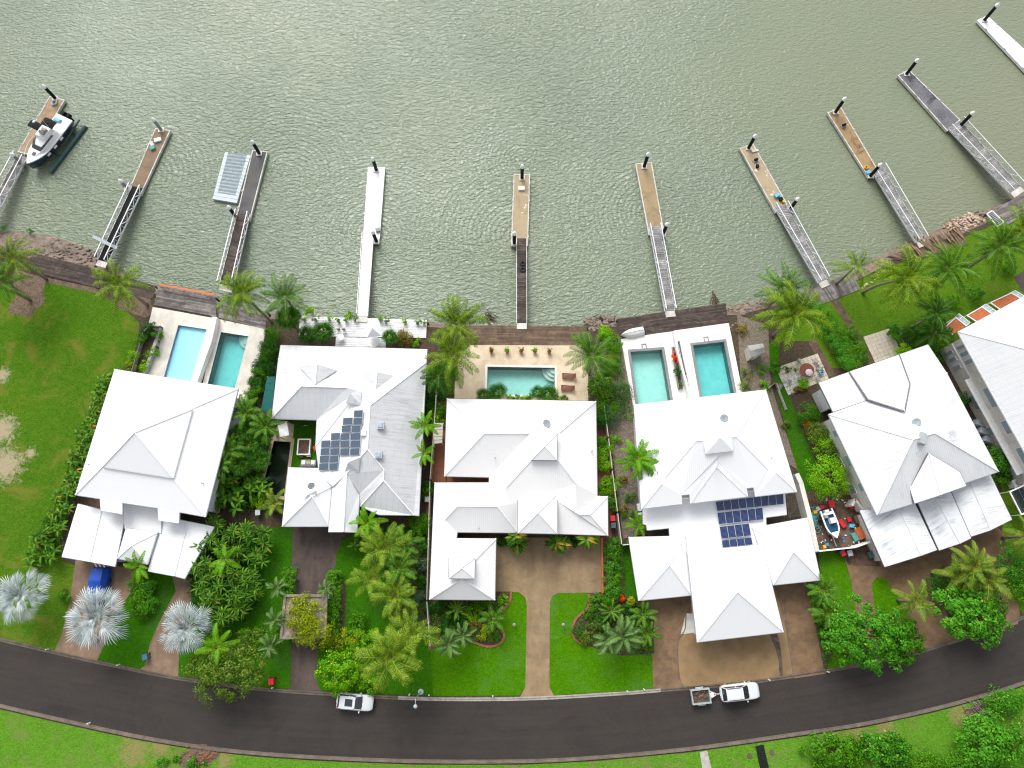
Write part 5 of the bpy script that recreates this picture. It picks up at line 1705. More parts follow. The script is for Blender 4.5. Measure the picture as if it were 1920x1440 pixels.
# cube float: pale modular blocks with moulded saddles
Q = [G(x, y, 0.42) for x, y in ((421.6, 285), (470, 291), (444, 381), (398.6, 373))]
c = sum(Q, Vector()) / 4
t = thing('cube_float', 'pale grey floating dock of moulded plastic cubes beside the charcoal pontoon', 'floating dock', (c.x, c.y, 0))
M['hdpe'] = m_plain('pale_grey_polyethylene', (0.44, 0.50, 0.52, 1), 0.5, var=0.12)
nx, ny = 7, 14
dx, dy = (Q[1] - Q[0]).length / nx, (Q[3] - Q[0]).length / ny
rz = math.atan2((Q[1] - Q[0]).y, (Q[1] - Q[0]).x)


def block_mesh(saddle):
 bm = bmesh.new()
 w_, l_, h_ = dx * 0.95 / 2, dy * 0.95 / 2, 0.22
 prof = [(-l_, h_), (-l_ * .35, h_ + (0.10 if saddle else 0)), (l_ * .35, h_ - (0.16 if saddle else 0)), (l_, h_)]
 vs_ = []
 for x in (-w_, w_):
  vs_.append([bm.verts.new((x, y, z)) for y, z in prof] + [bm.verts.new((x, l_, -h_)), bm.verts.new((x, -l_, -h_))])
 k = len(prof) + 2
 for i in range(k):
  bm.faces.new((vs_[0][i], vs_[1][i], vs_[1][(i + 1) % k], vs_[0][(i + 1) % k]))
 bm.faces.new(vs_[0][::-1])
 bm.faces.new(vs_[1])
 bmesh.ops.recalc_face_normals(bm, faces=bm.faces)
 me = bpy.data.meshes.new('float_block')
 bm.to_mesh(me)
 bm.free()
 me.materials.append(M['hdpe'])
 return me


bms, bmf = block_mesh(True), block_mesh(False)
for i in range(nx):
 for j in range(ny):
  p = Q[0].lerp(Q[1], (i + .5) / nx).lerp(Q[3].lerp(Q[2], (i + .5) / nx), (j + .5) / ny)
  sad = 1 <= i < nx - 1 and j < ny - 2
  link('float_block', bms if sad else bmf, t, (p.x - c.x, p.y - c.y, 0.22 + rng.uniform(-.015, .015)), (0, 0, rz))


# ---- timber decks on the bank
def board_deck(q, mat, label, z=GZ + 0.1, pitch=0.2, rot90=False, group=None, bearers=True, name='timber_deck', gap=0.9, skip=0.0):
 P = [G(x, y, z) for x, y in q]       # order: river-left, river-right, land-right, land-left
 c = sum(P, Vector()) / 4
 t = thing(name, label, 'deck', (c.x, c.y, GZ))
 if rot90:
  P = [P[1], P[2], P[3], P[0]]
 n = max(3, int(((P[0] - P[3]).length + (P[1] - P[2]).length) / 2 / pitch))
 L_ = (P[0] - P[1]).length
 m = MB()
 for i in range(n):
  a, b = P[0].lerp(P[3], i / n), P[1].lerp(P[2], i / n)
  a2, b2 = P[0].lerp(P[3], (i + gap) / n), P[1].lerp(P[2], (i + gap) / n)
  cuts = [0.0]
  while cuts[-1] < 1:
   cuts.append(min(1.0, cuts[-1] + rng.uniform(2.4, 5.0) / L_))
  for s0, s1 in zip(cuts, cuts[1:]):
   if rng.random() < skip:
    continue
   s1 -= 0.02 / L_
   u = Vector((0, 0, rng.uniform(0, 0.014)))
   k = Vector((0, 0, 0.05))
   p = [a.lerp(b, s0), a.lerp(b, s1), a2.lerp(b2, s1), a2.lerp(b2, s0)]
   m.add([v + u for v in p] + [v - k for v in p], [(3, 2, 1, 0), (4, 5, 6, 7), (0, 1, 5, 4), (1, 2, 6, 5), (2, 3, 7, 6), (3, 0, 4, 7)])
 m.build('deck_boards', mat, t, kind='stuff')
 for f in (0.04, 0.35, 0.65, 0.96):
  m = MB()
  a, b = P[0].lerp(P[3], f), P[1].lerp(P[2], f)
  m.bar(a - Vector((0, 0, 0.16)), b - Vector((0, 0, 0.16)), 0.14, 0.2)
  m.build('bearer', M['board_dark'], t)
 k = max(2, int(L_ / 3.0))
 for i in range(k + 1):
  p = P[0].lerp(P[1], i / k).lerp(P[3].lerp(P[2], i / k), 0.06)
  m = MB()
  m.tube([Vector((p.x, p.y, -1.8)), Vector((p.x, p.y, z - 0.12))], 0.15, 8)
  m.build('post', M['board_dark'], t)
 return t, P


board_deck([(62, 474), (177, 503), (187, 541), (56, 510)], M['board_dark'], 'dark weathered deck at the river edge of the vacant lot')
board_deck([(190, 506), (292, 536), (287, 560), (196, 540)], M['board_dark'], 'narrow dark boardwalk behind the lone coconut palm')
board_deck([(297, 536), (404, 556), (406, 594), (289, 572)], M['board_grey'], 'grey boarded deck with orange rail above the pale pool')
board_deck([(410, 566), (502, 585), (498, 618), (410, 596)], M['board_grey'], 'grey boarded deck beneath the palm above the turquoise pool')
tq = [(562, 593), (801, 600), (799, 634), (560, 630)]
board_deck(tq, M['board_white'], 'white painted deck edged with potted plants', pitch=0.24)
board_deck([(630, 632), (724, 634), (723, 660), (628, 660)], M['board_white'], 'white painted deck extension with table below the parasol', z=GZ + 0.105, pitch=0.24)
board_deck([(866, 610), (1101, 611), (1102, 648), (868, 647)], M['board_brown'], 'wide brown deck in front of the cream pool terrace', pitch=0.17)
board_deck([(1157, 598), (1360, 568), (1367, 607), (1163, 635)], M['board_dark'], 'dark deck with the upturned dinghy in front of the twin pools')
board_deck([(1502, 552), (1597, 510), (1613, 543), (1522, 578)], M['board_grey'], 'short grey deck below the leaning riverside palms', rot90=True)
board_deck([(1660, 483), (1798, 425), (1814, 458), (1706, 492)], M['board_brown'], 'broken brown jetty with missing and loose planks', rot90=True, pitch=0.22, skip=0.22)
board_deck([(1852, 398), (1965, 340), (1985, 378), (1880, 425)], M['board_grey'], 'grey landing deck at the end of the last full gangway')
# loose planks on the broken jetty
ORD_P = 'first second third fourth fifth sixth seventh eighth ninth tenth eleventh twelfth thirteenth fourteenth fifteenth sixteenth seventeenth eighteenth'.split()
for i in range(18):
 cx, cy = 1702 + (i + rng.uniform(.1, .8)) * 5.6, 0
 cy = 470 - (cx - 1702) * 0.42 + rng.uniform(-12, 10)
 p = G(cx, cy, GZ + 0.2 + 0.06 * (i % 3))
 m = MB()
 m.box((0, 0, 0), (rng.uniform(1.4, 3.0), 0.2, 0.06), 0)
 o = m.build('loose_plank', M['board_tan'])
 o.location = p
 o.rotation_euler = (rng.uniform(-.05, .05), rng.uniform(-.06, .06), R(-62) + rng.uniform(-.25, .25))
 tag(o, 'loose tan plank across the broken jetty, ' + ORD_P[i] + ' counting towards the rubble heap', 'plank', 'loose planks on the broken jetty')

# deck fittings: orange rail, ramp frame
a, b = G(298, 533, GZ + 0.9), G(402, 553, GZ + 0.9)
t = thing('deck_rail', 'orange painted rail along the river edge of the grey deck', 'rail', ((a.x + b.x) / 2, (a.y + b.y) / 2, GZ))
m = MB()
m.bar(a, b, 0.3, 0.07)
m.build('top_rail', M['orange'], t)
for i in range(6):
 p = a.lerp(b, i / 5)
 m = MB()
 m.bar(Vector((p.x, p.y, GZ)), p - Vector((0, 0, 0.04)), 0.1, 0.1)
 m.build('post', M['white_paint'], t)
m = MB()
for i in range(18):
 p = a.lerp(b, (i + .5) / 18)
 m.bar(Vector((p.x, p.y, GZ + 0.15)), p - Vector((0, 0, 0.05)), 0.03, 0.03)
m.build('balusters', M['white_paint'], t, kind='stuff')
P = [G(x, y, GZ + 0.35) for x, y in ((1850, 401), (1860, 395), (1882, 417), (1870, 425))]
t = thing('ramp_frame', 'white framed grated ramp beside the grey landing deck', 'ramp', P[0])
m = MB()
for i in range(4):
 m.bar(P[i], P[(i + 1) % 4], 0.14, 0.14)
m.build('frame', M['white_paint'], t)
m = MB()
for i in range(10):
 m.bar(P[0].lerp(P[3], (i + .5) / 10), P[1].lerp(P[2], (i + .5) / 10), 0.08, 0.04)
m.build('grating', M['steel'], t, kind='stuff')


# ---- boats
def hull_loft(L_, B_, H_, stations=14, bow=0.42, zk=-0.5, flare=0.82):
 """half-breadths along a boat from stern (x = 0) to bow (x = L): returns ring lists"""
 rings = []
 for i in range(stations + 1):
  s = i / stations
  if s < 1 - bow:
   hb = B_ / 2 * (0.93 + 0.07 * math.sin(s / (1 - bow) * math.pi / 2))
  else:
   u = (s - (1 - bow)) / bow
   hb = B_ / 2 * max(0.0, 1 - u ** 2.2)
  sheer = H_ * (1 + 0.28 * s * s)
  x = L_ * s
  k = zk * (1 - 0.9 * max(0, (s - 0.75) / 0.25) ** 2)
  hb = max(hb, 0.03)
  rings.append([(x, -hb, sheer), (x, -hb * flare, sheer * 0.3 + k * 0.3), (x, -hb * 0.35, k), (x, hb * 0.35, k), (x, hb * flare, sheer * 0.3 + k * 0.3), (x, hb, sheer)])
 return rings


def loft(rings, Mx, closed=False):
 m = MB()
 k = len(rings[0])
 V_ = [Mx @ Vector(p) for r in rings for p in r]
 F_ = []
 for i in range(len(rings) - 1):
  for j in range(k if closed else k - 1):
   F_.append((i * k + j, i * k + (j + 1) % k, (i + 1) * k + (j + 1) % k, (i + 1) * k + j))
 F_.append(tuple(range(k))[::-1])
 F_.append(tuple((len(rings) - 1) * k + j for j in range(k)))
 m.add(V_, F_)
 return m


def place(px, py, z, ang):
 p = G(px, py, z)
 return Matrix.Translation(p) @ Matrix.Rotation(ang, 4, 'Z')


stern, bow = G(126, 224, 1.2), G(55, 311, 1.5)
d = bow - stern
ang = math.atan2(d.y, d.x)
L_ = Vector((d.x, d.y)).length
Mx = Matrix.Translation((stern.x, stern.y, 0.75)) @ Matrix.Rotation(ang, 4, 'Z')
t = thing('cabin_cruiser', 'white cabin cruiser with black canopies lifted on a dark boat lift', 'boat', (stern.lerp(bow, .5).x, stern.lerp(bow, .5).y, 0))
W_ = L_ * 0.32
M['hull_blue'] = m_plain('navy_hull', (0.02, 0.05, 0.09, 1), 0.25, var=0.1, coat=0.4)
rg = hull_loft(L_, W_, 1.05)
loft([[(x, y * 0.99, z - 0.02) for x, y, z in r] for r in rg], Mx).build('hull', M['hull_blue'], t, smooth=True)
# deck cap with a raised gunwale
dk = []
for r in rg:
 x, hb, z = r[5][0], r[5][1], r[5][2]
 dk.append([(x, -hb * 1.02, z - 0.12), (x, -hb * 1.02, z + 0.05), (x, -hb * 0.9, z + 0.05), (x, -hb * 0.88, z), (x, hb * 0.88, z), (x, hb * 0.9, z + 0.05), (x, hb * 1.02, z + 0.05), (x, hb * 1.02, z - 0.12)])
loft(dk, Mx).build('deck', M['white_gel'], t)
# cabin trunk rising amidships
cb = []
for s, hb, z in ((0.30, 0.72, 1.55), (0.36, 0.78, 1.9), (0.52, 0.80, 1.9), (0.62, 0.74, 1.75), (0.74, 0.52, 1.42), (0.86, 0.26, 1.3)):
 x, y = L_ * s, W_ / 2 * hb
 cb.append([(x, -y, 1.0), (x, -y * 0.93, z - .08), (x, -y * 0.85, z), (x, y * 0.85, z), (x, y * 0.93, z - .08), (x, y, 1.0)])
loft(cb, Mx).build('cabin', M['white_gel'], t, smooth=False)
# raked windscreen band wrapping the cabin front
ws = MB()
Y = W_ / 2
for sgn in (-1, 1):
 ws.add([Mx @ Vector(p) for p in ((L_ * .40, sgn * Y * .80, 1.86), (L_ * .60, sgn * Y * .78, 1.84), (L_ * .725, sgn * Y * .60, 1.50), (L_ * .66, sgn * Y * .42, 1.74), (L_ * .58, sgn * Y * .62, 1.95), (L_ * .40, sgn * Y * .66, 1.96))], [(0, 1, 4, 5), (1, 2, 3, 4)])
ws.add([Mx @ Vector(p) for p in ((L_ * .66, -Y * .42, 1.74), (L_ * .725, -Y * .60, 1.50), (L_ * .725, Y * .60, 1.50), (L_ * .66, Y * .42, 1.74))], [(0, 1, 2, 3)])
ws.build('windscreen', M['glass'], t)
m = MB()
m.box((L_ * .80, 0, 1.40), (0.55, 0.5, 0.08))
m.v = [tuple(Mx @ Vector(p)) for p in m.v]
m.build('deck_hatch', M['glass'], t)
m = MB()
m.box((L_ * .43, 0, 2.25), (2.1, W_ * 0.58, 0.6), taper=0.85)
m.v = [tuple(Mx @ Vector(p)) for p in m.v]
fb = m.build('flybridge', M['white_gel'], t)
m = MB()
m.box((L_ * .46, 0.2, 2.75), (0.5, 0.9, 0.5), taper=0.8)
m.box((L_ * .40, 0.2, 2.7), (0.45, 0.8, 0.4), taper=0.9)
m.v = [tuple(Mx @ Vector(p)) for p in m.v]
m.build('helm_seat', M['lounge'], fb)
for x0, x1, y0, y1, z, nm in ((0.19, 0.33, -0.42, 0.30, 2.35, 'cockpit_canopy'), (0.38, 0.50, -0.42, 0.20, 3.9, 'bimini')):
 m = MB()
 rr = []
 for i in range(5):
  u = i / 4
  x = L_ * (x0 + (x1 - x0) * u)
  rr.append([(x, W_ * (y0 + (y1 - y0) * v), z + 0.16 * math.sin(math.pi * v) + 0.08 * math.sin(math.pi * u)) for v in (0, .25, .5, .75, 1)])
 mm = loft(rr, Mx)
 o = mm.build(nm, M['black'], t)
 sd = o.modifiers.new('s', 'SOLIDIFY')
 sd.thickness = 0.04
 m = MB()
 for u in (x0, x1):
  for v in (y0, y1):
   m.tube([Mx @ Vector((L_ * u, W_ * v, 1.2)), Mx @ Vector((L_ * u, W_ * v, z))], 0.03, 6)
 m.build('frame', M['alu'], o)
for y in (-0.55, 0.35):
 m = MB()
 m.box((-0.45, y, 0.95), (0.75, 0.45, 0.55), taper=0.75)
 m.box((-0.45, y, 0.3), (0.25, 0.2, 1.2))
 m.v = [tuple(Mx @ Vector(p)) for p in m.v]
 m.build('outboard_motor', M['black'], t)
m = MB()
m.box((0.95, -0.55, 1.25), (0.55, 1.2, 0.25), taper=0.85)
m.v = [tuple(Mx @ Vector(p)) for p in m.v]
m.build('tank_cover', M['sky_blue'], t)
m = MB()
pts = []
for s in np.linspace(0.55, 0.985, 9):
 r = rg[min(14, int(round(s * 14)))]
 pts.append(Mx @ Vector((L_ * s, np.interp(s, [q[5][0] / L_ for q in rg], [q[5][1] for q in rg]) * 0.95, 1.95)))
m.tube(pts, 0.03, 6)
pts2 = [Mx @ Vector((L_ * s, -np.interp(s, [q[5][0] / L_ for q in rg], [q[5][1] for q in rg]) * 0.95, 1.95)) for s in np.linspace(0.55, 0.985, 9)]
m.tube(pts2, 0.03, 6)
for p in pts[::2] + pts2[::2]:
 m.tube([p, p - Vector((0, 0, 0.8))], 0.02, 5)
m.build('bow_rail', M['alu'], t)
m = MB()
m.tube([Mx @ Vector((L_ * .36, -0.9, 1.9)), Mx @ Vector((L_ * .22, -1.5, 6.0))], [0.03, 0.01], 6)
m.tube([Mx @ Vector((L_ * .36, 0.9, 1.9)), Mx @ Vector((L_ * .30, 0.2, 4.4))], [0.03, 0.015], 6)
m.build('whip_aerial', M['white_paint'], t)
m = MB()
m.lathe(Mx @ Vector((L_ * .40, -0.6, 4.0)), [(0.22, 0), (0.24, 0.12), (0.1, 0.25), (0.0, 0.27)], 12)
m.build('radar_dome', M['white_gel'], t, smooth=True)
for s in (0.35, 0.52, 0.68):
 y = np.interp(s, [q[5][0] / L_ for q in rg], [q[5][1] for q in rg]) * 1.06
 m = MB()
 m.box((L_ * s, y, 0.75), (0.6, 0.16, 0.22))
 m.v = [tuple(Mx @ Vector(p)) for p in m.v]
 m.build('fender', M['white_paint'], t)
# boat lift: two long dark tanks with cross arms
t = thing('boat_lift', 'dark teal boat lift tanks floating under the cruiser', 'boat lift', (stern.x, stern.y, 0))
M['lift'] = m_plain('dark_teal_tank', (0.025, 0.06, 0.065, 1), 0.5, var=0.3)
for off in (W_ * 0.78, -W_ * 0.18):
 m = MB()
 m.tube([Mx @ Vector((-0.6, off, -0.55)), Mx @ Vector((L_ * 0.92, off, -0.55))], 0.33, 10)
 m.build('float_tank', M['lift'], t, smooth=False)
for s in (0.15, 0.6):
 m = MB()
 m.bar(Mx @ Vector((L_ * s, -W_ * 0.2, -0.45)), Mx @ Vector((L_ * s, W_ * 0.8, -0.45)), 0.18, 0.18)
 m.build('cross_arm', M['lift'], t)
m = MB()
m.tube([Mx @ Vector((-0.8, W_ * 0.55, 0.35)), Mx @ Vector((L_ * 0.35, W_ * 0.58, 0.1))], 0.12, 8)
m.build('guide_pole', M['lift'], t)

# upturned dinghy on the dark deck
a, b = G(1207, 619, GZ + 0.5), G(1168, 627, GZ + 0.5)
d = b - a
Mx = Matrix.Translation((a.x, a.y, GZ + 0.68)) @ Matrix.Rotation(math.atan2(d.y, d.x), 4, 'Z') @ Matrix.Rotation(math.pi, 4, 'X')
t = thing('dinghy', 'upturned pale grey dinghy lying on the dark deck', 'boat', (a.lerp(b, .5).x, a.lerp(b, .5).y, GZ))
rg = hull_loft(d.length * 1.08, 1.35, 0.5, 12, 0.55, -0.08)
M['tin'] = m_plain('pale_alloy', (0.62, 0.62, 0.60, 1), 0.45, var=0.1)
loft(rg, Mx).build('hull', M['tin'], t, smooth=True)
m = MB()
m.bar(Mx @ Vector((0.1, 0, -0.12)), Mx @ Vector((d.length, 0, -0.1)), 0.06, 0.08)
m.build('keel', M['steel'], t)

# runabout on a trailer in the dirt yard
a, b = G(1547, 956, GZ + 1.1), G(1567, 1009, GZ + 1.1)
d = b - a
Mx = Matrix.Translation((a.x, a.y, GZ + 0.75)) @ Matrix.Rotation(math.atan2(d.y, d.x), 4, 'Z')
t = thing('runabout', 'white open runabout with blue floor on a trailer in the cluttered yard', 'boat', (a.lerp(b, .5).x, a.lerp(b, .5).y, GZ))
L_ = d.length
rg = hull_loft(L_, 1.75, 0.62, 14, 0.5, -0.3)
o = loft(rg, Mx).build('hull', M['white_gel'], t, smooth=True)
m = MB()
for i in range(len(rg) - 1):
 for s in (1, -1):
  h0, h1 = rg[i][5], rg[i + 1][5]
  m.add([Mx @ Vector((h0[0], s * h0[1] * 1.03, h0[2] + .03)), Mx @ Vector((h1[0], s * h1[1] * 1.03, h1[2] + .03)), Mx @ Vector((h1[0], s * h1[1] * 0.80, h1[2] + .03)), Mx @ Vector((h0[0], s * h0[1] * 0.80, h0[2] + .03))], [(0, 1, 2, 3)])
m.build('gunwale', M['white_gel'], t)
M['boat_carpet'] = m_plain('blue_boat_carpet', (0.012, 0.075, 0.16, 1), 0.9, var=0.3, scale=6)
m = MB()
V_, F_ = [], []
for i, r in enumerate(rg[:12]):
 V_ += [Mx @ Vector((r[5][0], -r[5][1] * .80, 0.655)), Mx @ Vector((r[5][0], r[5][1] * .80, 0.655))]
 if i:
  F_.append((2 * i - 2, 2 * i - 1, 2 * i + 1, 2 * i))
m.add(V_, F_)
m.build('floor', M['boat_carpet'], t)
m = MB()
V_, F_ = [], []
for i, r in enumerate(rg[11:]):
 V_ += [Mx @ Vector((r[5][0], -r[5][1] * .98, r[5][2] + .06)), Mx @ Vector((r[5][0], r[5][1] * .98, r[5][2] + .06))]
 if i:
  F_.append((2 * i - 2, 2 * i - 1, 2 * i + 1, 2 * i))
m.add(V_, F_)
m.build('foredeck', M['white_gel'], t)
for (x, y, sx, sy, sz, mt, nm) in ((L_ * .40, 0.1, .75, .7, .6, 'white_gel', 'console'), (L_ * .14, 0.0, .4, 1.3, .35, 'white_gel', 'stern_seat'), (L_ * .22, -0.45, .45, .45, .45, 'lounge', 'seat'), (L_ * .05, -0.15, .35, .5, .5, 'white_paint', 'outboard_motor')):
 m = MB()
 m.box((x, y, 0.66 + sz / 2), (sx, sy, sz), taper=0.85)
 m.v = [tuple(Mx @ Vector(p)) for p in m.v]
 m.build(nm, M[mt], t)
tt = thing('boat_trailer', 'galvanised trailer carrying the open runabout, its drawbar showing at the bow', 'trailer', (a.lerp(b, .5).x, a.lerp(b, .5).y, GZ))
m = MB()
m.bar(Mx @ Vector((0, -0.55, -0.35)), Mx @ Vector((L_ * .85, -0.4, -0.35)), 0.08, 0.1)
m.bar(Mx @ Vector((0, 0.55, -0.35)), Mx @ Vector((L_ * .85, 0.4, -0.35)), 0.08, 0.1)
m.bar(Mx @ Vector((L_ * .8, 0, -0.35)), Mx @ Vector((L_ * 1.28, 0, -0.35)), 0.1, 0.1)
m.bar(Mx @ Vector((L_ * .8, -.45, -0.35)), Mx @ Vector((L_ * .8, .45, -0.35)), 0.1, 0.1)
m.build('frame', M['steel'], tt)
for s in (-1, 1):
 m = MB()
 p = Mx @ Vector((L_ * .3, s * 0.85, -0.45))
 ax = (Mx.to_3x3() @ Vector((0, 1, 0)))
 m.tube([p - ax * .1, p + ax * .1], 0.3, 12)
 m.build('wheel', M['rubber'], tt)
# ================================================================== vehicles
def car(rear, front, label, name, L_=None, W_=1.82, Ht=1.62, wagon=True, sunroof=False, rails=False, light='red'):
 a, b = G(rear[0], rear[1], GZ + 1.0), G(front[0], front[1], GZ + 1.0)
 d = b - a
 L_ = L_ or d.length
 c = a.lerp(b, .5)
 Mx = Matrix.Translation((c.x, c.y, GZ + 0.03)) @ Matrix.Rotation(math.atan2(d.y, d.x), 4, 'Z') @ Matrix.Translation((-L_ / 2, 0, 0))
 t = thing(name, label, 'car', (c.x, c.y, GZ), 'cars parked on the street')
 T = lambda *p: Mx @ Vector(p)
 # body: closed rings along the length
 st = [(0.0, .52, .47, .78), (0.012, .74, .36, .90), (0.045, .90, .28, .98), (0.12, .99, .24, 1.0), (0.45, 1.0, .22, .98), (0.66, 1.0, .22, .97), (0.72, .99, .22, .965), (0.84, .98, .24, .91), (0.92, .92, .27, .85), (0.965, .80, .32, .76), (0.99, .62, .40, .66), (1.0, .42, .47, .58)]
 rings = []
 for s, w, z0, z1 in st:
  x, y = L_ * s, W_ / 2 * w
  zt = z1 * Ht / 1.62
  rings.append([(x, -y * .9, z0), (x, -y, z0 + .12), (x, -y, zt - .14), (x, -y * .93, zt - .03), (x, -y * .78, zt), (x, y * .78, zt), (x, y * .93, zt - .03), (x, y, zt - .14), (x, y, z0 + .12), (x, y * .9, z0)])
 loft(rings, Mx, True).build('body', M['car_white'], t, smooth=True)
 # glasshouse
 zb, zt = .95 * Ht / 1.62, Ht
 xr0, xr1, xf0, xf1 = (L_ * .035, L_ * .105, L_ * .53, L_ * .70) if wagon else (L_ * .08, L_ * .2, L_ * .5, L_ * .68)
 wb, wt = W_ / 2 * .90, W_ / 2 * .74
 V_ = [T(xr0, -wb * .93, zb), T(xr0, wb * .93, zb), T(xr1, wt * .95, zt - .06), T(xr1, -wt * .95, zt - .06), T(xf0, -wt, zt - .04), T(xf0, wt, zt - .04), T(xf1, wb * .93, zb), T(xf1, -wb * .93, zb)]
 m = MB()
 m.add(V_, [(0, 3, 2, 1), (4, 7, 6, 5), (0, 7, 4, 3), (1, 2, 5, 6), (3, 4, 5, 2)])
 m.build('windows', M['glass'], t)
 # roof panel, slightly crowned
 rr = []
 for i in range(7):
  u = i / 6
  x = xr1 + (xf0 - xr1) * u
  e = 1.0 - 0.06 * (2 * u - 1) ** 4
  zz = zt + 0.03 * math.sin(math.pi * u)
  rr.append([(x, wt * 1.03 * e * v, zz - 0.05 * v * v - .0) for v in (-1, -.6, 0, .6, 1)] + [(x, wt * 1.0 * e, zz - 0.12), (x, -wt * 1.0 * e, zz - 0.12)])
 o = loft(rr, Mx, True).build('roof', M['car_white'], t, smooth=False)
 if sunroof:
  m = MB()
  m.box((L_ * .36, 0, zt + .045), (L_ * .2, wt * 1.15, .03))
  m.v = [tuple(Mx @ Vector(p)) for p in m.v]
  m.build('sunroof', M['glass'], o)
 if rails:
  for s in (-1, 1):
   m = MB()
   m.bar(T(xr1 + .15, s * wt * .93, zt + .06), T(xf0 - .2, s * wt * .93, zt + .06), .05, .06)
   m.build('roof_rail', M['black'], o)
 for s in (-1, 1):
  for p, q in (((xr0, wb * .93, zb), (xr1, wt * .95, zt - .05)), ((xf1, wb * .93, zb), (xf0, wt, zt - .03)), ((L_ * .36, wb * .98, zb), (L_ * .36, wt * 1.01, zt - .05))):
   m = MB()
   m.bar(T(p[0], s * p[1], p[2]), T(q[0], s * q[1], q[2]), .09, .07)
   m.build('pillar', M['car_white'], t)
  m = MB()
  m.box((L_ * .645, s * (W_ / 2 + .1), 1.0), (.16, .24, .16), taper=.85)
  m.v = [tuple(Mx @ Vector(p)) for p in m.v]
  m.build('wing_mirror', M['car_white'], t)
  m = MB()
  m.box((L_ * .945, s * W_ * .33, .755 * Ht / 1.62), (.26, .24, .07), s * -.5)
  m.v = [tuple(Mx @ Vector(p)) for p in m.v]
  m.build('headlight', M['window'], t)
  m = MB()
  m.box((L_ * .03, s * W_ * .415, .80), (.16, .12, .22))
  m.v = [tuple(Mx @ Vector(p)) for p in m.v]
  m.build('tail_light', M['red'], t)
  for x in (.18, .80):
   m = MB()
   ax = Mx.to_3x3() @ Vector((0, 1, 0))
   p = T(L_ * x, s * (W_ / 2 - .09), .33)
   m.tube([p - ax * .11, p + ax * .11], .33, 18)
   w = m.build('wheel', M['rubber'], t)
   m = MB()
   m.tube([p + ax * s * .09, p + ax * s * .125], .21, 12)
   m.build('rim', M['alu'], w)
 m = MB()
 m.bar(T(L_ * .705, -wb * .7, zb + .03), T(L_ * .69, wb * .1, zb + .06), .03, .03)
 m.bar(T(L_ * .705, 0, zb + .03), T(L_ * .69, wb * .75, zb + .06), .03, .03)
 m.build('wiper', M['black'], t)
 m = MB()
 m.box((L_ * .998, 0, .55), (.05, W_ * .55, .18))
 m.v = [tuple(Mx @ Vector(p)) for p in m.v]
 m.build('grille', M['black'], t)
 m = MB()
 m.box((-.005, 0, .72), (.03, .45, .12))
 m.v = [tuple(Mx @ Vector(p)) for p in m.v]
 m.build('number_plate', M['white_paint'], t)
 return t, Mx, L_


car((630.5, 1314), (699.5, 1320), 'white hatchback with dark sunroof parked alone at the kerb', 'parked_car', sunroof=True, W_=1.86, Ht=1.5)
_, Mx, L_ = car((1351.5, 1302), (1425, 1294), 'white four-wheel drive hitched to a box trailer', 'parked_car', rails=True, W_=1.92, Ht=1.8)
# box trailer with a load of branches
tM = Mx
T = lambda *p: tM @ Vector(p)
t = thing('box_trailer', 'grey box trailer loaded with branches behind the four-wheel drive', 'trailer', T(-2.3, 0, 0))
m = MB()
m.box((-2.4, 0, .55), (2.1, 1.55, .07))
m.v = [tuple(tM @ Vector(p)) for p in m.v]
m.build('floor', M['branch'], t)
M['trailer'] = m_plain('grey_trailer_steel', (0.36, 0.40, 0.41, 1), 0.5, metal=.2, var=0.2)
for (x, y, sx, sy) in ((-2.4, .78, 2.3, .16), (-2.4, -.78, 2.3, .16), (-3.47, 0, .14, 1.4), (-1.33, 0, .14, 1.4)):
 m = MB()
 m.box((x, y, .78), (sx, sy, .5))
 m.v = [tuple(tM @ Vector(p)) for p in m.v]
 m.build('side_panel', M['trailer'], t)
for s in (-1, 1):
 m = MB()
 m.box((-2.4, s * .93, .72), (.95, .24, .08))
 m.v = [tuple(tM @ Vector(p)) for p in m.v]
 m.build('mudguard', M['trailer'], t)
 m = MB()
 ax = tM.to_3x3() @ Vector((0, 1, 0))
 p = T(-2.4, s * .93, .32)
 m.tube([p - ax * .1, p + ax * .1], .32, 14)
 m.build('wheel', M['rubber'], t)
m = MB()
m.bar(T(-1.3, .5, .5), T(-.35, 0, .5), .09, .09)
m.bar(T(-1.3, -.5, .5), T(-.35, 0, .5), .09, .09)
m.bar(T(-.5, 0, .5), T(.05, 0, .5), .09, .09)
m.build('drawbar', M['alu'], t)
m = MB()
p = T(-1.0, .0, .62)
m.tube([p - Vector((0, 0, .1)), p + Vector((0, 0, .12))], .28, 14)
m.build('jockey_wheel', M['white_paint'], t)
for i in range(18):
 m = MB()
 x, y = rng.uniform(-3.1, -1.7), rng.uniform(-.5, .5)
 a_ = rng.uniform(0, 3.14)
 l_ = rng.uniform(.3, .8)
 z = rng.uniform(.62, .95)
 k = (min(.55, max(-.55, y + math.sin(a_) * l_)))
 m.tube([T(x, y, z), T(min(-1.5, x + math.cos(a_) * l_), k, z + rng.uniform(-.05, .2))], rng.uniform(.03, .08), 5)
 o = m.build('cut_branch', M['terracotta'] if i % 6 == 0 else (M['branch'] if i % 3 else M['bark']))
 tag(o, 'cut branch among the load heaped in the box trailer', 'branch', 'branches loaded in the box trailer')

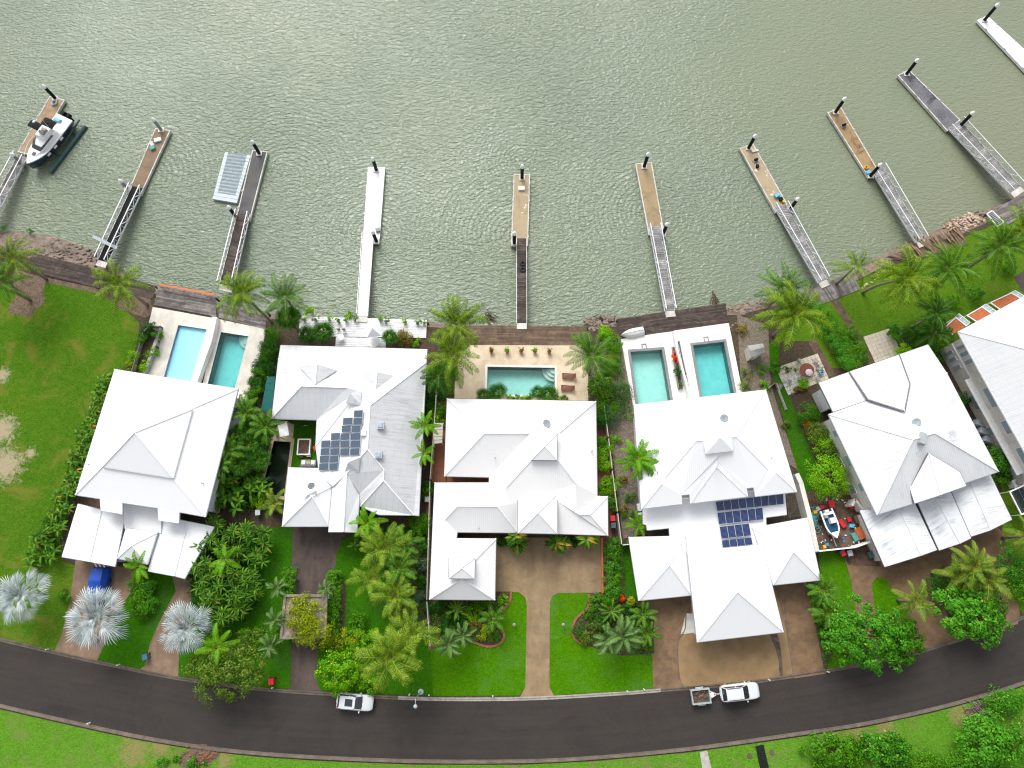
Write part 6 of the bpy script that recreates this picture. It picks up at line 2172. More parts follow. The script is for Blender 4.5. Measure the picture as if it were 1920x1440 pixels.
# boat or trailer under the blue tarpaulin
P = [G(x, y) for x, y in ((168, 1062), (216, 1066), (206, 1126), (152, 1118))]
a, b = G(190, 1064, GZ + 1), G(176, 1134, GZ + 1)
d = b - a
Mx = Matrix.Translation((a.x, a.y, GZ)) @ Matrix.Rotation(math.atan2(d.y, d.x), 4, 'Z')
t = thing('covered_boat', 'boat on a trailer under a bright blue tarpaulin in the driveway', 'covered boat', (a.x, a.y, GZ))
rr = []
for s, w, z in ((-.02, .7, 1.5), (.03, .95, 2.0), (.35, 1.05, 2.15), (.62, 1.0, 2.0), (.82, .75, 1.7), (.96, .3, 1.35), (1.0, .1, 1.2)):
 x = d.length * s
 rr.append([(x, -w * 1.15, .55), (x, -w * 1.1, 1.2), (x, -w * .7, z - .2), (x, 0, z), (x, w * .7, z - .2), (x, w * 1.1, 1.2), (x, w * 1.15, .55)])
loft(rr, Mx).build('tarpaulin', M['tarp'], t)
m = MB()
for s in (-.45, .45):
 m.bar(Mx @ Vector((-.2, s, .42)), Mx @ Vector((d.length, s * .3, .42)), .1, .1)
m.build('trailer_frame', M['steel'], t)
for s in (-1, 1):
 m = MB()
 p = Mx @ Vector((d.length * .35, s * .95, .33))
 ax = Mx.to_3x3() @ Vector((0, 1, 0))
 m.tube([p - ax * .1, p + ax * .1], .33, 12)
 m.build('wheel', M['rubber'], t)
m = MB()
for s in (-.5, 0, .5):
 m.bar(Mx @ Vector((-.55, s - .2, 1.45)), Mx @ Vector((-.05, s + .2, 1.5)), .16, .12)
m.bar(Mx @ Vector((-.5, -.8, 1.4)), Mx @ Vector((-.5, .8, 1.4)), .14, .12)
m.build('boarding_ladder', M['white_paint'], t)

# ================================================================== street and garden furniture
def wheelie_bin(px, py, label, lid, ang=0.0, lean=0.0, body=None):
 p = G(px, py, GZ + 1.0)
 t = thing('wheelie_bin', label, 'bin', (p.x, p.y, GZ), 'wheelie bins')
 ca, sa = math.cos(ang), math.sin(ang)
 m = MB()
 m.box((p.x, p.y, GZ + .52), (.5, .56, .92), ang, taper=1.18)
 m.build('body', body or M['bin_green'], t)
 m = MB()
 m.box((p.x, p.y, GZ + 1.02), (.66, .74, .09), ang, taper=.9)
 m.build('lid', lid, t)
 m = MB()
 q = Vector((p.x - .0 * ca + .42 * sa * -1, p.y + .42 * ca, GZ + .98))
 m.bar(q + Vector((ca, sa, 0)) * .26, q - Vector((ca, sa, 0)) * .26, .06, .06)
 m.build('handle', M['black'], t)
 for s in (-1, 1):
  m = MB()
  q = Vector((p.x + ca * .26 * s - sa * .3, p.y + sa * .26 * s + ca * .3, GZ + .13))
  m.tube([q - Vector((ca, sa, 0)) * .04, q + Vector((ca, sa, 0)) * .04], .13, 10)
  m.build('wheel', M['rubber'], t)
 return t


wheelie_bin(508, 1278, 'red-lidded bin standing alone on the verge grass', M['red'], .1, body=M['red'])
wheelie_bin(271, 1232, 'blue-grey bin beside the third silver palm driveway', m_plain('slate_blue_plastic', (.05, .14, .2, 1), .5), .3)
wheelie_bin(1149, 972, 'red-lidded bin in the side passage of the courtyard house', M['red'], 0)
wheelie_bin(1150, 985, 'grey-green bin below the red one in the side passage', M['bin_green'], 0)
wheelie_bin(1581, 1037, 'pink-red-lidded bin outside the cluttered yard wall', M['red'], .4)
wheelie_bin(1594, 1037, 'grey-lidded bin outside the cluttered yard wall', M['dish'], .2)
wheelie_bin(483, 961, 'teal-grey bin in the dark garden beside the pond', M['dish'], .1)
wheelie_bin(801, 936, 'grey bin in the narrow passage beside the weathered roof', M['dish'], 0)

# street lamp
p = G(781, 1309)
t = thing('street_lamp', 'slim grey street lamp reaching over the kerb', 'street lamp', p)
m = MB()
b0 = G(789, 1297)
b0 = Vector((b0.x, b0.y, GZ))
m.tube([b0, b0 + Vector((0, 0, 5.0))], [.09, .06], 10)
m.build('pole', M['steel'], t)
m = MB()
m.tube([b0 + Vector((0, 0, 4.95)), b0 + Vector((.05, -.3, 5.15)), b0 + Vector((.05, -.7, 5.2))], .045, 8)
m.build('arm', M['steel'], t)
m = MB()
m.lathe(b0 + Vector((.05, -.8, 5.05)), [(.16, 0), (.24, .1), (.2, .22), (.06, .3)], 12)
m.build('lantern', M['dish'], t, smooth=True)
m = MB()
m.lathe(b0 + Vector((0, 0, .02)), [(.34, 0), (.34, .05), (.12, .08)], 14)
m.build('footing', M['dish'], t)

# white kerb marker posts and service marks
for i, (x, y, lab) in enumerate(((86, 1218, 'by the first silver palm'), (220, 1247, 'between the two brown driveways'), (510, 1290, 'in front of the red bin'), (767, 1303, 'just before the street lamp'), (804, 1304, 'just past the street lamp'), (924, 1306, 'left of the tan drive'), (1177, 1297, 'below the wide front lawn'), (1208, 1293, 'near the brown aggregate drive'), (1443, 1275, 'above the parked four-wheel drive'), (1554, 1260, 'at the edge of the shrub verge'), (164, 1357, 'on the far kerb of the street'))):
 p = G(x, y, GZ + .6)
 m = MB()
 m.box((p.x, p.y, GZ + .35), (.13, .13, .7), taper=.85)
 tag(m.build('marker_post', M['white_paint']), 'small white marker post ' + lab, 'post', 'white posts along the kerb')
m = MB()
for i in range(10):
 pass
P = [G(x, y) for x, y in ((1416, 1399), (1431, 1396), (1444, 1452), (1428, 1455))]
t = thing('timber_steps', 'dark sleeper steps crossing the far grass verge', 'steps', P[0])
for i in range(9):
 m = MB()
 f0, f1 = i / 9, (i + .82) / 9
 m.prism([P[0].lerp(P[3], f0), P[1].lerp(P[2], f0), P[1].lerp(P[2], f1), P[0].lerp(P[3], f1)], GZ, GZ + .13)
 m.build('sleeper', M['black'], t)
for x, y, lab in ((1405, 1417, 'beside the sleeper steps'), (1447, 1411, 'right after the sleeper steps')):
 p = G(x, y)
 m = MB()
 m.lathe((p.x, p.y, GZ + .03), [(.32, 0), (.3, .05), (.12, .06)], 14)
 tag(m.build('service_cover', M['branch']), 'round brown service cover in the verge ' + lab, 'cover')

# garden lights on the two front lawns
for x, y, lab in ((964, 1171, 'on the lawn before the lantern garage'), (1056, 1171, 'on the lawn before the cycad bed')):
 p = G(x, y, GZ + .5)
 t = thing('garden_light', 'small grey garden light ' + lab, 'garden light', (p.x, p.y, GZ))
 m = MB()
 m.tube([Vector((p.x, p.y, GZ)), Vector((p.x, p.y, GZ + .75))], .05, 8)
 m.build('post', M['steel'], t)
 m = MB()
 m.lathe((p.x, p.y, GZ + .72), [(.2, 0), (.22, .12), (.08, .24)], 10)
 m.build('lamp_head', M['pile_grey'], t)

# letterbox
p = G(1762, 1125, GZ + .8)
t = thing('letterbox', 'white letterbox at the edge of the shrub island', 'letterbox', (p.x, p.y, GZ))
m = MB()
m.box((p.x, p.y, GZ + .5), (.2, .2, 1.0))
m.build('post', M['render'], t)
m = MB()
m.box((p.x, p.y, GZ + 1.1), (.8, .4, .3), .1)
m.build('box', M['white_paint'], t)

# sun loungers
for x, y, lab in ((1065, 704.5, 'upper'), (1063, 727, 'lower')):
 p = G(x, y, GZ + .4)
 t = thing('sun_lounger', lab + ' of two dark timber loungers beside the courtyard pool', 'lounger', (p.x, p.y, GZ), 'loungers by the courtyard pool')
 for i in range(9):
  m = MB()
  m.box((p.x - .72 + i * .155, p.y - .02 * i, GZ + .42), (.13, .72, .05))
  m.build('slat', M['teak'], t)
 m = MB()
 m.bar((p.x + .62, p.y - .1, GZ + .45), (p.x + 1.0, p.y - .14, GZ + .85), .7, .05)
 m.build('backrest', M['teak'], t)
 for sx in (-.65, .6):
  for sy in (-.3, .3):
   m = MB()
   m.box((p.x + sx, p.y + sy, GZ + .25), (.08, .08, .35))
   m.build('leg', M['teak'], t)
 for s in (-1, 1):
  m = MB()
  m.bar((p.x - .8, p.y + s * .36, GZ + .42), (p.x + .7, p.y + s * .36 - .12, GZ + .42), .06, .1)
  m.build('side_rail', M['teak'], t)
# skimmer lid ring
p = G(909, 712)
m = MB()
m.lathe((p.x, p.y, GZ + .1), [(.3, 0), (.3, .04), (.1, .045)], 14)
tag(m.build('manhole', M['concrete_p']), 'round pale filter cover at the end of the courtyard pool', 'filter cover')


# pots
def pot(px, py, label, r=.26, h=.5, mat=None, group=None, z=GZ + .1):
 p = G(px, py, z + h)
 t = thing('plant_pot', label, 'pot', (p.x, p.y, z), group)
 m = MB()
 m.lathe((p.x, p.y, z), [(r * .65, 0), (r * .95, h * .6), (r, h * .9), (r * 1.08, h), (r * .85, h), (r * .8, h * .85)], 12)
 m.build('pot', mat or M['terracotta'], t)
 m = MB()
 m.lathe((p.x, p.y, z + h * .78), [(r * .8, 0), (r * .78, .02)], 12)
 m.build('soil', M['soil'], t)
 return t, p


# wooden screen and gate pieces, house 3 passage hatch
P = [G(x, y, GZ + 2.2) for x, y in ((815, 793), (831, 793), (829, 831), (813, 833))]
t = thing('carport_roof', 'cream slatted cover in the passage beside the two small palms', 'cover', P[0])
for i in range(6):
 m = MB()
 f0, f1 = i / 6, (i + .88) / 6
 m.prism([P[0].lerp(P[3], f0), P[1].lerp(P[2], f0), P[1].lerp(P[2], f1), P[0].lerp(P[3], f1)], GZ + 2.1, GZ + 2.2)
 m.build('slat', M['fence'], t)
m = MB()
for p in P:
 m.bar(Vector((p.x, p.y, GZ)), Vector((p.x, p.y, GZ + 2.1)), .1, .1)
m.build('post', M['fence'], t)


def fence(pts, h, mat, label, th=.1, name='fence', post=True):
 P = [G(x, y, GZ + h) for x, y in pts]
 t = thing(name, label, 'fence' if name == 'fence' else 'wall', (P[0].x, P[0].y, GZ))
 for a, b in zip(P, P[1:]):
  m = MB()
  z = Vector((0, 0, -h / 2))
  m.bar(a + z, b + z, th, h)
  m.build('panel' if name == 'fence' else 'wall_section', mat, t)
 if post:
  n = 0
  for a, b in zip(P, P[1:]):
   k = max(1, int((a - b).length / 2.4))
   for i in range(k + 1):
    p = a.lerp(b, i / k)
    m = MB()
    m.box((p.x, p.y, GZ + h / 2 + .02), (th + .08, th + .08, h + .06))
    m.build('post', mat, t)
 return t


fence([(818, 735), (814, 800), (806, 900), (800, 1126), (806, 1210)], 1.7, M['fence'], 'long cream fence between the weathered roof and the courtyard house')
fence([(1133, 762), (1141, 820), (1148, 880), (1158, 960), (1166, 1022)], 1.6, M['fence'], 'cream fence along the gravel strip beside the courtyard house')
fence([(1166, 1022), (1184, 1020)], 1.6, M['render_w'], 'short white fence return at the gravel strip')
fence([(272, 700), (292, 650), (300, 612), (281, 610), (268, 622), (245, 700)], .9, M['pile_grey'], 'low grey fence along the planting beside the pale pool', .06)
fence([(1443, 726), (1456, 716), (1475, 766)], .7, M['fence'], 'low wire-edged border beside the side lawn', .04)
t = fence([(402, 594), (392, 640), (380, 672), (366, 712), (356, 740)], 1.2, M['white_paint'], 'white rendered wall dividing the pale and turquoise pools', .7, 'garden_wall', False)
fence([(494, 905), (505, 957), (540, 960)], 1.2, M['board_dark'], 'dark timber fence behind the fan palm garden', .1)
fence([(1494, 888), (1502, 905), (1520, 975), (1532, 1034)], 2.0, M['render'], 'weathered rendered wall beside the cluttered yard', .6, 'garden_wall', False)
fence([(1529, 1034), (1604, 1026), (1632, 1016)], 1.9, M['render_w'], 'low white wall closing the cluttered yard from the lawn', .18, 'garden_wall', False)
fence([(1265, 620), (1271, 660), (1292, 735), (1298, 752)], 1.3, M['render_w'], 'low white wall between the twin pools', .28, 'garden_wall', False)
fence([(1274, 640), (1286, 700), (1291, 724)], .6, M['pile_grey'], 'grey screen panel beside the twin pool planter', .08)
fence([(1130, 1112), (1129, 1008)], .35, M['orange'], 'row of orange edging bricks along the tan forecourt', .22, 'garden_wall', False)
fence([(1620, 957), (1604, 936), (1598, 948)], 1.8, M['render'], 'rendered wall stub beside the garage of the stained roof house', .3, 'garden_wall', False)

# planter with flowers between the twin pools
P = [G(x, y, GZ + .5) for x, y in ((1260, 650), (1270, 650), (1281, 728), (1272, 729))]
t = thing('planter_box', 'long narrow grey planter between the twin pools', 'planter', P[0])
i_ = inset(P, .12)
for k in range(4):
 j = (k + 1) % 4
 m = MB()
 m.prism([P[k], P[j], i_[j], i_[k]], GZ + .1, GZ + .5 + .003 * k)
 m.build('side', M['coping_grey'], t)
m = MB()
m.prism(i_, GZ + .1, GZ + .42)
m.build('soil', M['soil'], t)
for x, y, lab in ():
 p = G(x, y)
 m = MB()
 for a in range(4):
  dx_, dy_ = ((.25, 0), (-.25, 0), (0, .25), (0, -.25))[a]
  m.box((p.x + dx_, p.y + dy_, GZ + .13), (.12 if dx_ else .62, .12 if dy_ else .38, .06))
 tag(m.build('skimmer_frame', M['coping_grey']), 'grey skimmer lid frame at the head of the ' + lab + ' twin pool', 'lid')

# shed by the leaning palm
P = [G(x, y, GZ + 2.0) for x, y in ((1402, 648), (1430, 644), (1434, 660), (1408, 672))]
t = thing('garden_shed', 'small beige metal shed below the leaning palm', 'shed', P[0])
m = MB()
m.prism(inset(P, .08), GZ, GZ + 1.95)
m.build('wall', M['fence'], t)
m = MB()
c = sum(P, Vector()) / 4
r0, r1 = P[0].lerp(P[3], .5) + Vector((0, 0, .35)), P[1].lerp(P[2], .5) + Vector((0, 0, .35))
m.add([P[0], P[1], r1, r0, P[3], P[2]], [(0, 3, 2, 1), (3, 4, 5, 2), (0, 4, 3), (1, 2, 5)])
m.build('roof', M['lounge'], t)
m = MB()
a, b = P[3].lerp(P[2], .3), P[3].lerp(P[2], .7)
m.bar(a + Vector((0, -.04, -1.0)), b + Vector((0, -.04, -1.0)), .05, 1.7)
m.build('door', M['concrete_p'], t)

# fire table terrace
P = [G(x, y) for x, y in ((1454, 690), (1533, 663), (1554, 710), (1478, 742))]
t = thing('terrace_paving', 'cream and mossy tiled terrace with the round rust-red table', 'paving', P[0])
nx, ny = 11, 7
M['tile_t'] = m_plain('cream_terrace_tile', (0.56, 0.50, 0.40, 1), .8, var=.15, scale=3, dirt=(.36, .31, .22, 1), dirtamt=.5)
M['tile_moss'] = m_plain('mossy_white_tile', (0.55, 0.53, 0.48, 1), .9, var=.3, scale=4, dirt=(.07, .06, .035, 1), dirtamt=.95)
for i in range(nx):
 for j in range(ny):
  bl = lambda f, g: P[0].lerp(P[1], f).lerp(P[3].lerp(P[2], f), g)
  m = MB()
  m.prism([bl(i / nx, j / ny), bl((i + .94) / nx, j / ny), bl((i + .94) / nx, (j + .94) / ny), bl(i / nx, (j + .94) / ny)], GZ + .03, GZ + .09)
  m.build('tile', M['tile_moss'] if i < 5 and j > 2 else M['tile_t'], t)
p = G(1513, 694, GZ + .6)
t = thing('round_table', 'round rust-red table on the tiled terrace', 'table', (p.x, p.y, GZ))
M['rust'] = m_plain('rust_red_metal', (0.20, 0.06, 0.035, 1), .6, var=.25)
m = MB()
m.lathe((p.x, p.y, GZ + .6), [(.9, 0), (.98, .05), (.95, .1), (.3, .11)], 26)
m.build('tabletop', M['rust'], t)
m = MB()
m.lathe((p.x, p.y, GZ + .09), [(.4, 0), (.12, .1), (.1, .52)], 12)
m.build('pedestal', M['rust'], t)
p = G(1519, 697, GZ + 1.1)
m = MB()
m.lathe((p.x, p.y, GZ + .72), [(.50, 0), (.52, .06), (.3, .22), (.05, .3)], 8)
o = m.build('folded_parasol', m_plain('pale_lilac_canvas', (.62, .55, .60, 1), .9, var=.12))
tag(o, 'pale lilac folded canvas cover lying on the round rust-red table', 'canvas cover')
for i, (x, y, a_) in enumerate(((1530, 676, 2.2), (1536, 690, 2.8), (1534, 708, 3.8), (1499, 676, .6))):
 p = G(x, y, GZ + .5)
 t = thing('garden_chair', 'grey garden chair ' + ('nearest the path', 'beside the blue tub', 'next to the house eave', 'nearest the mossy planting')[i] + ' around the rust-red table', 'chair', (p.x, p.y, GZ), 'chairs around the rust-red table')
 ca, sa = math.cos(a_), math.sin(a_)
 m = MB()
 m.box((p.x, p.y, GZ + .5), (.55, .5, .06), a_)
 m.build('seat', M['lounge'], t)
 m = MB()
 q = Vector((p.x - ca * .33, p.y - sa * .33, GZ + .8))
 m.bar(q + Vector((-sa, ca, 0)) * .28, q - Vector((-sa, ca, 0)) * .28, .06, .6)
 m.build('backrest', M['lounge'], t)
 for sx in (-.22, .22):
  for sy in (-.2, .2):
   m = MB()
   m.box((p.x + ca * sx - sa * sy, p.y + sa * sx + ca * sy, GZ + .28), (.05, .05, .4))
   m.build('leg', M['steel'], t)
p = G(1540, 697, GZ + .4)
t = thing('plastic_tub', 'bright sky-blue plastic tub on the tiled terrace', 'tub', (p.x, p.y, GZ))
m = MB()
m.lathe((p.x, p.y, GZ + .09), [(.24, 0), (.32, .4), (.36, .42), (.3, .42), (.22, .1)], 16)
m.build('tub', M['sky_blue'], t)
m = MB()
m.tube([Vector((p.x - .3, p.y, GZ + .5)), Vector((p.x, p.y + .05, GZ + .62)), Vector((p.x + .3, p.y, GZ + .5))], .03, 6)
m.build('handle', M['white_paint'], t)
# tiled patio by the hedge
P = [G(x, y) for x, y in ((1618, 632), (1668, 616), (1694, 668), (1645, 690))]
t = thing('tiled_patio', 'cream square-tiled patio between the hedge and the dark palm', 'paving', P[0])
for i in range(7):
 for j in range(8):
  bl = lambda f, g: P[0].lerp(P[1], f).lerp(P[3].lerp(P[2], f), g)
  m = MB()
  m.prism([bl(i / 7, j / 8), bl((i + .95) / 7, j / 8), bl((i + .95) / 7, (j + .95) / 8), bl(i / 7, (j + .95) / 8)], GZ + .03, GZ + .10)
  m.build('tile', M['tile_t'], t)

# white parasols, tables on the white deck
p = G(699, 617, GZ + 2.6)
t = thing('parasol', 'square white parasol open on the white deck', 'parasol', (p.x, p.y, GZ))
m = MB()
k = 1.35
V_ = [Vector((p.x + k * math.cos(R(45 + 90 * i) + .15), p.y + k * math.sin(R(45 + 90 * i) + .15), GZ + 2.2)) for i in range(4)] + [Vector((p.x, p.y, GZ + 3.0))]
m.add(V_, [(0, 1, 4), (1, 2, 4), (2, 3, 4), (3, 0, 4)])
M['canvas_w'] = m_plain('white_canvas', (.76, .76, .77, 1), .8, var=.04)
o = m.build('canopy', M['canvas_w'], t)
o.modifiers.new('s', 'SOLIDIFY').thickness = .04
m = MB()
m.tube([Vector((p.x, p.y, GZ + .1)), Vector((p.x, p.y, GZ + 3.05))], .04, 8)
m.build('pole', M['alu'], t)
p = G(700, 640, GZ + .8)
t = thing('round_table', 'large round white table below the parasol', 'table', (p.x, p.y, GZ))
m = MB()
m.lathe((p.x, p.y, GZ + .75), [(.82, 0), (.85, .04), (.3, .06)], 24)
m.build('tabletop', M['white_paint'], t)
m = MB()
m.lathe((p.x, p.y, GZ + .12), [(.4, 0), (.1, .08), (.08, .64)], 12)
m.build('pedestal', M['white_paint'], t)
p = G(638, 632, GZ + .8)
t = thing('round_table', 'small round white table near the fan palms on the deck', 'table', (p.x, p.y, GZ))
m = MB()
m.lathe((p.x, p.y, GZ + .75), [(.46, 0), (.5, .04), (.3, .06)], 20)
m.build('tabletop', M['canvas_w'], t)
m = MB()
m.lathe((p.x, p.y, GZ + .12), [(.3, 0), (.06, .08), (.05, .64)], 12)
m.build('pedestal', M['white_paint'], t)
for x, y, lab in ((635, 621, 'nearer the fan palms'), (645, 621, 'nearer the parasol')):
 p = G(x, y, GZ + .5)
 t = thing('garden_chair', 'small white chair behind the round deck table, ' + lab, 'chair', (p.x, p.y, GZ), 'white chairs on the deck')
 m = MB()
 m.box((p.x, p.y, GZ + .52), (.45, .45, .05))
 m.build('seat', M['white_paint'], t)
 m = MB()
 m.box((p.x, p.y + .22, GZ + .78), (.45, .05, .5))
 m.build('backrest', M['lounge'], t)
 for sx in (-.18, .18):
  for sy in (-.18, .18):
   m = MB()
   m.box((p.x + sx, p.y + sy, GZ + .3), (.05, .05, .4))
   m.build('leg', M['white_paint'], t)

# courtyard of the solar house: artificial turf, daybed, shade sail
sheet('lawn', [(545, 790), (592, 790), (592, 830), (597, 880), (542, 880)], M['lawn_d'], 0.05)
sheet('pond_terrace', [(522, 792), (552, 795), (549, 826), (512, 822)], M['coping_cream'], 0.07)
P = [G(*p) for p in ((520, 793, GZ + 2.7), (538, 790, GZ + 2.9), (542, 816, GZ + 2.4), (525, 819, GZ + 2.7))]
t = thing('shade_sail', 'small white shade sail above the end of the pond', 'shade sail', (P[0].x, P[0].y, GZ))
m = MB()
m.add(P, [(0, 1, 2, 3)])
o = m.build('sail', M['canvas_w'], t)
o.modifiers.new('s', 'SOLIDIFY').thickness = .03
m = MB()
for q in P:
 m.bar(Vector((q.x, q.y, GZ)), q, .07, .07)
m.build('post', M['steel'], t)
p = G(570, 838, GZ + .5)
t = thing('raised_planter', 'raised planter box of dry soil with white frame in the courtyard', 'planter', (p.x, p.y, GZ))
for (dx_, dy_, sx, sy) in ((-.78, 0, .16, 2.0), (.78, 0, .16, 2.0), (0, 1.0, 1.7, .16), (0, -1.0, 1.7, .16)):
 m = MB()
 m.box((p.x + dx_, p.y + dy_, GZ + .35), (sx, sy, .6 + (.006 if sy > 1 else 0)))
 m.build('side', M['white_paint'], t)
m = MB()
m.box((p.x, p.y, GZ + .3), (1.4, 1.85, .4))
m.build('soil', M['mulch'], t)
for x, y, lab, mt in ((565, 854, 'brown', 'branch'), (579, 853, 'pale', 'concrete_p')):
 p = G(x, y, GZ + .4)
 t = thing('stool', lab + ' square stool below the raised planter', 'stool', (p.x, p.y, GZ))
 m = MB()
 m.box((p.x, p.y, GZ + .42), (.5, .5, .08))
 m.build('seat', M[mt], t)
 for sx in (-.18, .18):
  for sy in (-.18, .18):
   m = MB()
   m.box((p.x + sx, p.y + sy, GZ + .2), (.07, .07, .38))
   m.build('leg', M[mt], t)
p = G(578, 868, GZ + .5)
t = thing('daybed', 'grey outdoor sofa with pale cushions in the courtyard', 'sofa', (p.x, p.y, GZ))
m = MB()
m.box((p.x, p.y, GZ + .25), (2.0, .85, .4))
m.build('base', M['lounge'], t)
for i in range(3):
 m = MB()
 m.box((p.x - .62 + i * .62, p.y + .05, GZ + .53), (.56, .6, .16), taper=.85)
 m.build('cushion', M['canvas_w'] if i != 1 else M['sand'], t)
m = MB()
m.box((p.x, p.y - .42, GZ + .6), (2.0, .16, .35))
m.build('backrest', M['gutter_d'], t)
p = G(591, 841, GZ + .5)
m = MB()
m.box((p.x, p.y, GZ + .4), (.5, .8, .5), .5, taper=.8)
tag(m.build('cool_box', M['red']), 'red and white cool box at the foot of the solar roof', 'cool box')
p = G(572, 798, GZ + .6)
t = thing('bicycle', 'bicycle parked in the shade of the courtyard', 'bicycle', (p.x, p.y, GZ))
for s in (-.5, .5):
 m = MB()
 pts = [Vector((p.x + s + .33 * math.cos(a), p.y, GZ + .36 + .33 * math.sin(a))) for a in np.linspace(0, 6.283, 17)]
 m.tube(pts, .03, 6)
 m.build('wheel', M['rubber'], t)
m = MB()
q = lambda x, z: Vector((p.x + x, p.y, GZ + z))
for a, b in ((( -.5, .36), (-.1, .38)), ((-.1, .38), (.35, .8)), ((-.1, .38), (-.2, .85)), ((-.2, .8), (.35, .8)), ((.35, .8), (.5, .36)), ((-.5, .36), (-.2, .75))):
 m.tube([q(*a), q(*b)], .025, 6)
m.build('frame', M['alu'], t)
m = MB()
m.box((p.x - .2, p.y, GZ + .9), (.26, .14, .06))
m.build('saddle', M['black'], t)
m = MB()
m.tube([q(.35, .8), q(.33, 1.0)], .02, 6)
m.tube([q(.33, 1.0) - Vector((0, .28, 0)), q(.33, 1.0) + Vector((0, .28, 0))], .02, 6)
m.build('handlebar', M['black'], t)

# air conditioners beside houses
for x, y, lab in ((1839, 793, 'uppermost'), (1846, 808, 'middle'), (1855, 824, 'lowermost')):
 p = G(x, y, GZ + .8)
 t = thing('air_conditioner', lab + ' of three grey air conditioners below the tall house wall', 'air conditioner', (p.x, p.y, GZ), 'air conditioners beside the tall house')
 m = MB()
 m.box((p.x, p.y, GZ + .45), (1.15, .8, .85), -.35)
 m.build('casing', M['dish'], t)
 ca, sa = math.cos(-.35), math.sin(-.35)
 for i in range(5):
  m = MB()
  f = -.4 + i * .2
  m.box((p.x + ca * f, p.y + sa * f, GZ + .9), (.12, .66, .05), -.35)
  m.build('vent_slat', M['gutter'], t)
for x, y, lab in ((1199, 951, 'upper'), (1201, 968, 'lower')):
 p = G(x, y, GZ + .8)
 t = thing('air_conditioner', lab + ' white air conditioner on the gravel side of the bright white house', 'air conditioner', (p.x, p.y, GZ))
 m = MB()
 m.box((p.x, p.y, GZ + .45), (.5, .95, .8), .1)
 m.build('casing', M['white_paint'], t)
 m = MB()
 m.box((p.x - .27, p.y, GZ + .45), (.05, .6, .6), .1)
 m.build('fan_grille', M['gutter'], t)
# solar-glazed side awning by the last house
P = [G(*p) for p in ((1893, 922, GZ + 2.6), (1925, 908, GZ + 2.9), (1945, 950, GZ + 2.9), (1915, 965, GZ + 2.6))]
t = thing('glazed_awning', 'white framed awning with dark panes at the side of the tall house', 'awning', (P[0].x, P[0].y, GZ))
m = MB()
for i in range(4):
 m.bar(P[i], P[(i + 1) % 4], .16, .14)
m.build('frame', M['white_paint'], t)
for i in range(4):
 m = MB()
 f0, f1 = (i + .06) / 4, (i + .9) / 4
 m.add([P[0].lerp(P[1], f0), P[0].lerp(P[1], f1), P[3].lerp(P[2], f1), P[3].lerp(P[2], f0)], [(0, 1, 2, 3)])
 m.build('pane', M['glass'], t)
m = MB()
for q in P:
 m.bar(Vector((q.x, q.y, GZ)), q, .1, .1)
m.build('post', M['white_paint'], t)
p = G(1908, 905, GZ + 1.0)
t = thing('air_conditioner', 'large white air conditioner beside the glazed awning', 'air conditioner', (p.x, p.y, GZ))
m = MB()
m.box((p.x, p.y, GZ + .6), (1.4, 1.0, 1.1), .3)
m.build('casing', M['white_paint'], t)
m = MB()
m.lathe((p.x, p.y, GZ + 1.15), [(.36, 0), (.36, .05), (.1, .06)], 16)
m.build('fan_grille', M['gutter'], t)

# clutter in the dirt yard
def tub(px, py, label, mat, w=.7, d=.5, h=.45, a=0.0, name='storage_tub', cat='tub'):
 p = G(px, py, GZ + h)
 t = thing(name, label, cat, (p.x, p.y, GZ), 'clutter in the yard of the runabout')
 m = MB()
 m.box((p.x, p.y, GZ + h / 2 + .04), (w * .9, d * .9, h), a, taper=1.08)
 m.build('body', mat, t)
 m = MB()
 m.box((p.x, p.y, GZ + h + .06), (w, d, .07), a, taper=.94)
 m.build('lid', mat if mat is not M['red'] else M['red'], t)
 return t


tub(1559, 945, 'tall red and white cool box behind the runabout motor', M['red'], .75, 1.0, .6, .15)
tub(1541, 951, 'small red crate beside the runabout stern', M['red'], .5, .5, .4, .3)
tub(1598, 948, 'red tub against the wall stub', M['red'], .8, .8, .5, .5)
tub(1579, 982, 'long red kayak-shaped tub beside the runabout', M['red'], .55, 1.1, .35, .6)
tub(1592, 974, 'red and black box near the rendered wall', M['red'], .5, .6, .4, .2)
tub(1597, 986, 'sky-blue crate near the rendered wall', M['sky_blue'], .6, .45, .35, -.2)
tub(1551, 1021, 'small blue bucket at the yard wall', M['blue'], .35, .35, .35, .2)
tub(1546, 1025, 'yellow tub at the corner of the yard wall', M['yellow'], .4, .45, .35, .2)
tub(1529, 960, 'yellow-topped crate behind the coiled net', M['yellow'], .5, .4, .35, .2)
tub(1534, 954, 'grey crate behind the coiled net', M['dish'], .5, .5, .4, .5)
tub(1607, 974, 'dark wooden box against the rendered wall', M['branch'], .6, .9, .5, .3)
tub(1613, 1000, 'rusty orange half drum beside the white wall', M['orange'], .9, 1.5, .5, .5)
tub(1605, 1006, 'teal bundle beside the rusty drum', M['teal'], .9, 1.1, .35, .4)
tub(1633, 1040, 'dark green crate outside the yard wall', M['bin_green'], .6, .8, .5, .3)
tub(1640, 1030, 'grey crate by the garage wall', M['dish'], .5, .7, .5, .3)
tub(1462, 725, 'dark grey box on the side lawn edge', M['gutter_d'], .6, .8, .35, -.5)
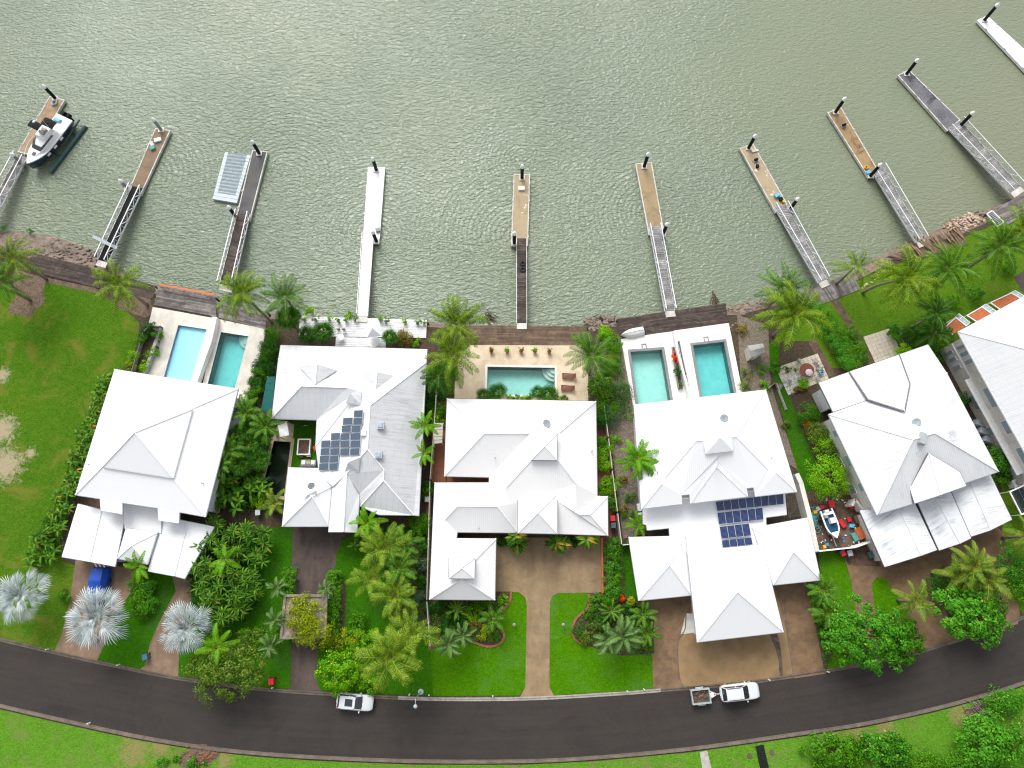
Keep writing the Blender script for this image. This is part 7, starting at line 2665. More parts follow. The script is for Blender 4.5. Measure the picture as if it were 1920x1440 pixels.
# coiled net and scattered litter
m = MB()
p = G(1526, 976, GZ + .2)
for i in range(26):
 c = Vector((p.x + rng.uniform(-.45, .45), p.y + rng.uniform(-1.5, 1.5), GZ + .15 + rng.uniform(0, .2)))
 r_ = rng.uniform(.15, .4)
 m.tube([c + Vector((r_ * math.cos(a), r_ * math.sin(a), rng.uniform(-.04, .04))) for a in np.linspace(0, 6.28, 9)], .04, 5)
tag(m.build('fishing_net', M['teal']), 'heap of teal fishing net against the weathered wall', 'net')
vv = []
lit = MB()
for i in range(140):
 x, y = rng.uniform(1522, 1612), rng.uniform(935, 1025)
 if x > 1590 + (y - 935) * .3 or (1543 < x < 1577 and 950 < y < 1012):
  continue
 p = G(x, y, GZ + .1)
 lit.box((p.x, p.y, GZ + .1), (rng.uniform(.08, .3), rng.uniform(.06, .2), rng.uniform(.04, .16)), rng.uniform(0, 3), mi=rng.randrange(4))
o = lit.build('litter', [M['concrete_p'], M['blue'], M['branch'], M['white_paint']])
o['kind'] = 'stuff'
tag(o, 'small scattered rubbish over the dirt yard round the runabout', 'litter')

# gear on the pontoons
def gear(px, py, label, mat, sx, sy, sz, a=0.0, name='dock_box', cat='box', z=PZ):
 p = G(px, py, z + sz)
 t = thing(name, label, cat, (p.x, p.y, z))
 m = MB()
 m.box((p.x, p.y, z + sz * .42), (sx, sy, sz * .8), a)
 m.build('body', mat, t)
 m = MB()
 m.box((p.x, p.y, z + sz * .9), (sx * 1.06, sy * 1.06, sz * .14), a, taper=.9)
 m.build('lid', mat, t)
 return t


gear(295, 261, 'white flat box on the brown stained pontoon', M['white_paint'], 1.0, .6, .3, .3)
gear(978, 352, 'white flat box on the worn tan pontoon', M['white_paint'], .9, .6, .3)
gear(285, 276, 'small blue and green crate on the brown stained pontoon', M['teal'], .7, .6, .35, .5)
gear(284, 269, 'small grey-white bundle on the brown stained pontoon', M['dish'], .5, .8, .3, .5)
gear(1458, 365, 'bright blue crate at the shore end of the sandy pontoon', M['sky_blue'], .8, .5, .45, .6)
gear(1465, 372, 'black crate beside the bright blue one', M['black'], .5, .5, .4, .2)
gear(1470, 377, 'small yellow drum beside the gangway of the sandy pontoon', M['yellow'], .35, .35, .35)
gear(1421, 310, 'small black drum on the sandy pontoon', M['black'], .42, .42, .4)
gear(1416, 282, 'low pink-grey bundle at the outer pile of the sandy pontoon', M['concrete_p'], 1.0, .4, .18, .2)
gear(1629, 322, 'white and blue crate beside the yellow coil', M['sky_blue'], .6, .5, .3, .3)
gear(708, 430, 'grey bucket on the white pontoon beside its pile', M['pile_grey'], .6, .6, .4, .2)


def winch(px, py, label):
 p = G(px, py, PZ + .4)
 t = thing('mooring_winch', label, 'winch', (p.x, p.y, PZ))
 m = MB()
 m.box((p.x, p.y, PZ + .12), (.7, .5, .2), .4)
 m.build('base', M['steel'], t)
 m = MB()
 m.tube([Vector((p.x - .25, p.y - .1, PZ + .4)), Vector((p.x + .25, p.y + .1, PZ + .4))], .2, 10)
 m.build('drum', M['black'], t)
 m = MB()
 m.bar((p.x, p.y, PZ + .2), (p.x + .35, p.y + .45, PZ + .75), .06, .06)
 m.bar((p.x + .1, p.y - .1, PZ + .45), (p.x + .6, p.y + .0, PZ + .5), .05, .05)
 m.build('crank', M['alu'], t)
 return t


winch(1418, 299, 'black and white winch on the sandy gear-strewn pontoon')
winch(1583, 234, 'pale metal winch on the rust-stained pontoon')
for (x, y, lab, mt, rr) in ((1624, 314, 'orange-yellow rope coil on the rust-stained pontoon', 'yellow', .32), (102, 193, 'blue-grey rope heap at the outer pile of the cruiser pontoon', 'dish', .5)):
 p = G(x, y, PZ + .1)
 m = MB()
 pts = []
 for i in range(64):
  a_ = i * .42
  r_ = rr * (.45 + .55 * (i % 21) / 21)
  pts.append(Vector((p.x + r_ * math.cos(a_), p.y + r_ * math.sin(a_), PZ + .05 + .004 * i)))
 m.tube(pts, .05, 6)
 tag(m.build('rope_coil', M[mt]), lab, 'rope')
for x, y, lab in ((980, 494, 'farther from shore'), (980, 505.5, 'nearer to shore')):
 f = (y - 447) / 159
 z = PZ + .18 + f * (GZ - PZ - .06) + .15
 p = G(x, y, z)
 m = MB()
 R0, r0 = .30, .12
 V_, F_ = [], []
 for i in range(18):
  for j in range(8):
   a_, b_ = 2 * math.pi * i / 18, 2 * math.pi * j / 8
   V_.append(Vector((p.x + (R0 + r0 * math.cos(b_)) * math.cos(a_), p.y + (R0 + r0 * math.cos(b_)) * math.sin(a_), z + r0 * math.sin(b_))))
   F_.append((i * 8 + j, ((i + 1) % 18) * 8 + j, ((i + 1) % 18) * 8 + (j + 1) % 8, i * 8 + (j + 1) % 8))
 m.add(V_, F_)
 tag(m.build('tyre', M['rubber'], smooth=True), 'black tyre lying on the dark gangway, the one ' + lab, 'tyre')

# brick edging of the two front beds: small bricks on edge
def edging(pts, label):
 q = smooth([(g.x, g.y) for g in GP(pts)], 8)
 L_ = sum((a - b).length for a, b in zip(q, q[1:]))
 q = resample(q, int(L_ / .16))
 m = MB()
 for a, b in zip(q, q[1:]):
  c = a.lerp(b, .5)
  m.box((c.x, c.y, GZ + .09 + rng.uniform(0, .02)), (.14, .26, .12), math.atan2((b - a).y, (b - a).x))
 t = thing('brick_edging', label, 'edging', (q[0].x, q[0].y, GZ))
 m.build('edging_bricks', M['brick'], t, kind='stuff')


edging([(958, 1109), (955, 1130), (938, 1150), (935, 1166), (945, 1190), (938, 1206), (915, 1212), (885, 1203)], 'curving red brick edging of the bed below the lantern garage')
edging([(1104, 1114), (1101, 1140), (1080, 1160), (1073, 1185), (1082, 1202), (1100, 1209)], 'curving red brick edging of the cycad bed')
edging([(1129, 1009), (1130, 1112)], 'straight brick edging down the side of the tan forecourt')
# lines on drives: expansion joints as raised pale strips
for pts in ([(1286, 1150), (1284, 1180), (1271, 1206), (1274, 1270), (1285, 1291)], [(1470, 1120), (1476, 1190), (1488, 1268)]):
 q = smooth([(g.x, g.y) for g in GP(pts)], 6)
 m = MB()
 for a, b in zip(q, q[1:]):
  m.bar(Vector((a.x, a.y, GZ + .05)), Vector((b.x, b.y, GZ + .05)), .12, .03)
 structure(m.build('drive_joint', M['kerb']))
# ================================================================== plants
M['palm_y'] = m_leaf('coconut_leaf', (0.028, 0.105, 0.002, 1), (0.235, 0.355, 0.012, 1), obj_var=.2)
M['palm_p'] = m_leaf('pale_coconut_leaf', (0.040, 0.135, 0.003, 1), (0.29, 0.41, 0.028, 1), obj_var=.2)
M['palm_g'] = m_leaf('green_palm_leaf', (0.0157, 0.0896, 0.00336, 1), (0.112, 0.269, 0.0134, 1), obj_var=.2)
M['palm_dk'] = m_leaf('dark_palm_leaf', (0.0159, 0.0843, 0.00829, 1), (0.0682, 0.202, 0.0111, 1))
M['palm_lime'] = m_leaf('lime_palm_leaf', (0.0509, 0.207, 0.0024, 1), (0.163, 0.384, 0.0024, 1))
M['palm_grey'] = m_leaf('grey_green_palm_leaf', (0.0631, 0.157, 0.0376, 1), (0.176, 0.296, 0.0834, 1))
M['palm_gold'] = m_leaf('golden_palm_leaf', (0.045, 0.135, 0.006, 1), (0.22, 0.31, 0.03, 1), (0.40, 0.28, 0.03, 1), .10)
M['silver'] = m_leaf('silver_palm_leaf', (0.24, 0.31, 0.325, 1), (0.66, 0.72, 0.72, 1), rough=.6, obj_var=.35)
M['rachis'] = m_plain('yellow_frond_stalk', (0.27, 0.31, 0.04, 1), .6, var=.2)
M['rachis_s'] = m_plain('pale_frond_stalk', (0.55, 0.56, 0.50, 1), .6, var=.1)
M['fan_g'] = m_leaf('fan_palm_leaf', (0.0122, 0.0732, 0.00366, 1), (0.0915, 0.275, 0.0146, 1), obj_var=.3)
M['leaf_mid'] = m_leaf('mid_green_leaf', (0.0222, 0.12, 0.00366, 1), (0.113, 0.32, 0.00366, 1))
M['leaf_lime'] = m_leaf('lime_leaf', (0.0686, 0.276, 0.00366, 1), (0.239, 0.528, 0.00366, 1), (0.488, 0.592, 0.00366, 1), .08)
M['leaf_dk'] = m_leaf('dark_leaf', (0.0104, 0.083, 0.0063, 1), (0.0488, 0.183, 0.0073, 1))
M['leaf_olive'] = m_leaf('olive_leaf', (0.0305, 0.0976, 0.0061, 1), (0.165, 0.262, 0.0244, 1), (0.293, 0.317, 0.0488, 1), .06)
M['leaf_bright'] = m_leaf('bright_leaf', (0.0171, 0.128, 0.00488, 1), (0.104, 0.372, 0.0146, 1), (0.268, 0.403, 0.0244, 1), .04)
M['leaf_yel'] = m_leaf('creeper_leaf', (0.166, 0.267, 0.003, 1), (0.435, 0.47, 0.003, 1), (0.141, 0.191, 0.00514, 1), .2)
M['leaf_grey'] = m_leaf('grey_leaf', (0.0589, 0.118, 0.0589, 1), (0.136, 0.221, 0.119, 1))
M['helic'] = m_leaf('heliconia_leaf', (0.0171, 0.0915, 0.00488, 1), (0.152, 0.323, 0.0171, 1), (0.427, 0.317, 0.0366, 1), .015, rough=.42, obj_var=.1)
M['helic_o'] = m_leaf('orange_tipped_leaf', (0.0195, 0.0976, 0.00488, 1), (0.159, 0.305, 0.0171, 1), (0.512, 0.305, 0.0366, 1), .10, rough=.42, obj_var=.1)
M['leaf_org'] = m_leaf('orange_bract', (0.635, 0.142, 0.003, 1), (0.861, 0.301, 0.003, 1))
M['leaf_red'] = m_leaf('red_flower', (0.728, 0.0317, 0.003, 1), (0.998, 0.0968, 0.003, 1))
M['leaf_brown'] = m_leaf('bronze_leaf', (0.134, 0.101, 0.0158, 1), (0.282, 0.232, 0.0276, 1))


def frond_mesh(name, L_, up, droop, n, ll, mat, hang=.35, wid=.09, seed=0, curl=0.0, v=.35):
 """a feather leaf: arching stalk along +X with a comb of leaflets on both sides"""
 rr = random.Random(seed)
 K = 14
 pts, dirs = [], []
 x = z = y = 0.0
 for i in range(K + 1):
  s = i / K
  el = up + (droop - up) * s ** 1.25
  az = curl * s * s
  d = Vector((math.cos(el) * math.cos(az), math.cos(el) * math.sin(az), math.sin(el)))
  pts.append(Vector((x, y, z)))
  dirs.append(d)
  x, y, z = x + d.x * L_ / K, y + d.y * L_ / K, z + d.z * L_ / K
 V_, F_ = [], []

 def at(s):
  f = s * K
  i = min(K - 1, int(f))
  return pts[i].lerp(pts[i + 1], f - i), dirs[i].lerp(dirs[min(K, i + 1)], f - i).normalized()
 for i in range(n):
  s = .10 + .90 * (i + rr.uniform(0, .6)) / n
  s = min(s, .995)
  p, d = at(s)
  side0 = Vector((0, 0, 1)).cross(d).normalized()
  upv = d.cross(side0).normalized()
  l_ = ll * (math.sin(math.pi * min(1, .16 + .80 * s)) ** .7) * rr.uniform(.85, 1.1)
  for sg in (-1, 1):
   sd = side0 * sg
   fw = .35 + .75 * s
   dr = (sd + d * fw + upv * (v + rr.uniform(-.15, .15))).normalized()
   dr2 = (dr + Vector((0, 0, -hang * 2.2))).normalized()
   q1 = p + dr * (l_ * .55)
   q2 = q1 + dr2 * (l_ * .5)
   wv = d * (wid * .5)
   b = len(V_)
   V_ += [p - wv * .6, p + wv * .6, q1 + wv, q1 - wv, q2]
   F_ += [(b, b + 1, b + 2), (b, b + 2, b + 3), (b + 3, b + 2, b + 4)]
 nleaf = len(F_)
 # stalk
 for i in range(K):
  r0, r1 = .038 * (1 - .8 * i / K), .038 * (1 - .8 * (i + 1) / K)
  s0 = Vector((0, 0, 1)).cross(dirs[i]).normalized()
  b = len(V_)
  u = Vector((0, 0, .03))
  V_ += [pts[i] - s0 * r0, pts[i] + s0 * r0, pts[i + 1] + s0 * r1, pts[i + 1] - s0 * r1, pts[i] + u, pts[i + 1] + u]
  F_ += [(b, b + 4, b + 3), (b + 4, b + 5, b + 3), (b + 4, b + 1, b + 2), (b + 4, b + 2, b + 5)]
 me = np_mesh(name, np.array([tuple(p) for p in V_]), np.array(F_), mat)
 me.materials.append(M['rachis'])
 mi = np.zeros(len(F_), dtype=np.int32)
 mi[nleaf:] = 1
 me.polygons.foreach_set('material_index', mi)
 return me


def fan_mesh(name, r, stalk, mat, nseg=26, spread=250, seed=0, cup=.25, split=.5, smat=None, slim=1.0):
 """a fan leaf: stalk along +X ending in a pleated, deeply split fan"""
 rr = random.Random(seed)
 V_, F_ = [], []
 hub = Vector((stalk, 0, stalk * .12))
 for i in range(nseg):
  a = R(-spread / 2 + spread * (i + .5) / nseg)
  h = R(spread / nseg * .5)
  l_ = r * (1 - .22 * abs(a) / R(spread / 2)) * rr.uniform(.92, 1.05)
  lift = cup * abs(math.sin(a / 2)) * r * .5
  def P(rad, ang, z):
   return hub + Vector((rad * math.cos(ang), rad * math.sin(ang), z + lift * rad / r))
  k = l_ * split
  dz = -.18 * l_ * rr.uniform(.3, 1.4)
  b = len(V_)
  V_ += [hub, P(k, a - h * slim, .0), P(k, a, .09), P(k, a + h * slim, .0), P(l_ * .8, a - h * .38 * slim, dz * .35), P(l_ * .8, a + h * .38 * slim, dz * .35), P(l_, a + rr.uniform(-.03, .03), dz)]
  F_ += [(b, b + 1, b + 2), (b, b + 2, b + 3), (b + 1, b + 4, b + 2), (b + 2, b + 5, b + 3), (b + 2, b + 4, b + 5), (b + 4, b + 6, b + 5)]
 n = len(F_)
 b = len(V_)
 w = .05
 V_ += [Vector((0, -w, 0)), Vector((0, w, 0)), Vector((stalk, w * .6, hub.z)), Vector((stalk, -w * .6, hub.z)), Vector((0, 0, w)), Vector((stalk, 0, hub.z + w))]
 F_ += [(b, b + 4, b + 3), (b + 4, b + 5, b + 3), (b + 4, b + 1, b + 2), (b + 4, b + 2, b + 5)]
 me = np_mesh(name, np.array([tuple(p) for p in V_]), np.array(F_), mat)
 me.materials.append(smat or M['rachis'])
 mi = np.zeros(len(F_), dtype=np.int32)
 mi[n:] = 1
 me.polygons.foreach_set('material_index', mi)
 return me


_fr = {}


def fronds_of(kind):
 if kind in _fr:
  return _fr[kind]
 S = dict(
  coco=(4.3, M['palm_y'], 34, .95, .75, .085, .2), coco_g=(4.3, M['palm_g'], 34, .95, .75, .085, .2), lime=(2.8, M['palm_lime'], 30, .6, .4, .10, .35), areca=(3.6, M['palm_p'], 32, .85, .55, .085, .3),
  green=(2.8, M['palm_g'], 30, .64, .38, .10, .3), dark=(3.0, M['palm_dk'], 30, .7, .4, .10, .3), grey=(2.0, M['palm_grey'], 40, .46, .15, .08, .9), gold=(3.0, M['palm_gold'], 30, .7, .4, .10, .4), cycad=(1.7, M['palm_g'], 30, .26, .08, .075, .3))[kind]
 L_, mat, n, ll, hang, wid, v = S
 out = []
 for i, (up, dr, cu) in enumerate(((1.05, -.35, .0), (.75, -.75, .25), (.45, -.95, -.25), (.15, -1.05, .1), (.9, -.6, -.3))):
  if kind == 'cycad':
   up, dr = up * .8, dr * .35
  if kind == 'lime':
   up, dr = up * .9, dr * .9
  out.append(frond_mesh('frond', L_, up, dr, n, ll, mat, hang, wid, i * 7 + len(kind), cu, v))
 _fr[kind] = out
 return out


def palm(px, py, h, kind, label, n=16, scale=1.0, wind=None, lean=(0, 0), group=None, cat='palm', trunk_r=.16, name='palm_tree', low=.4):
 """px, py: where the crown's heart appears; h: height of the heart above the land"""
 n = int(n * 1.2 + .5) if kind != 'cycad' else n
 top = G(px, py, GZ + h)
 base = Vector((top.x - lean[0], top.y - lean[1], GZ))
 t = thing(name, label, cat, base, group)
 if h > .6:
  m = MB()
  K = 6
  pts = [base.lerp(top, i / K) + Vector((lean[0], lean[1], 0)) * (-.22 * math.sin(math.pi * i / K)) for i in range(K + 1)]
  m.tube(pts, [trunk_r * (1.35 - .55 * i / K) for i in range(K + 1)], 8)
  m.build('trunk', M['bark'], t, smooth=True)
 fm = fronds_of(kind)
 rr = random.Random(int(px * 31 + py * 17))
 for i in range(n):
  az = i * 2.39996 + rr.uniform(-.25, .25)
  u = i / max(1, n - 1)
  if wind is not None:
   d = (az - wind + math.pi) % (2 * math.pi) - math.pi
   az = wind + d * (.62 + .38 * abs(d) / math.pi)
  k = min(4, int(u * 3.99)) if rr.random() < .75 else 4
  tilt = rr.uniform(-.18, .18) + (.25 - low * u)
  sc = scale * rr.uniform(.85, 1.08) * (.75 + .25 * min(1, u * 3))
  o = link('frond', fm[k], t, (top.x - base.x + .1 * math.cos(az), top.y - base.y + .1 * math.sin(az), h + .15 - .25 * u), (rr.uniform(-.3, .3), -tilt, az), (sc, sc, sc))
 return t


def fan_palm(px, py, h, label, silver=False, n=22, scale=1.0, group=None, name='fan_palm'):
 top = G(px, py, GZ + h)
 t = thing(name, label, 'palm', (top.x, top.y, GZ), group)
 if h > .6:
  m = MB()
  m.tube([Vector((top.x, top.y, GZ)), Vector((top.x, top.y, GZ + h * .5)), top], [.26, .2, .2], 8)
  m.build('trunk', M['bark'], t, smooth=True)
 key = 'silver' if silver else 'fan'
 if key not in _fr:
  if silver:
   _fr[key] = [fan_mesh('fan_leaf', r_, st, M['silver'], 11, 112, i, .25, .42, M['rachis_s'], .8) for i, (r_, st) in enumerate(((1.2, .5), (1.5, .95), (1.6, 1.35), (1.55, 1.75)))]
  else:
   _fr[key] = [fan_mesh('fan_leaf', .95, .7, M['fan_g'], 18, 250, i, .1, .45, None, .75) for i in range(4)]
 rr = random.Random(int(px * 13 + py * 7))
 for i in range(n):
  u = i / max(1, n - 1)
  az = i * 2.39996 + rr.uniform(-.2, .2)
  el = (1.15 if not silver else 1.3) - (1.45 if not silver else 1.6) * u ** .8 + rr.uniform(-.12, .12)
  sc = scale * rr.uniform(.9, 1.08) * (.72 + .28 * min(1, u * 2.2))
  link('fan_leaf', _fr[key][(min(3, int(u * 3.2 + rr.random())) if silver else i % 4)], t, (0, 0, h + .1 * (1 - u)), (rr.uniform(-.35, .35), -el, az), (sc, sc, sc))
 return t


def leaves_np(C, N_, U, size, aspect, rs):
 """leaf quads (kite shaped) at points C, facing N_, pointing along U; returns verts, faces"""
 n = len(C)
 W_ = np.cross(N_, U)
 W_ /= np.linalg.norm(W_, axis=1, keepdims=True) + 1e-9
 l_ = size[:, None]
 w = l_ * aspect
 tip = C + U * l_ - N_ * l_ * .18
 mid = C + U * l_ * .45 + N_ * l_ * .06
 v = np.stack([C, mid + W_ * w * .5, tip, mid - W_ * w * .5], axis=1).reshape(-1, 3)
 f = np.arange(n * 4).reshape(n, 4)
 return v, f


def unit(a):
 return a / (np.linalg.norm(a, axis=1, keepdims=True) + 1e-9)


def crown_mesh(name, rx, ry, rz, n_clump, n_leaf, size, mat, seed, clump_r=.33, aspect=.5, flat=.0, full=.35, box=False):
 """leaves grouped in clumps over an ellipsoid (or a hedge block), uneven and open"""
 rs = np.random.default_rng(seed)
 if box:
  c = rs.uniform(-1, 1, (n_clump, 3))
  ax = rs.integers(0, 5, n_clump)
  c[ax == 0, 2] = 1
  c[ax == 1, 2] = 1
  c[ax == 2, 0] = np.sign(c[ax == 2, 0])
  c[ax == 3, 1] = np.sign(c[ax == 3, 1])
  out = unit(c * np.array([.4, .4, .8]) + np.array([0, 0, .5]))
  c = c * np.array([1, 1, .5]) + np.array([0, 0, .5])
 else:
  d = unit(rs.normal(size=(n_clump, 3)))
  d[:, 2] = np.abs(d[:, 2]) * .95 - .12
  rad = (full + (1 - full) * rs.random((n_clump, 1)) ** .45) * rs.uniform(.82, 1.12, (n_clump, 1))
  c = d * rad
  out = unit(d + np.array([0, 0, .35]))
 S = np.array([rx, ry, rz])
 C = c * S
 per = n_leaf // n_clump
 idx = np.repeat(np.arange(n_clump), per)
 cr = clump_r * rs.uniform(.65, 1.3, n_clump) * min(rx, ry)
 off = unit(rs.normal(size=(len(idx), 3))) * (rs.random((len(idx), 1)) ** .4) * cr[idx][:, None]
 off[:, 2] *= .6
 P = C[idx] + off
 N_ = unit(out[idx] * .7 + unit(off) * .6 + rs.normal(size=(len(idx), 3)) * .35 + np.array([0, 0, .55]))
 U = unit(off + rs.normal(size=(len(idx), 3)) * .35 + out[idx] * .3)
 U = unit(U - N_ * np.sum(U * N_, axis=1, keepdims=True))
 v, f = leaves_np(P, N_, U, size * rs.uniform(.65, 1.25, len(idx)), aspect, rs)
 return np_mesh(name, v, f, mat)


def shrub(px, py, rx, ry, h, mat, label, cat='shrub', n=900, size=.22, group=None, name='shrub', trunk=False, clumps=None, z0=0.0, core=True, aspect=.55, clump_r=.33, rot=0.0, full=.35, box=False):
 """a leafy crown: rx, ry half-widths in metres, h its height"""
 n = int(n * 1.4)
 rx, ry = (rx * 1.1, ry * 1.1) if not box else (rx, ry)
 zc = z0 + (h * .45 if not trunk else h * .62)
 if box:
  zc = z0
 p = G(px, py, GZ + zc + (h * .3 if not box else h * .7))
 t = thing(name, label, cat, (p.x, p.y, GZ), group)
 rz = h * (.55 if not trunk else .42)
 if box:
  rz = h
 seed = int(px * 7 + py * 3)
 cl = clumps or max(8, int(n / 45))
 me = crown_mesh('crown' if trunk else 'foliage', rx, ry, rz, cl, n, size, mat, seed, clump_r, aspect, full=full, box=box)
 link('crown' if trunk else 'foliage', me, t, (0, 0, zc), (0, 0, rot))
 rr = random.Random(seed)
 m = MB()
 if trunk:
  c0 = Vector((p.x, p.y, GZ))
  m.tube([c0, c0 + Vector((rr.uniform(-.2, .2), rr.uniform(-.2, .2), zc * .6)), c0 + Vector((0, 0, zc))], [.16 + .02 * rx, .13, .09], 8)
  m.build('trunk', M['branch'], t, smooth=True)
  for k in range(8):
   m = MB()
   a = k * .8 + rr.uniform(-.3, .3)
   e = c0 + Vector((rx * .75 * math.cos(a), ry * .75 * math.sin(a), zc + rz * rr.uniform(0, .5)))
   s = c0 + Vector((0, 0, zc * rr.uniform(.5, .9)))
   m.tube([s, s.lerp(e, .5) + Vector((0, 0, .25)), e], [.075, .05, .02], 6)
   m.build('limb', M['branch'], t)
 else:
  for k in range(4):
   m = MB()
   a = k * 1.57 + rr.uniform(-.4, .4)
   m.tube([Vector((p.x, p.y, GZ + z0)), Vector((p.x + rx * .5 * math.cos(a), p.y + ry * .5 * math.sin(a), GZ + zc + rz * .4))], [.05, .02], 5)
   m.build('stem', M['branch'], t)
 return t


def blade_clump(px, py, r, h, mat, label, n=60, l=1.3, w=.26, group=None, name='broadleaf_clump', cat='shrub', stems=6, arch=1.0, up=.9):
 """lush strap-leaved clump (heliconia, cordyline): arching blades round several stems"""
 p = G(px, py, GZ + h * .8)
 t = thing(name, label, cat, (p.x, p.y, GZ), group)
 rs = np.random.default_rng(int(px * 5 + py * 11))
 V_, F_ = [], []
 nb = 0
 for s in range(stems):
  a = rs.uniform(0, 6.283)
  rad = r * .8 * math.sqrt(rs.random()) if stems > 1 else 0
  c = np.array([rad * math.cos(a), rad * math.sin(a), h * (.42 + .38 * rs.random()) if stems > 1 else h * .35])
  k = n // stems
  for i in range(k):
   az = i * 2.39996 + rs.uniform(-.3, .3)
   el = up * (1 - .95 * i / k) + rs.uniform(-.1, .15)
   ll = l * rs.uniform(.7, 1.15)
   ww = w * rs.uniform(.8, 1.2)
   dx, dy = math.cos(az), math.sin(az)
   q = c.copy()
   b = nb
   tw = rs.uniform(-.5, .5)
   sx, sy, sz = -dy * math.cos(tw), dx * math.cos(tw), math.sin(tw)
   e = el
   K = 4
   for j in range(K + 1):
    f = j / K
    wj = ww * (.25, .85, 1.0, .75, .06)[j] * .5
    V_ += [(q[0] - sx * wj, q[1] - sy * wj, q[2] - sz * wj + .35 * wj), (q[0], q[1], q[2] - .12 * wj), (q[0] + sx * wj, q[1] + sy * wj, q[2] + sz * wj + .35 * wj)]
    if j < K:
     F_ += [(b + j * 3, b + j * 3 + 1, b + j * 3 + 4, b + j * 3 + 3), (b + j * 3 + 1, b + j * 3 + 2, b + j * 3 + 5, b + j * 3 + 4)]
    q = q + np.array([math.cos(e) * dx, math.cos(e) * dy, math.sin(e)]) * (ll / K)
    e -= arch * rs.uniform(.35, .6)
   nb = len(V_)
 me = np_mesh('foliage', np.array(V_), np.array(F_), mat)
 link('foliage', me, t)
 m = MB()
 for s in range(3):
  a = s * 2.1
  m.tube([Vector((p.x + .1 * math.cos(a), p.y + .1 * math.sin(a), GZ)), Vector((p.x + r * .3 * math.cos(a), p.y + r * .3 * math.sin(a), GZ + h * .6))], [.06, .03], 6)
 m.build('stems', M['branch'], t)
 return t


ORD = ['first', 'second', 'third', 'fourth', 'fifth', 'sixth', 'seventh', 'eighth', 'ninth', 'tenth', 'eleventh', 'twelfth', 'thirteenth', 'fourteenth', 'fifteenth', 'sixteenth', 'seventeenth', 'eighteenth', 'nineteenth', 'twentieth']

# ---- palms along the river
GR = 'coconut palms along the river'
palm(30, 487, 6.5, 'coco', 'coconut palm at the muddy bank beside the dark lot deck', 15, .95, group=GR)
palm(2, 532, 6.0, 'coco_g', 'green coconut palm half out of view beside the muddy bank', 14, .95, group=GR)
palm(227, 535, 7.0, 'coco', 'lone coconut palm between the vacant lawn and the boardwalk', 16, 1.0, group=GR)
palm(455, 552, 7.5, 'coco', 'tall coconut palm overhanging the turquoise pool', 18, 1.0, lean=(-1.5, 1.2), group=GR)
palm(536, 560, 6.5, 'coco_g', 'coconut palm behind the large fan palm at the white deck', 14, .9, group=GR)
palm(856, 610, 7.5, 'coco', 'yellow-green coconut palm at the river end of the fence', 18, 1.05, group=GR, wind=1.8)
palm(850, 668, 7.0, 'coco', 'coconut palm just below the river-end one beside the cream terrace', 17, 1.0, group=GR)
palm(822, 705, 4.5, 'dark', 'short dark palm tucked between the fence and weathered roof', 13, .85)
palm(1110, 667, 6.5, 'coco_g', 'windblown green palm at the corner of the cream pool terrace', 17, .95, group=GR, wind=2.6)
palm(1470, 545, 7.0, 'coco_g', 'green coconut palm at the river edge behind the larger leaning one', 15, .95, group=GR)
palm(1490, 592, 8.0, 'coco', 'huge windblown coconut palm over the beige shed', 22, 1.25, wind=3.3, group=GR)
palm(1602, 502, 5.5, 'coco', 'slender young coconut palm beside the short grey deck', 10, .8, group=GR)
palm(1697, 525, 8.0, 'coco', 'broad windswept coconut palm on the riverside lawn', 20, 1.15, wind=3.5, lean=(1.5, -1.5), group=GR)
palm(1777, 505, 7.5, 'coco_g', 'coconut palm between the broad windswept one and the broken jetty', 18, 1.05, wind=3.6, group=GR)
palm(1875, 462, 7.5, 'coco_g', 'coconut palm near the grey landing deck', 16, 1.0, wind=3.4, group=GR)
palm(1915, 432, 7.5, 'coco', 'coconut palm cut by the picture edge beside the landing deck', 15, 1.0, wind=3.4, group=GR)
palm(1752, 588, 5.5, 'dark', 'dark green palm beside the tiled awnings', 16, 1.0, wind=2.6)
palm(1752, 625, 3.5, 'dark', 'lower dark palm between the patio and the tall house', 12, .9)
# ---- palms in gardens
palm(797, 800, 5.5, 'lime', 'lime feathery palm leaning over the weathered eave, upper of two', 8, .75, cat='palm')
palm(796, 850, 5.0, 'lime', 'lime feathery palm leaning over the weathered eave, lower of two', 7, .65)
palm(1195, 860, 6.0, 'lime', 'tall feathery green palm at the corner of the bright white roof', 16, 1.05)
palm(735, 1232, 6.0, 'areca', 'big pale coconut palm on the front lawn above the hatchback', 19, 1.25, cat='palm')
palm(772, 1188, 5.5, 'areca', 'yellowing palm just behind the big pale lawn palm', 12, 1.05)
palm(742, 1118, 5.0, 'areca', 'bushy palm in the front bed beside the cream fence', 16, .95)
palm(748, 1066, 5.0, 'green', 'green palm above the bushy one beside the cream fence', 13, .95)
palm(722, 1028, 4.5, 'areca', 'spreading palm near the weathered eave in the front bed', 14, 1.05, wind=2.6)
palm(758, 1022, 4.5, 'green', 'green palm close to the glossy round shrub', 11, .9)
palm(690, 980, 4.0, 'lime', 'lime palm against the eave of the weathered gable', 11, .85)
palm(700, 1085, 4.0, 'areca', 'palm with yellow fronds spreading over the side lawn', 10, .95, wind=3.2)
palm(521, 1101, 3.2, 'grey', 'small star-shaped palm on the lawn, upper of three by the gatehouse', 9, .75)
palm(517, 1162, 3.2, 'grey', 'small star-shaped palm beside the gatehouse slab', 9, .75)
palm(506, 1211, 3.2, 'grey', 'small star-shaped palm on the hedge below the gatehouse', 10, .8)
palm(611, 1104, 3.0, 'grey', 'small pale palm on the hedge beside the dark drive', 8, .6)
palm(410, 1213, 4.2, 'lime', 'palm with lime fronds between silver palm and roadside tree', 8, .95)
palm(262, 1062, 4.0, 'lime', 'young lime palm between the two garage roofs', 7, .9)
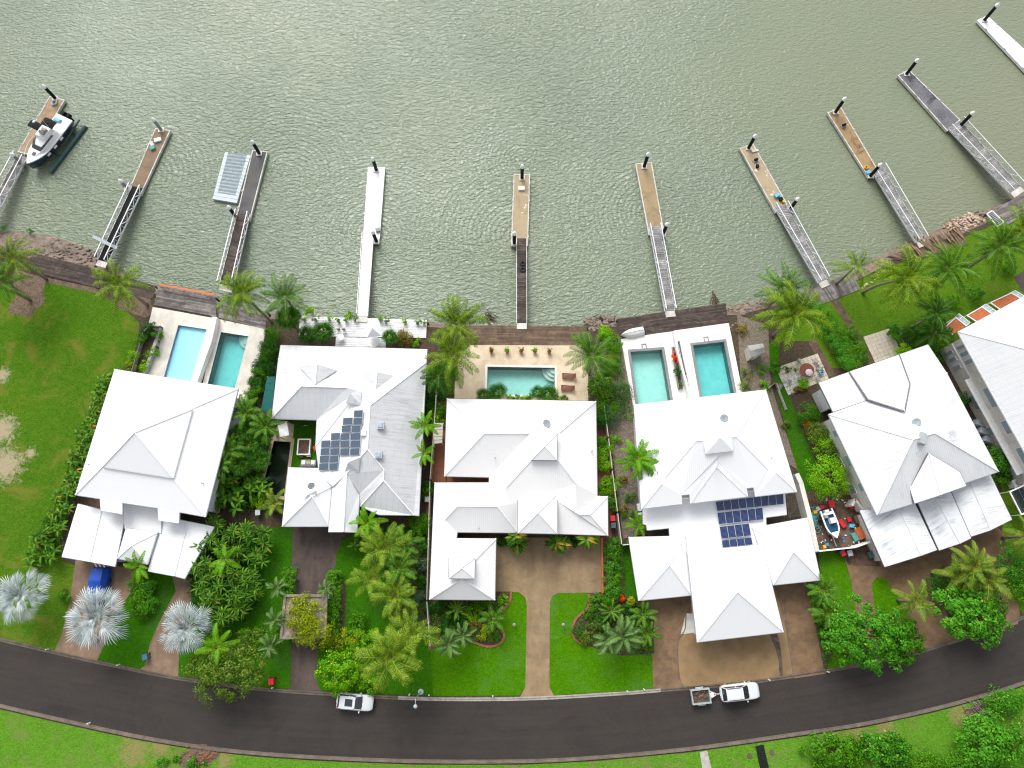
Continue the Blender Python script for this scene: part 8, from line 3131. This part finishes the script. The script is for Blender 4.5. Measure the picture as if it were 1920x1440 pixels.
palm(422, 1050, 5.0, 'lime', 'lime palm rising out of the dense broadleaf thicket', 7, .8)
palm(1147, 1146, 1.2, 'cycad', 'round green cycad rosette in the bed beside the drive', 26, .95, name='cycad', cat='cycad', low=.9)
palm(1166, 1192, 4.0, 'grey', 'grey-green foxtail palm arching over the front lawn', 12, 1.3)
palm(1140, 1200, 3.2, 'grey', 'grey-green foxtail palm lower beside the front lawn', 9, 1.1)
palm(1205, 1152, 2.2, 'green', 'small green palm at the edge of the aggregate drive', 10, .7)
palm(1213, 1188, 2.2, 'green', 'small bright palm above the round clipped shrub by the drive', 10, .7)
palm(842, 1208, 3.2, 'grey', 'olive palm at the end of the brick path by the street lawn', 10, 1.0)
palm(868, 1190, 2.6, 'grey', 'grey-green palm in the bed below the lantern garage', 11, .9)
palm(857, 1142, 1.4, 'cycad', 'fine-leaved rosette plant below the garage gutter', 16, .8, name='cycad', cat='cycad')
palm(925, 1160, 2.0, 'green', 'slim green palm in the curving brick bed', 8, .8)
palm(1543, 1108, 3.0, 'green', 'small palm on the strip beside the aggregate drive, upper of two', 11, .8)
palm(1551, 1150, 3.0, 'green', 'small palm on the strip beside the aggregate drive, lower of two', 11, .8)
palm(1715, 1128, 4.0, 'gold', 'golden palm fronds beside the lawn island', 8, 1.0)
palm(1822, 1062, 4.5, 'gold', 'golden palm cluster at the head of the shrub island', 16, 1.05)
palm(1850, 1085, 4.0, 'gold', 'golden palm lower in the shrub island', 13, 1.05)
palm(1795, 1080, 3.5, 'gold', 'golden palm on the drive side of the shrub island', 10, .95)
palm(1196, 985, 1.5, 'lime', 'small lime rosette palm at the gravel strip end', 10, .7)
palm(1150, 905, 1.0, 'lime', 'tiny feathery plant on the gravel strip', 8, .45)
palm(1925, 1005, 4.5, 'gold', 'golden palm leaning in from the picture edge', 8, .9)

# ---- silver fan palms
GS = 'silver fan palms along the street'
fan_palm(40, 1116, 4.2, 'silver fan palm on the street corner of the vacant lawn', True, 38, 1.08, GS, 'silver_palm')
fan_palm(183, 1158, 4.5, 'silver fan palm in front of the blue tarpaulin', True, 42, 1.25, GS, 'silver_palm')
fan_palm(350, 1178, 4.2, 'silver fan palm beside the dense broadleaf thicket', True, 38, 1.08, GS, 'silver_palm')
# ---- green fan palms
fan_palm(542, 598, 4.5, 'tall dark green fan palm at the end of the white deck', n=26, scale=1.3)
fan_palm(605, 623, 2.2, 'round green fan palm on the white deck near the small table', n=24, scale=1.15)
fan_palm(576, 628, 1.8, 'round green fan palm nearer the coconut trunk', n=18, scale=.95)
fan_palm(731, 632, 1.6, 'bright fan palm beside the parasol', n=18, scale=.85)
fan_palm(907, 741, 1.5, 'fan palm against the pool wall of the courtyard house, westernmost', n=16, scale=.8)
fan_palm(934, 735, 2.0, 'spiky fan palm overlapping the courtyard pool edge', n=18, scale=.95)
fan_palm(1008, 736, 1.8, 'dark fan palm at the shallow end of the courtyard pool', n=14, scale=.75)
fan_palm(1028, 739, 1.9, 'broad fan palm beside the pool steps wall', n=18, scale=.95)
GF = 'fan palms beside the pond'
for i, (x, y, s) in enumerate(((462, 775, 1.2), (478, 800, 1.1), (448, 815, 1.1), (500, 800, 1.0), (430, 845, 1.0), (470, 835, 1.3), (488, 862, 1.0), (452, 870, 1.1), (415, 870, .9))):
 if i in (0, 3, 4, 8):
  palm(x, y, 4.2, 'green', 'feathery palm, ' + ORD[i] + ' from the pool in the garden beside the pond', 13, .9)
 else:
  fan_palm(x, y, 3.4, 'glossy fan palm, ' + ORD[i] + ' from the pool in the garden beside the pond', n=18, scale=s, group=GF)
for i, (x, y) in enumerate(((420, 905), (455, 912), (400, 935), (440, 940), (480, 912))):
 blade_clump(x, y, 1.5, 3.0, M['helic'], 'broad-leaved clump, ' + ORD[i] + ' below the fan palms beside the pond', 46, 1.3, .34)
shrub(488, 938, 1.3, .8, 1.6, M['leaf_lime'], 'lime shrub at the lower end of the pond', n=600)
palm(517, 945, 2.6, 'gold', 'golden small palm beside the garage corner', 9, .8)

# ---- heliconia rows
GH = 'broad-leaved plants between the vacant lot and the white house'
hx = [(196, 712), (186, 735), (200, 745), (176, 762), (188, 778), (168, 792), (178, 806), (155, 815), (166, 835), (146, 845), (158, 862), (136, 872), (145, 892), (120, 900), (130, 920), (108, 930), (118, 950), (95, 968), (106, 985), (84, 1005)]
for i, (x, y) in enumerate(hx):
 blade_clump(x, y, 1.0, 2.6, M['helic_o'] if i % 2 else M['helic'], 'arching broad-leaved plant, ' + ORD[i] + ' from the river in the row by the vacant lot', 44, 1.15, .24, GH)
for i, (x, y) in enumerate(((70, 1020), (92, 1032), (62, 1048))):
 blade_clump(x, y, 1.2, 2.4, M['helic'], 'dark broad-leaved plant, ' + ORD[i] + ' at the street end of the lot row', 46, 1.3, .26, GH)
GT = 'plants of the dense thicket between the drives'
tx = [(400, 985), (430, 1000), (462, 1000), (490, 1010), (385, 1020), (412, 1035), (445, 1035), (480, 1045), (370, 1060), (398, 1070), (430, 1078), (465, 1080), (375, 1100), (405, 1110), (440, 1118), (470, 1115), (390, 1140), (420, 1150), (450, 1150), (405, 1172)]
for i, (x, y) in enumerate(tx):
 blade_clump(x, y, 1.3, 3.6 + .5 * (i % 3), M['helic'], 'twisting broad-leaved thicket plant, ' + ORD[i] + ' counting from the garage to the road', 96, 1.25, .17, GT, stems=9)
# ---- hedges, shrubs, trees of the left gardens
shrub(412, 1262, 4.6, 3.2, 5.5, M['leaf_olive'], 'large olive-leaved roadside tree overhanging the asphalt', 'tree', 4600, .25, trunk=True, name='street_tree', clumps=90, clump_r=.16)
shrub(628, 1262, 2.5, 2.2, 3.4, M['leaf_lime'], 'round lime-green tree on the verge behind the hatchback', 'tree', 2400, .26, trunk=True, name='garden_tree', clumps=50, clump_r=.2)
shrub(690, 1283, 1.4, 1.2, 2.0, M['leaf_lime'], 'lime shrub at the kerb under the big pale palm', n=800, size=.18)
for i, (x, y, rx, ry, m_) in enumerate(((450, 1200, 2.6, 1.0, 'leaf_olive'), (490, 1196, 2.4, 1.0, 'leaf_mid'), (640, 1200, 2.6, 1.15, 'leaf_yel'), (680, 1200, 1.8, 1.1, 'leaf_lime'))):
 shrub(x, y, rx, ry, 1.5, M[m_], 'clipped roadside hedge section, ' + ORD[i] + ' from the silver palms', 'hedge', 1500, .16, name='hedge', box=True, core=False, clumps=80, clump_r=.3)
shrub(570, 1152, 2.4, 2.6, .9, M['leaf_yel'], 'yellow-green creeper sprawling over the gatehouse slab', 'creeper', 1900, .20, z0=2.75, name='creeper', clumps=60, clump_r=.25, full=.1)
shrub(584, 1188, 2.3, 1.6, 1.4, M['leaf_yel'], 'yellow-green creeper hanging over the street edge of the gatehouse', 'creeper', 1500, .20, z0=2.2, name='creeper', clumps=50, clump_r=.28, full=.1)
shrub(624, 1132, .8, 3.7, 1.7, M['leaf_mid'], 'narrow dark clipped hedge beside the dark drive', 'hedge', 2600, .2, name='hedge', box=True, clumps=150, clump_r=.35)
shrub(541, 1090, .7, 1.6, 1.5, M['leaf_mid'], 'short dark hedge on the lawn side of the dark drive', 'hedge', 1100, .2, name='hedge', box=True, clumps=70, clump_r=.35)
shrub(672, 1168, 1.4, 1.2, 1.6, M['leaf_mid'], 'dark loose shrub on the lawn beside the narrow bed', n=700)
shrub(788, 984, 1.3, 1.25, 2.2, M['leaf_mid'], 'glossy round shrub at the corner of the weathered roof', n=1400, size=.24)
blade_clump(672, 1018, 1.3, 2.2, M['helic'], 'rosette-leaved broad plant at the end of the dark drive', 50, 1.1, .28, stems=4)
for i, (x, y) in enumerate(((795, 1025), (790, 1058), (792, 1090), (786, 1120), (800, 1140))):
 shrub(x, y, .8, .8, 1.2, M['leaf_grey'] if i % 2 else M['leaf_dk'], 'small mixed shrub, ' + ORD[i] + ' down the cream fence bed', n=420, size=.2)
for i, (x, y, s) in enumerate(((250, 1090, 1.2), (268, 1102, 1.3), (255, 1120, 1.2), (272, 1130, 1.3), (262, 1146, 1.1))):
 shrub(x, y, s, s * .9, 1.8, M['leaf_bright'] if i % 2 else M['leaf_mid'], 'leafy shrub, ' + ORD[i] + ' from the garage in the bed by the silver palm', n=800, size=.2)
shrub(118, 1118, .8, .8, 1.2, M['leaf_mid'], 'small shrub between the first two silver palms', n=350)
# planting beside pale pool
for i, (x, y, m_) in enumerate(((262, 638, 'leaf_mid'), (268, 622, 'leaf_dk'), (248, 668, 'leaf_lime'), (240, 685, 'leaf_yel'), (292, 630, 'leaf_mid'), (284, 660, 'leaf_lime'), (272, 685, 'leaf_lime'), (278, 612, 'leaf_dk'))):
 shrub(x, y, .85, .85, 1.2, M[m_], 'small garden shrub, ' + ORD[i] + ' in the strip beside the pale pool', n=420, size=.17)
# hedge between turquoise pool and weathered house
for i, (x, y) in enumerate(((505, 625), (500, 645), (496, 663), (490, 682), (485, 700), (478, 716), (474, 735))):
 shrub(x, y, 1.2, 1.1, 2.2, M['leaf_dk'] if i % 2 else M['leaf_mid'], 'dense dark shrub, ' + ORD[i] + ' from the river along the turquoise pool', n=900, size=.18)
for i, (x, y) in enumerate(((512, 655), (504, 690), (500, 715))):
 shrub(x, y, .9, 1.0, 2.0, M['leaf_dk'], 'ivy-like shrub, ' + ORD[i] + ' beside the coconut trunk', n=650, size=.17)
# white deck pots and plants
pts = [(570, 600), (591, 600), (617, 599), (634, 602), (648, 600), (664, 599), (712, 599), (723, 603), (760, 604), (783, 606), (795, 606)]
for i, (x, y) in enumerate(pts):
 t, p = pot(x, y, 'small pot on the white deck, ' + ORD[i] + ' from the fan palms', .2, .4, M['pile_grey'] if i % 3 else M['lounge'], 'pots along the white deck')
 shrub(x, y - 3, .42 if i % 3 != 1 else .6, .42, .55, M['leaf_mid'] if i % 2 else M['leaf_lime'], 'clipped green pot plant, ' + ORD[i] + ' along the white deck', n=150, size=.13, z0=.5, group='pot plants on the white deck')
shrub(757, 632, 1.15, 1.1, 1.3, M['leaf_brown'], 'round bronze spiky bush beside the bright fan palm', n=1000, size=.3, aspect=.22)
shrub(777, 640, .7, .6, .8, M['leaf_lime'], 'small lime plant below the white deck corner', n=260)
shrub(578, 582, .8, .7, 1.0, M['leaf_lime'], 'small bush on the bank beside the white deck', n=260)
shrub(652, 590, .6, .5, .9, M['leaf_lime'], 'sprouting bush at the river edge of the white deck', n=200)
pts = [(921, 655), (951, 655), (977, 655), (1003, 655), (1030, 656)]
for i, (x, y) in enumerate(pts):
 pot(x, y + 3, 'terracotta pot, ' + ORD[i] + ' from the palms in the row above the courtyard pool', .27, .55, M['terracotta'], 'pots above the courtyard pool')
 shrub(x, y, .36, .36, .5, M['leaf_brown'] if i in (0, 2, 4) else M['leaf_lime'], ('dry bronze' if i in (0, 2, 4) else 'green') + ' pot plant, ' + ORD[i] + ' in the row above the courtyard pool', n=120, size=.14, z0=.55, group='pot plants above the courtyard pool')
for i, (x, y) in enumerate(((920, 742), (955, 744), (968, 745), (982, 744), (995, 744), (1045, 744), (1058, 747))):
 shrub(x, y, .55, .4, .6, M['leaf_lime'] if i % 2 else M['leaf_mid'], 'low planting, ' + ORD[i] + ' along the eave behind the courtyard pool', n=220, size=.16)
# strip between courtyard house and fence / river end
for i, (x, y, s, m_) in enumerate(((845, 690, 1.3, 'leaf_mid'), (812, 735, 1.2, 'leaf_dk'), (822, 770, 1.0, 'leaf_mid'), (818, 785, .9, 'leaf_lime'), (800, 760, .9, 'leaf_dk'), (800, 920, .8, 'leaf_mid'), (800, 910, .7, 'leaf_dk'))):
 shrub(x, y, s, s, 1.8, M[m_], 'leafy shrub, ' + ORD[i] + ' from the river between the cream fence and the houses', n=620)
for i, (x, y, rx, h, m_, sz) in enumerate(((1152, 645, 1.3, 1.8, 'leaf_mid', .18), (1148, 685, 1.4, 1.6, 'leaf_mid', .18), (1128, 720, 1.6, 3.0, 'helic', .34), (1165, 735, 1.6, 2.6, 'leaf_dk', .15), (1140, 762, 1.5, 2.2, 'leaf_mid', .2), (1148, 775, 1.5, 2.0, 'leaf_grey', .15), (1128, 782, 1.3, 2.4, 'leaf_dk', .2), (1135, 622, .9, 1.0, 'leaf_lime', .18), (1150, 668, .5, .8, 'leaf_org', .16))):
 lab = ('dark green shrub nearest the river in the strip', 'rounded shrub beside the light twin pool', 'glossy broadleaf bush beside the windblown palm', 'round clipped dark shrub at the light pool corner', 'leafy bush at the eave of the courtyard house', 'grey-leaved bush at the head of the gravel strip', 'dark bush against the courtyard house gutter', 'lime tuft on the rubble bank between the decks', 'orange-tinted plant in the riverside strip')[i]
 shrub(x, y, rx, rx, h, M[m_], lab, n=1300, size=sz)
for i, (x, y, s, m_) in enumerate(((1133, 845, 1.1, 'leaf_lime'), (1135, 868, 1.15, 'leaf_lime'), (1138, 912, 1.25, 'leaf_lime'), (1146, 945, 1.0, 'leaf_mid'), (1130, 830, .9, 'leaf_mid'))):
 shrub(x, y, s, s, 2.0, M[m_], 'lime rounded shrub, ' + ORD[i] + ' along the brick passage of the courtyard house', n=900, size=.18)
for i, (x, y, s, m_) in enumerate(((1181, 932, .75, 'leaf_mid'), (1178, 962, .9, 'leaf_mid'), (1153, 825, .8, 'leaf_lime'), (1168, 955, .6, 'leaf_brown'), (1170, 900, .5, 'leaf_brown'))):
 shrub(x, y, s, s, .9, M[m_], 'small mound shrub, ' + ORD[i] + ' on the speckled gravel strip', n=350, size=.16)
for i, (x, y) in enumerate(((1150, 1025), (1153, 1045), (1152, 1065), (1150, 1085), (1150, 1103), (1148, 1122))):
 shrub(x, y, 1.15, 1.05, 1.9, M['leaf_mid'] if i % 2 else M['leaf_bright'], 'glossy shrub, ' + ORD[i] + ' down the side of the tan forecourt', n=950, size=.17)
for i, (x, y) in enumerate(((970, 1012), (1045, 1015), (1103, 1006))):
 blade_clump(x, y, .8, 3.8, M['helic_o'], 'yellow-green cordyline clump, ' + ORD[i] + ' from the lantern garage along the porch', 120, 1.5, .34, stems=4, name='cordyline', group='cordylines along the porch')
shrub(940, 1015, .8, .7, 1.0, M['leaf_dk'], 'dark low shrub in the shade of the porch gutter', n=350)
shrub(1080, 1015, .6, .5, .8, M['leaf_dk'], 'dark low shrub between the second and third cordylines', n=250)
# beds in front of the courtyard house
for i, (x, y, s, m_, sz) in enumerate(((828, 1140, .9, 'leaf_dk', .2), (843, 1155, .8, 'leaf_mid', .2), (880, 1155, 1.1, 'leaf_lime', .22), (900, 1140, .8, 'leaf_mid', .18), (915, 1128, .8, 'leaf_mid', .18), (945, 1125, .7, 'leaf_lime', .16), (835, 1175, .9, 'leaf_dk', .2), (905, 1188, .8, 'leaf_yel', .2), (838, 1190, .8, 'leaf_bright', .2), (928, 1195, .8, 'leaf_mid', .14), (890, 1175, .8, 'leaf_brown', .2), (862, 1165, .8, 'leaf_dk', .2))):
 shrub(x, y, s, s, 1.0, M[m_], 'mixed bedding plant, ' + ORD[i] + ' in the brick-edged bed below the lantern garage', n=380, size=sz)
for i, (x, y, s, m_, sz) in enumerate(((1118, 1130, 1.0, 'leaf_mid', .16), (1110, 1150, .9, 'leaf_mid', .14), (1085, 1185, .9, 'leaf_dk', .12), (1100, 1190, 1.1, 'leaf_olive', .2), (1115, 1178, 1.0, 'leaf_olive', .2), (1180, 1140, .9, 'leaf_dk', .18), (1167, 1122, .35, 'leaf_red', .16), (1184, 1127, .5, 'leaf_yel', .2), (1190, 1165, .8, 'leaf_dk', .18), (1130, 1165, 1.0, 'leaf_dk', .2), (1210, 1222, 1.3, 'leaf_mid', .12), (1195, 1205, 1.0, 'leaf_mid', .16))):
 shrub(x, y, s, s, 1.2, M[m_], 'bedding plant, ' + ORD[i] + ' in the cycad bed by the aggregate drive', n=480, size=sz)
# planter flowers
shrub(1268, 668, .55, 1.1, .5, M['leaf_red'], 'orange-red flowers in the planter between the twin pools', 'flowers', 400, .16, z0=.5, name='flower_clump')
shrub(1274, 695, .6, .8, .9, M['leaf_dk'], 'dark shrub in the planter between the twin pools', n=420, z0=.4, size=.14)
shrub(1277, 720, .35, .6, .5, M['leaf_olive'], 'dry sprigs at the end of the twin pool planter', n=120, z0=.4, size=.14)
# strip east of the twin pools and side lawn
for i, (x, y, s, m_) in enumerate(((1392, 620, 1.0, 'leaf_brown'), (1400, 700, 1.0, 'leaf_olive'), (1433, 692, 1.0, 'leaf_mid'), (1432, 724, .9, 'leaf_lime'), (1398, 725, .8, 'leaf_olive'), (1455, 690, .7, 'leaf_mid'), (1475, 795, .5, 'leaf_olive'))):
 shrub(x, y, s, s, .8, M[m_], 'scrubby plant, ' + ORD[i] + ' down the stony strip beside the teal pool', n=330, size=.17)
shrub(1473, 690, 1.6, .7, .7, M['leaf_dk'], 'mossy dark creeper along the tiled terrace edge', n=500, size=.14)
shrub(1508, 720, .8, .7, 1.0, M['leaf_lime'], 'lime plant at the terrace corner near the eave', n=380)
shrub(1498, 730, .6, .4, .7, M['leaf_brown'], 'reddish plant at the terrace corner', n=260)
shrub(1522, 775, 1.5, 1.6, 2.6, M['leaf_mid'], 'broad green bush beside the white wall of the stained roof house', n=1300, size=.2)
shrub(1520, 795, 1.0, .8, 1.2, M['leaf_red'], 'reddish undergrowth below the broad green bush', n=300, size=.18)
for i, (x, y, s) in enumerate(((1540, 808, 1.5), (1550, 828, 1.6), (1562, 848, 1.6))):
 shrub(x, y, s, s * .9, 3.0, M['leaf_olive'] if i != 1 else M['leaf_lime'], 'dense hedge tree, ' + ORD[i] + ' from the river beside the stained roof house', n=1700, size=.16)
shrub(1563, 893, 2.6, 2.7, 4.0, M['leaf_lime'], 'large round lime tree behind the runabout yard', 'tree', 3800, .20, trunk=True, name='garden_tree', clumps=80, clump_r=.25)
hx = [(1536, 575), (1547, 592), (1558, 609), (1567, 626), (1577, 643), (1587, 660), (1596, 676)]
for i, (x, y) in enumerate(hx):
 shrub(x, y, 1.35, 1.3, 2.2, M['leaf_bright'], 'thick bright hedge bush, ' + ORD[i] + ' from the river in the diagonal hedge', 'hedge', 1400, .16, name='hedge_bush', group='bushes of the diagonal hedge', clump_r=.3)
for i, (x, y, s) in enumerate(((1600, 625, 1.3), (1615, 650, .9), (1618, 668, .9), (1595, 690, .6))):
 shrub(x, y, s, s, 1.4, M['leaf_mid'], 'shrub, ' + ORD[i] + ' beside the patio path near the diagonal hedge', n=600, size=.18)
for i, (x, y, s, m_) in enumerate(((1677, 615, .8, 'leaf_bright'), (1685, 628, .6, 'leaf_bright'), (1700, 655, 1.1, 'leaf_lime'), (1712, 615, 1.6, 'leaf_mid'), (1730, 640, 1.6, 'leaf_dk'), (1755, 660, 1.5, 'leaf_mid'), (1740, 610, 1.3, 'leaf_mid'), (1790, 565, 1.2, 'leaf_mid'), (1832, 548, 1.0, 'leaf_bright'))):
 shrub(x, y, s, s, 1.9, M[m_], 'garden shrub, ' + ORD[i] + ' from the tiled patio towards the awnings', n=750, size=.19)
shrub(1810, 746, 1.0, 1.2, 1.6, M['leaf_dk'], 'dark shrub in the narrow alley by the tall house', n=500)
shrub(1880, 862, 1.6, 1.5, 2.6, M['leaf_bright'], 'round bright tree in the alley end by the tall house', 'tree', 1700, .2, trunk=True, name='garden_tree')
shrub(1880, 892, 1.4, 1.2, 1.8, M['leaf_mid'], 'darker shrub below the round alley tree', n=700)
shrub(1895, 500, 1.2, 1.0, 1.6, M['leaf_mid'], 'shrub below the coconut palm near the picture edge', n=500)
# strip by the aggregate drive
for i, (x, y) in enumerate(((1530, 1105), (1535, 1130), (1540, 1155), (1545, 1180))):
 shrub(x, y, .8, 1.0, 1.2, M['leaf_mid'], 'dense groundcover shrub, ' + ORD[i] + ' on the strip between drive and lawn', n=600, size=.14)
# big street trees on the corner
shrub(1640, 1195, 5.0, 3.9, 6.0, M['leaf_bright'], 'wide spreading bright tree over the kerb of the lawn island', 'tree', 5200, .36, trunk=True, name='street_tree', clumps=130, clump_r=.12, full=.15)
shrub(1705, 1200, 2.6, 2.8, 4.0, M['leaf_mid'], 'sparse tree beside the wide spreading one', 'tree', 1700, .36, trunk=True, name='street_tree', clumps=45, clump_r=.15, full=.2)
shrub(1832, 1150, 4.2, 3.6, 5.0, M['leaf_bright'], 'bright leafy tree filling the shrub island', 'tree', 4400, .36, trunk=True, name='street_tree', clumps=100, clump_r=.14, full=.2)
shrub(1760, 1100, 1.6, 1.5, 2.0, M['leaf_dk'], 'dark clipped shrub at the drive side of the shrub island', n=1300, size=.15)
shrub(1910, 1060, 2.0, 2.6, 3.0, M['leaf_bright'], 'bright shrub at the picture edge beside the drive', n=1700, size=.24)
shrub(1920, 1100, 1.6, 2.0, 2.6, M['leaf_mid'], 'mid green shrub lower at the picture edge', n=1000, size=.24)
# verge shrubs below the road
shrub(1570, 1412, 3.4, 1.9, 2.4, M['leaf_mid'], 'low spreading shrub on the far verge beside the sleeper steps', n=2400, size=.36, clumps=60, clump_r=.2)
shrub(1660, 1412, 3.4, 2.2, 2.4, M['leaf_bright'], 'low spreading shrub on the far verge, the middle mass', n=2400, size=.36, clumps=60, clump_r=.2)
shrub(1740, 1432, 3.0, 1.2, 2.0, M['leaf_mid'], 'ferny low shrub at the bottom edge of the verge', n=1800, size=.22)
shrub(1868, 1395, 3.8, 3.0, 3.2, M['leaf_bright'], 'thick bright bush at the bottom corner of the verge', n=3400, size=.36, clumps=80, clump_r=.18)
shrub(1895, 1318, 2.4, 1.6, 2.0, M['leaf_bright'], 'bright bush at the far kerb corner', n=1500, size=.24)
shrub(1800, 1438, 2.6, 1.4, 2.0, M['leaf_mid'], 'bush between the ferny shrub and the corner bush', n=1500, size=.24)
shrub(365, 1432, 1.4, .9, 1.0, M['leaf_bright'], 'small bush sprouting from the mulch patch on the verge', n=420, size=.2)
shrub(300, 1432, .8, .6, .8, M['leaf_bright'], 'small green tuft beside the mulch patch on the verge', n=220, size=.2)
shrub(330, 1425, .5, .4, .5, M['leaf_mid'], 'low tuft at the edge of the mulch patch', n=120, size=.2)
for i, (x, y) in enumerate(((55, 432), (48, 492), (5, 425))):
 shrub(x, y, .5, .4, .6, M['leaf_bright'], 'green sprig growing out of the muddy bank, ' + ORD[i] + ' from the river', n=90, size=.2, z0=-1.5)


# ---- low leafy groundcover filling the beds: one mass nobody would count
def groundcover(label, poly, mat, n, size=.26, hmax=.7, seed=1):
 rs = np.random.default_rng(seed)
 P = GP(poly)
 xs, ys = [p.x for p in P], [p.y for p in P]
 C = []
 while len(C) < n:
  x, y = rs.uniform(min(xs), max(xs)), rs.uniform(min(ys), max(ys))
  ins = False
  for i in range(len(P)):
   a, b = P[i], P[i - 1]
   if (a.y > y) != (b.y > y) and x < (b.x - a.x) * (y - a.y) / (b.y - a.y) + a.x:
    ins = not ins
  if ins:
   k = .5 + .5 * math.sin(x * 1.9 + 3 * math.sin(y * .7)) * math.cos(y * 1.6)
   C.append((x, y, GZ + .06 + hmax * k * rs.uniform(.3, 1)))
 C = np.array(C)
 N_ = unit(rs.normal(size=(n, 3)) * .5 + np.array([0, 0, 1.0]))
 U = unit(rs.normal(size=(n, 3)))
 U = unit(U - N_ * np.sum(U * N_, axis=1, keepdims=True))
 v, f = leaves_np(C, N_, U, size * rs.uniform(.6, 1.3, n), .5, rs)
 o = link('groundcover', np_mesh('groundcover', v, f, mat))
 o['kind'] = 'stuff'
 return tag(o, label, 'groundcover')


groundcover('dark leafy groundcover under the fan palms beside the pond', [(455, 762), (500, 790), (512, 830), (490, 920), (480, 960), (395, 950), (405, 880), (440, 800)], M['leaf_mid'], 2600, .34, 1.2, 1)
groundcover('dark leafy groundcover of the front bed along the cream fence', [(700, 985), (800, 990), (800, 1190), (745, 1185), (725, 1110), (700, 1050)], M['leaf_dk'], 2400, .3, .9, 2)
groundcover('leafy undergrowth below the row beside the vacant lot', [(215, 705), (205, 760), (150, 900), (110, 1040), (60, 1060), (60, 1020), (110, 930), (160, 790), (190, 715)], M['leaf_mid'], 2200, .32, .9, 3)
groundcover('leafy undergrowth at the base of the thicket between drives', [(370, 990), (500, 995), (500, 1060), (480, 1150), (430, 1185), (370, 1160), (350, 1090)], M['leaf_dk'], 2600, .34, 1.2, 4)
groundcover('low plants filling the bed below the lantern garage', [(806, 1128), (925, 1128), (952, 1118), (936, 1165), (940, 1200), (880, 1202), (806, 1205)], M['leaf_mid'], 1900, .24, .6, 5)
groundcover('low plants filling the cycad bed', [(1108, 1114), (1150, 1112), (1222, 1150), (1222, 1222), (1160, 1226), (1095, 1204), (1080, 1180)], M['leaf_mid'], 1900, .24, .6, 6)
groundcover('weedy growth on the riverside strip beside the light twin pool', [(1106, 655), (1160, 640), (1180, 750), (1190, 790), (1150, 790), (1112, 740)], M['leaf_mid'], 1300, .26, .6, 7)
groundcover('low planting at the foot of the shrub island', [(1745, 1078), (1770, 1062), (1858, 1080), (1888, 1140), (1878, 1170), (1800, 1196)], M['leaf_mid'], 1800, .3, .8, 8)
groundcover('weedy growth between the house and cream fence', [(800, 690), (850, 680), (852, 740), (835, 750), (818, 790), (800, 790)], M['leaf_mid'], 1100, .26, .7, 9)
groundcover('shrubby undergrowth between the patio and the tall house', [(1690, 620), (1770, 600), (1790, 620), (1760, 690), (1700, 660)], M['leaf_mid'], 1300, .28, .9, 10)
groundcover('ground plants beside the drive under the small palms', [(1514, 1092), (1536, 1088), (1562, 1228), (1548, 1258)], M['leaf_mid'], 800, .24, .5, 11)
groundcover('undergrowth beside the turquoise pool and coconut trunk', [(500, 615), (520, 620), (512, 700), (480, 760), (468, 750), (490, 670)], M['leaf_dk'], 1300, .26, .9, 12)

# ---- dead wood: brush heap on the verge, driftwood at the banks
def brush(name, label, cx, cy, rx, ry, n, l, z, mat, rot=0.0, rad=.04):
 m = MB()
 for i in range(n):
  x, y = cx + rng.gauss(0, rx * .5), cy + rng.gauss(0, ry * .5)
  p = G(x, y, z)
  a = rot + rng.uniform(-.6, .6)
  ll = l * rng.uniform(.4, 1.1)
  q = p + Vector((math.cos(a) * ll, math.sin(a) * ll, rng.uniform(-.05, .35)))
  m.tube([p, p.lerp(q, .5) + Vector((rng.uniform(-.1, .1), rng.uniform(-.1, .1), .08)), q], [rad, rad * .8, rad * .4], 5)
 o = m.build(name, mat)
 o['kind'] = 'stuff'
 return tag(o, label, 'dead wood')


brush('brush_heap', 'heap of dead branches and fronds on the far verge', 1850, 1322, 40, 16, 70, 1.7, GZ + .15, M['bark'], -.5, .05)
brush('brush_heap', 'dry fallen fronds below the lone street verge bush', 375, 1420, 30, 12, 30, 1.0, GZ + .12, M['terracotta'], .3, .04)
brush('driftwood', 'dark driftwood snag in the water beside the wide brown deck', 915, 590, 9, 9, 26, 1.3, .05, M['branch'], -.9, .06)
brush('driftwood', 'dark driftwood mass in the water between the two brown decks', 1128, 602, 16, 5, 34, 1.6, .1, M['branch'], .3, .07)
brush('driftwood', 'dark snag standing in the water beyond the twin pool deck', 1337, 556, 3, 12, 16, 1.8, .05, M['branch'], -1.4, .08)
brush('driftwood', 'bleached driftwood strewn along the muddy bank', 105, 470, 40, 14, 60, 1.4, .9, M['bark'], -.5, .05)
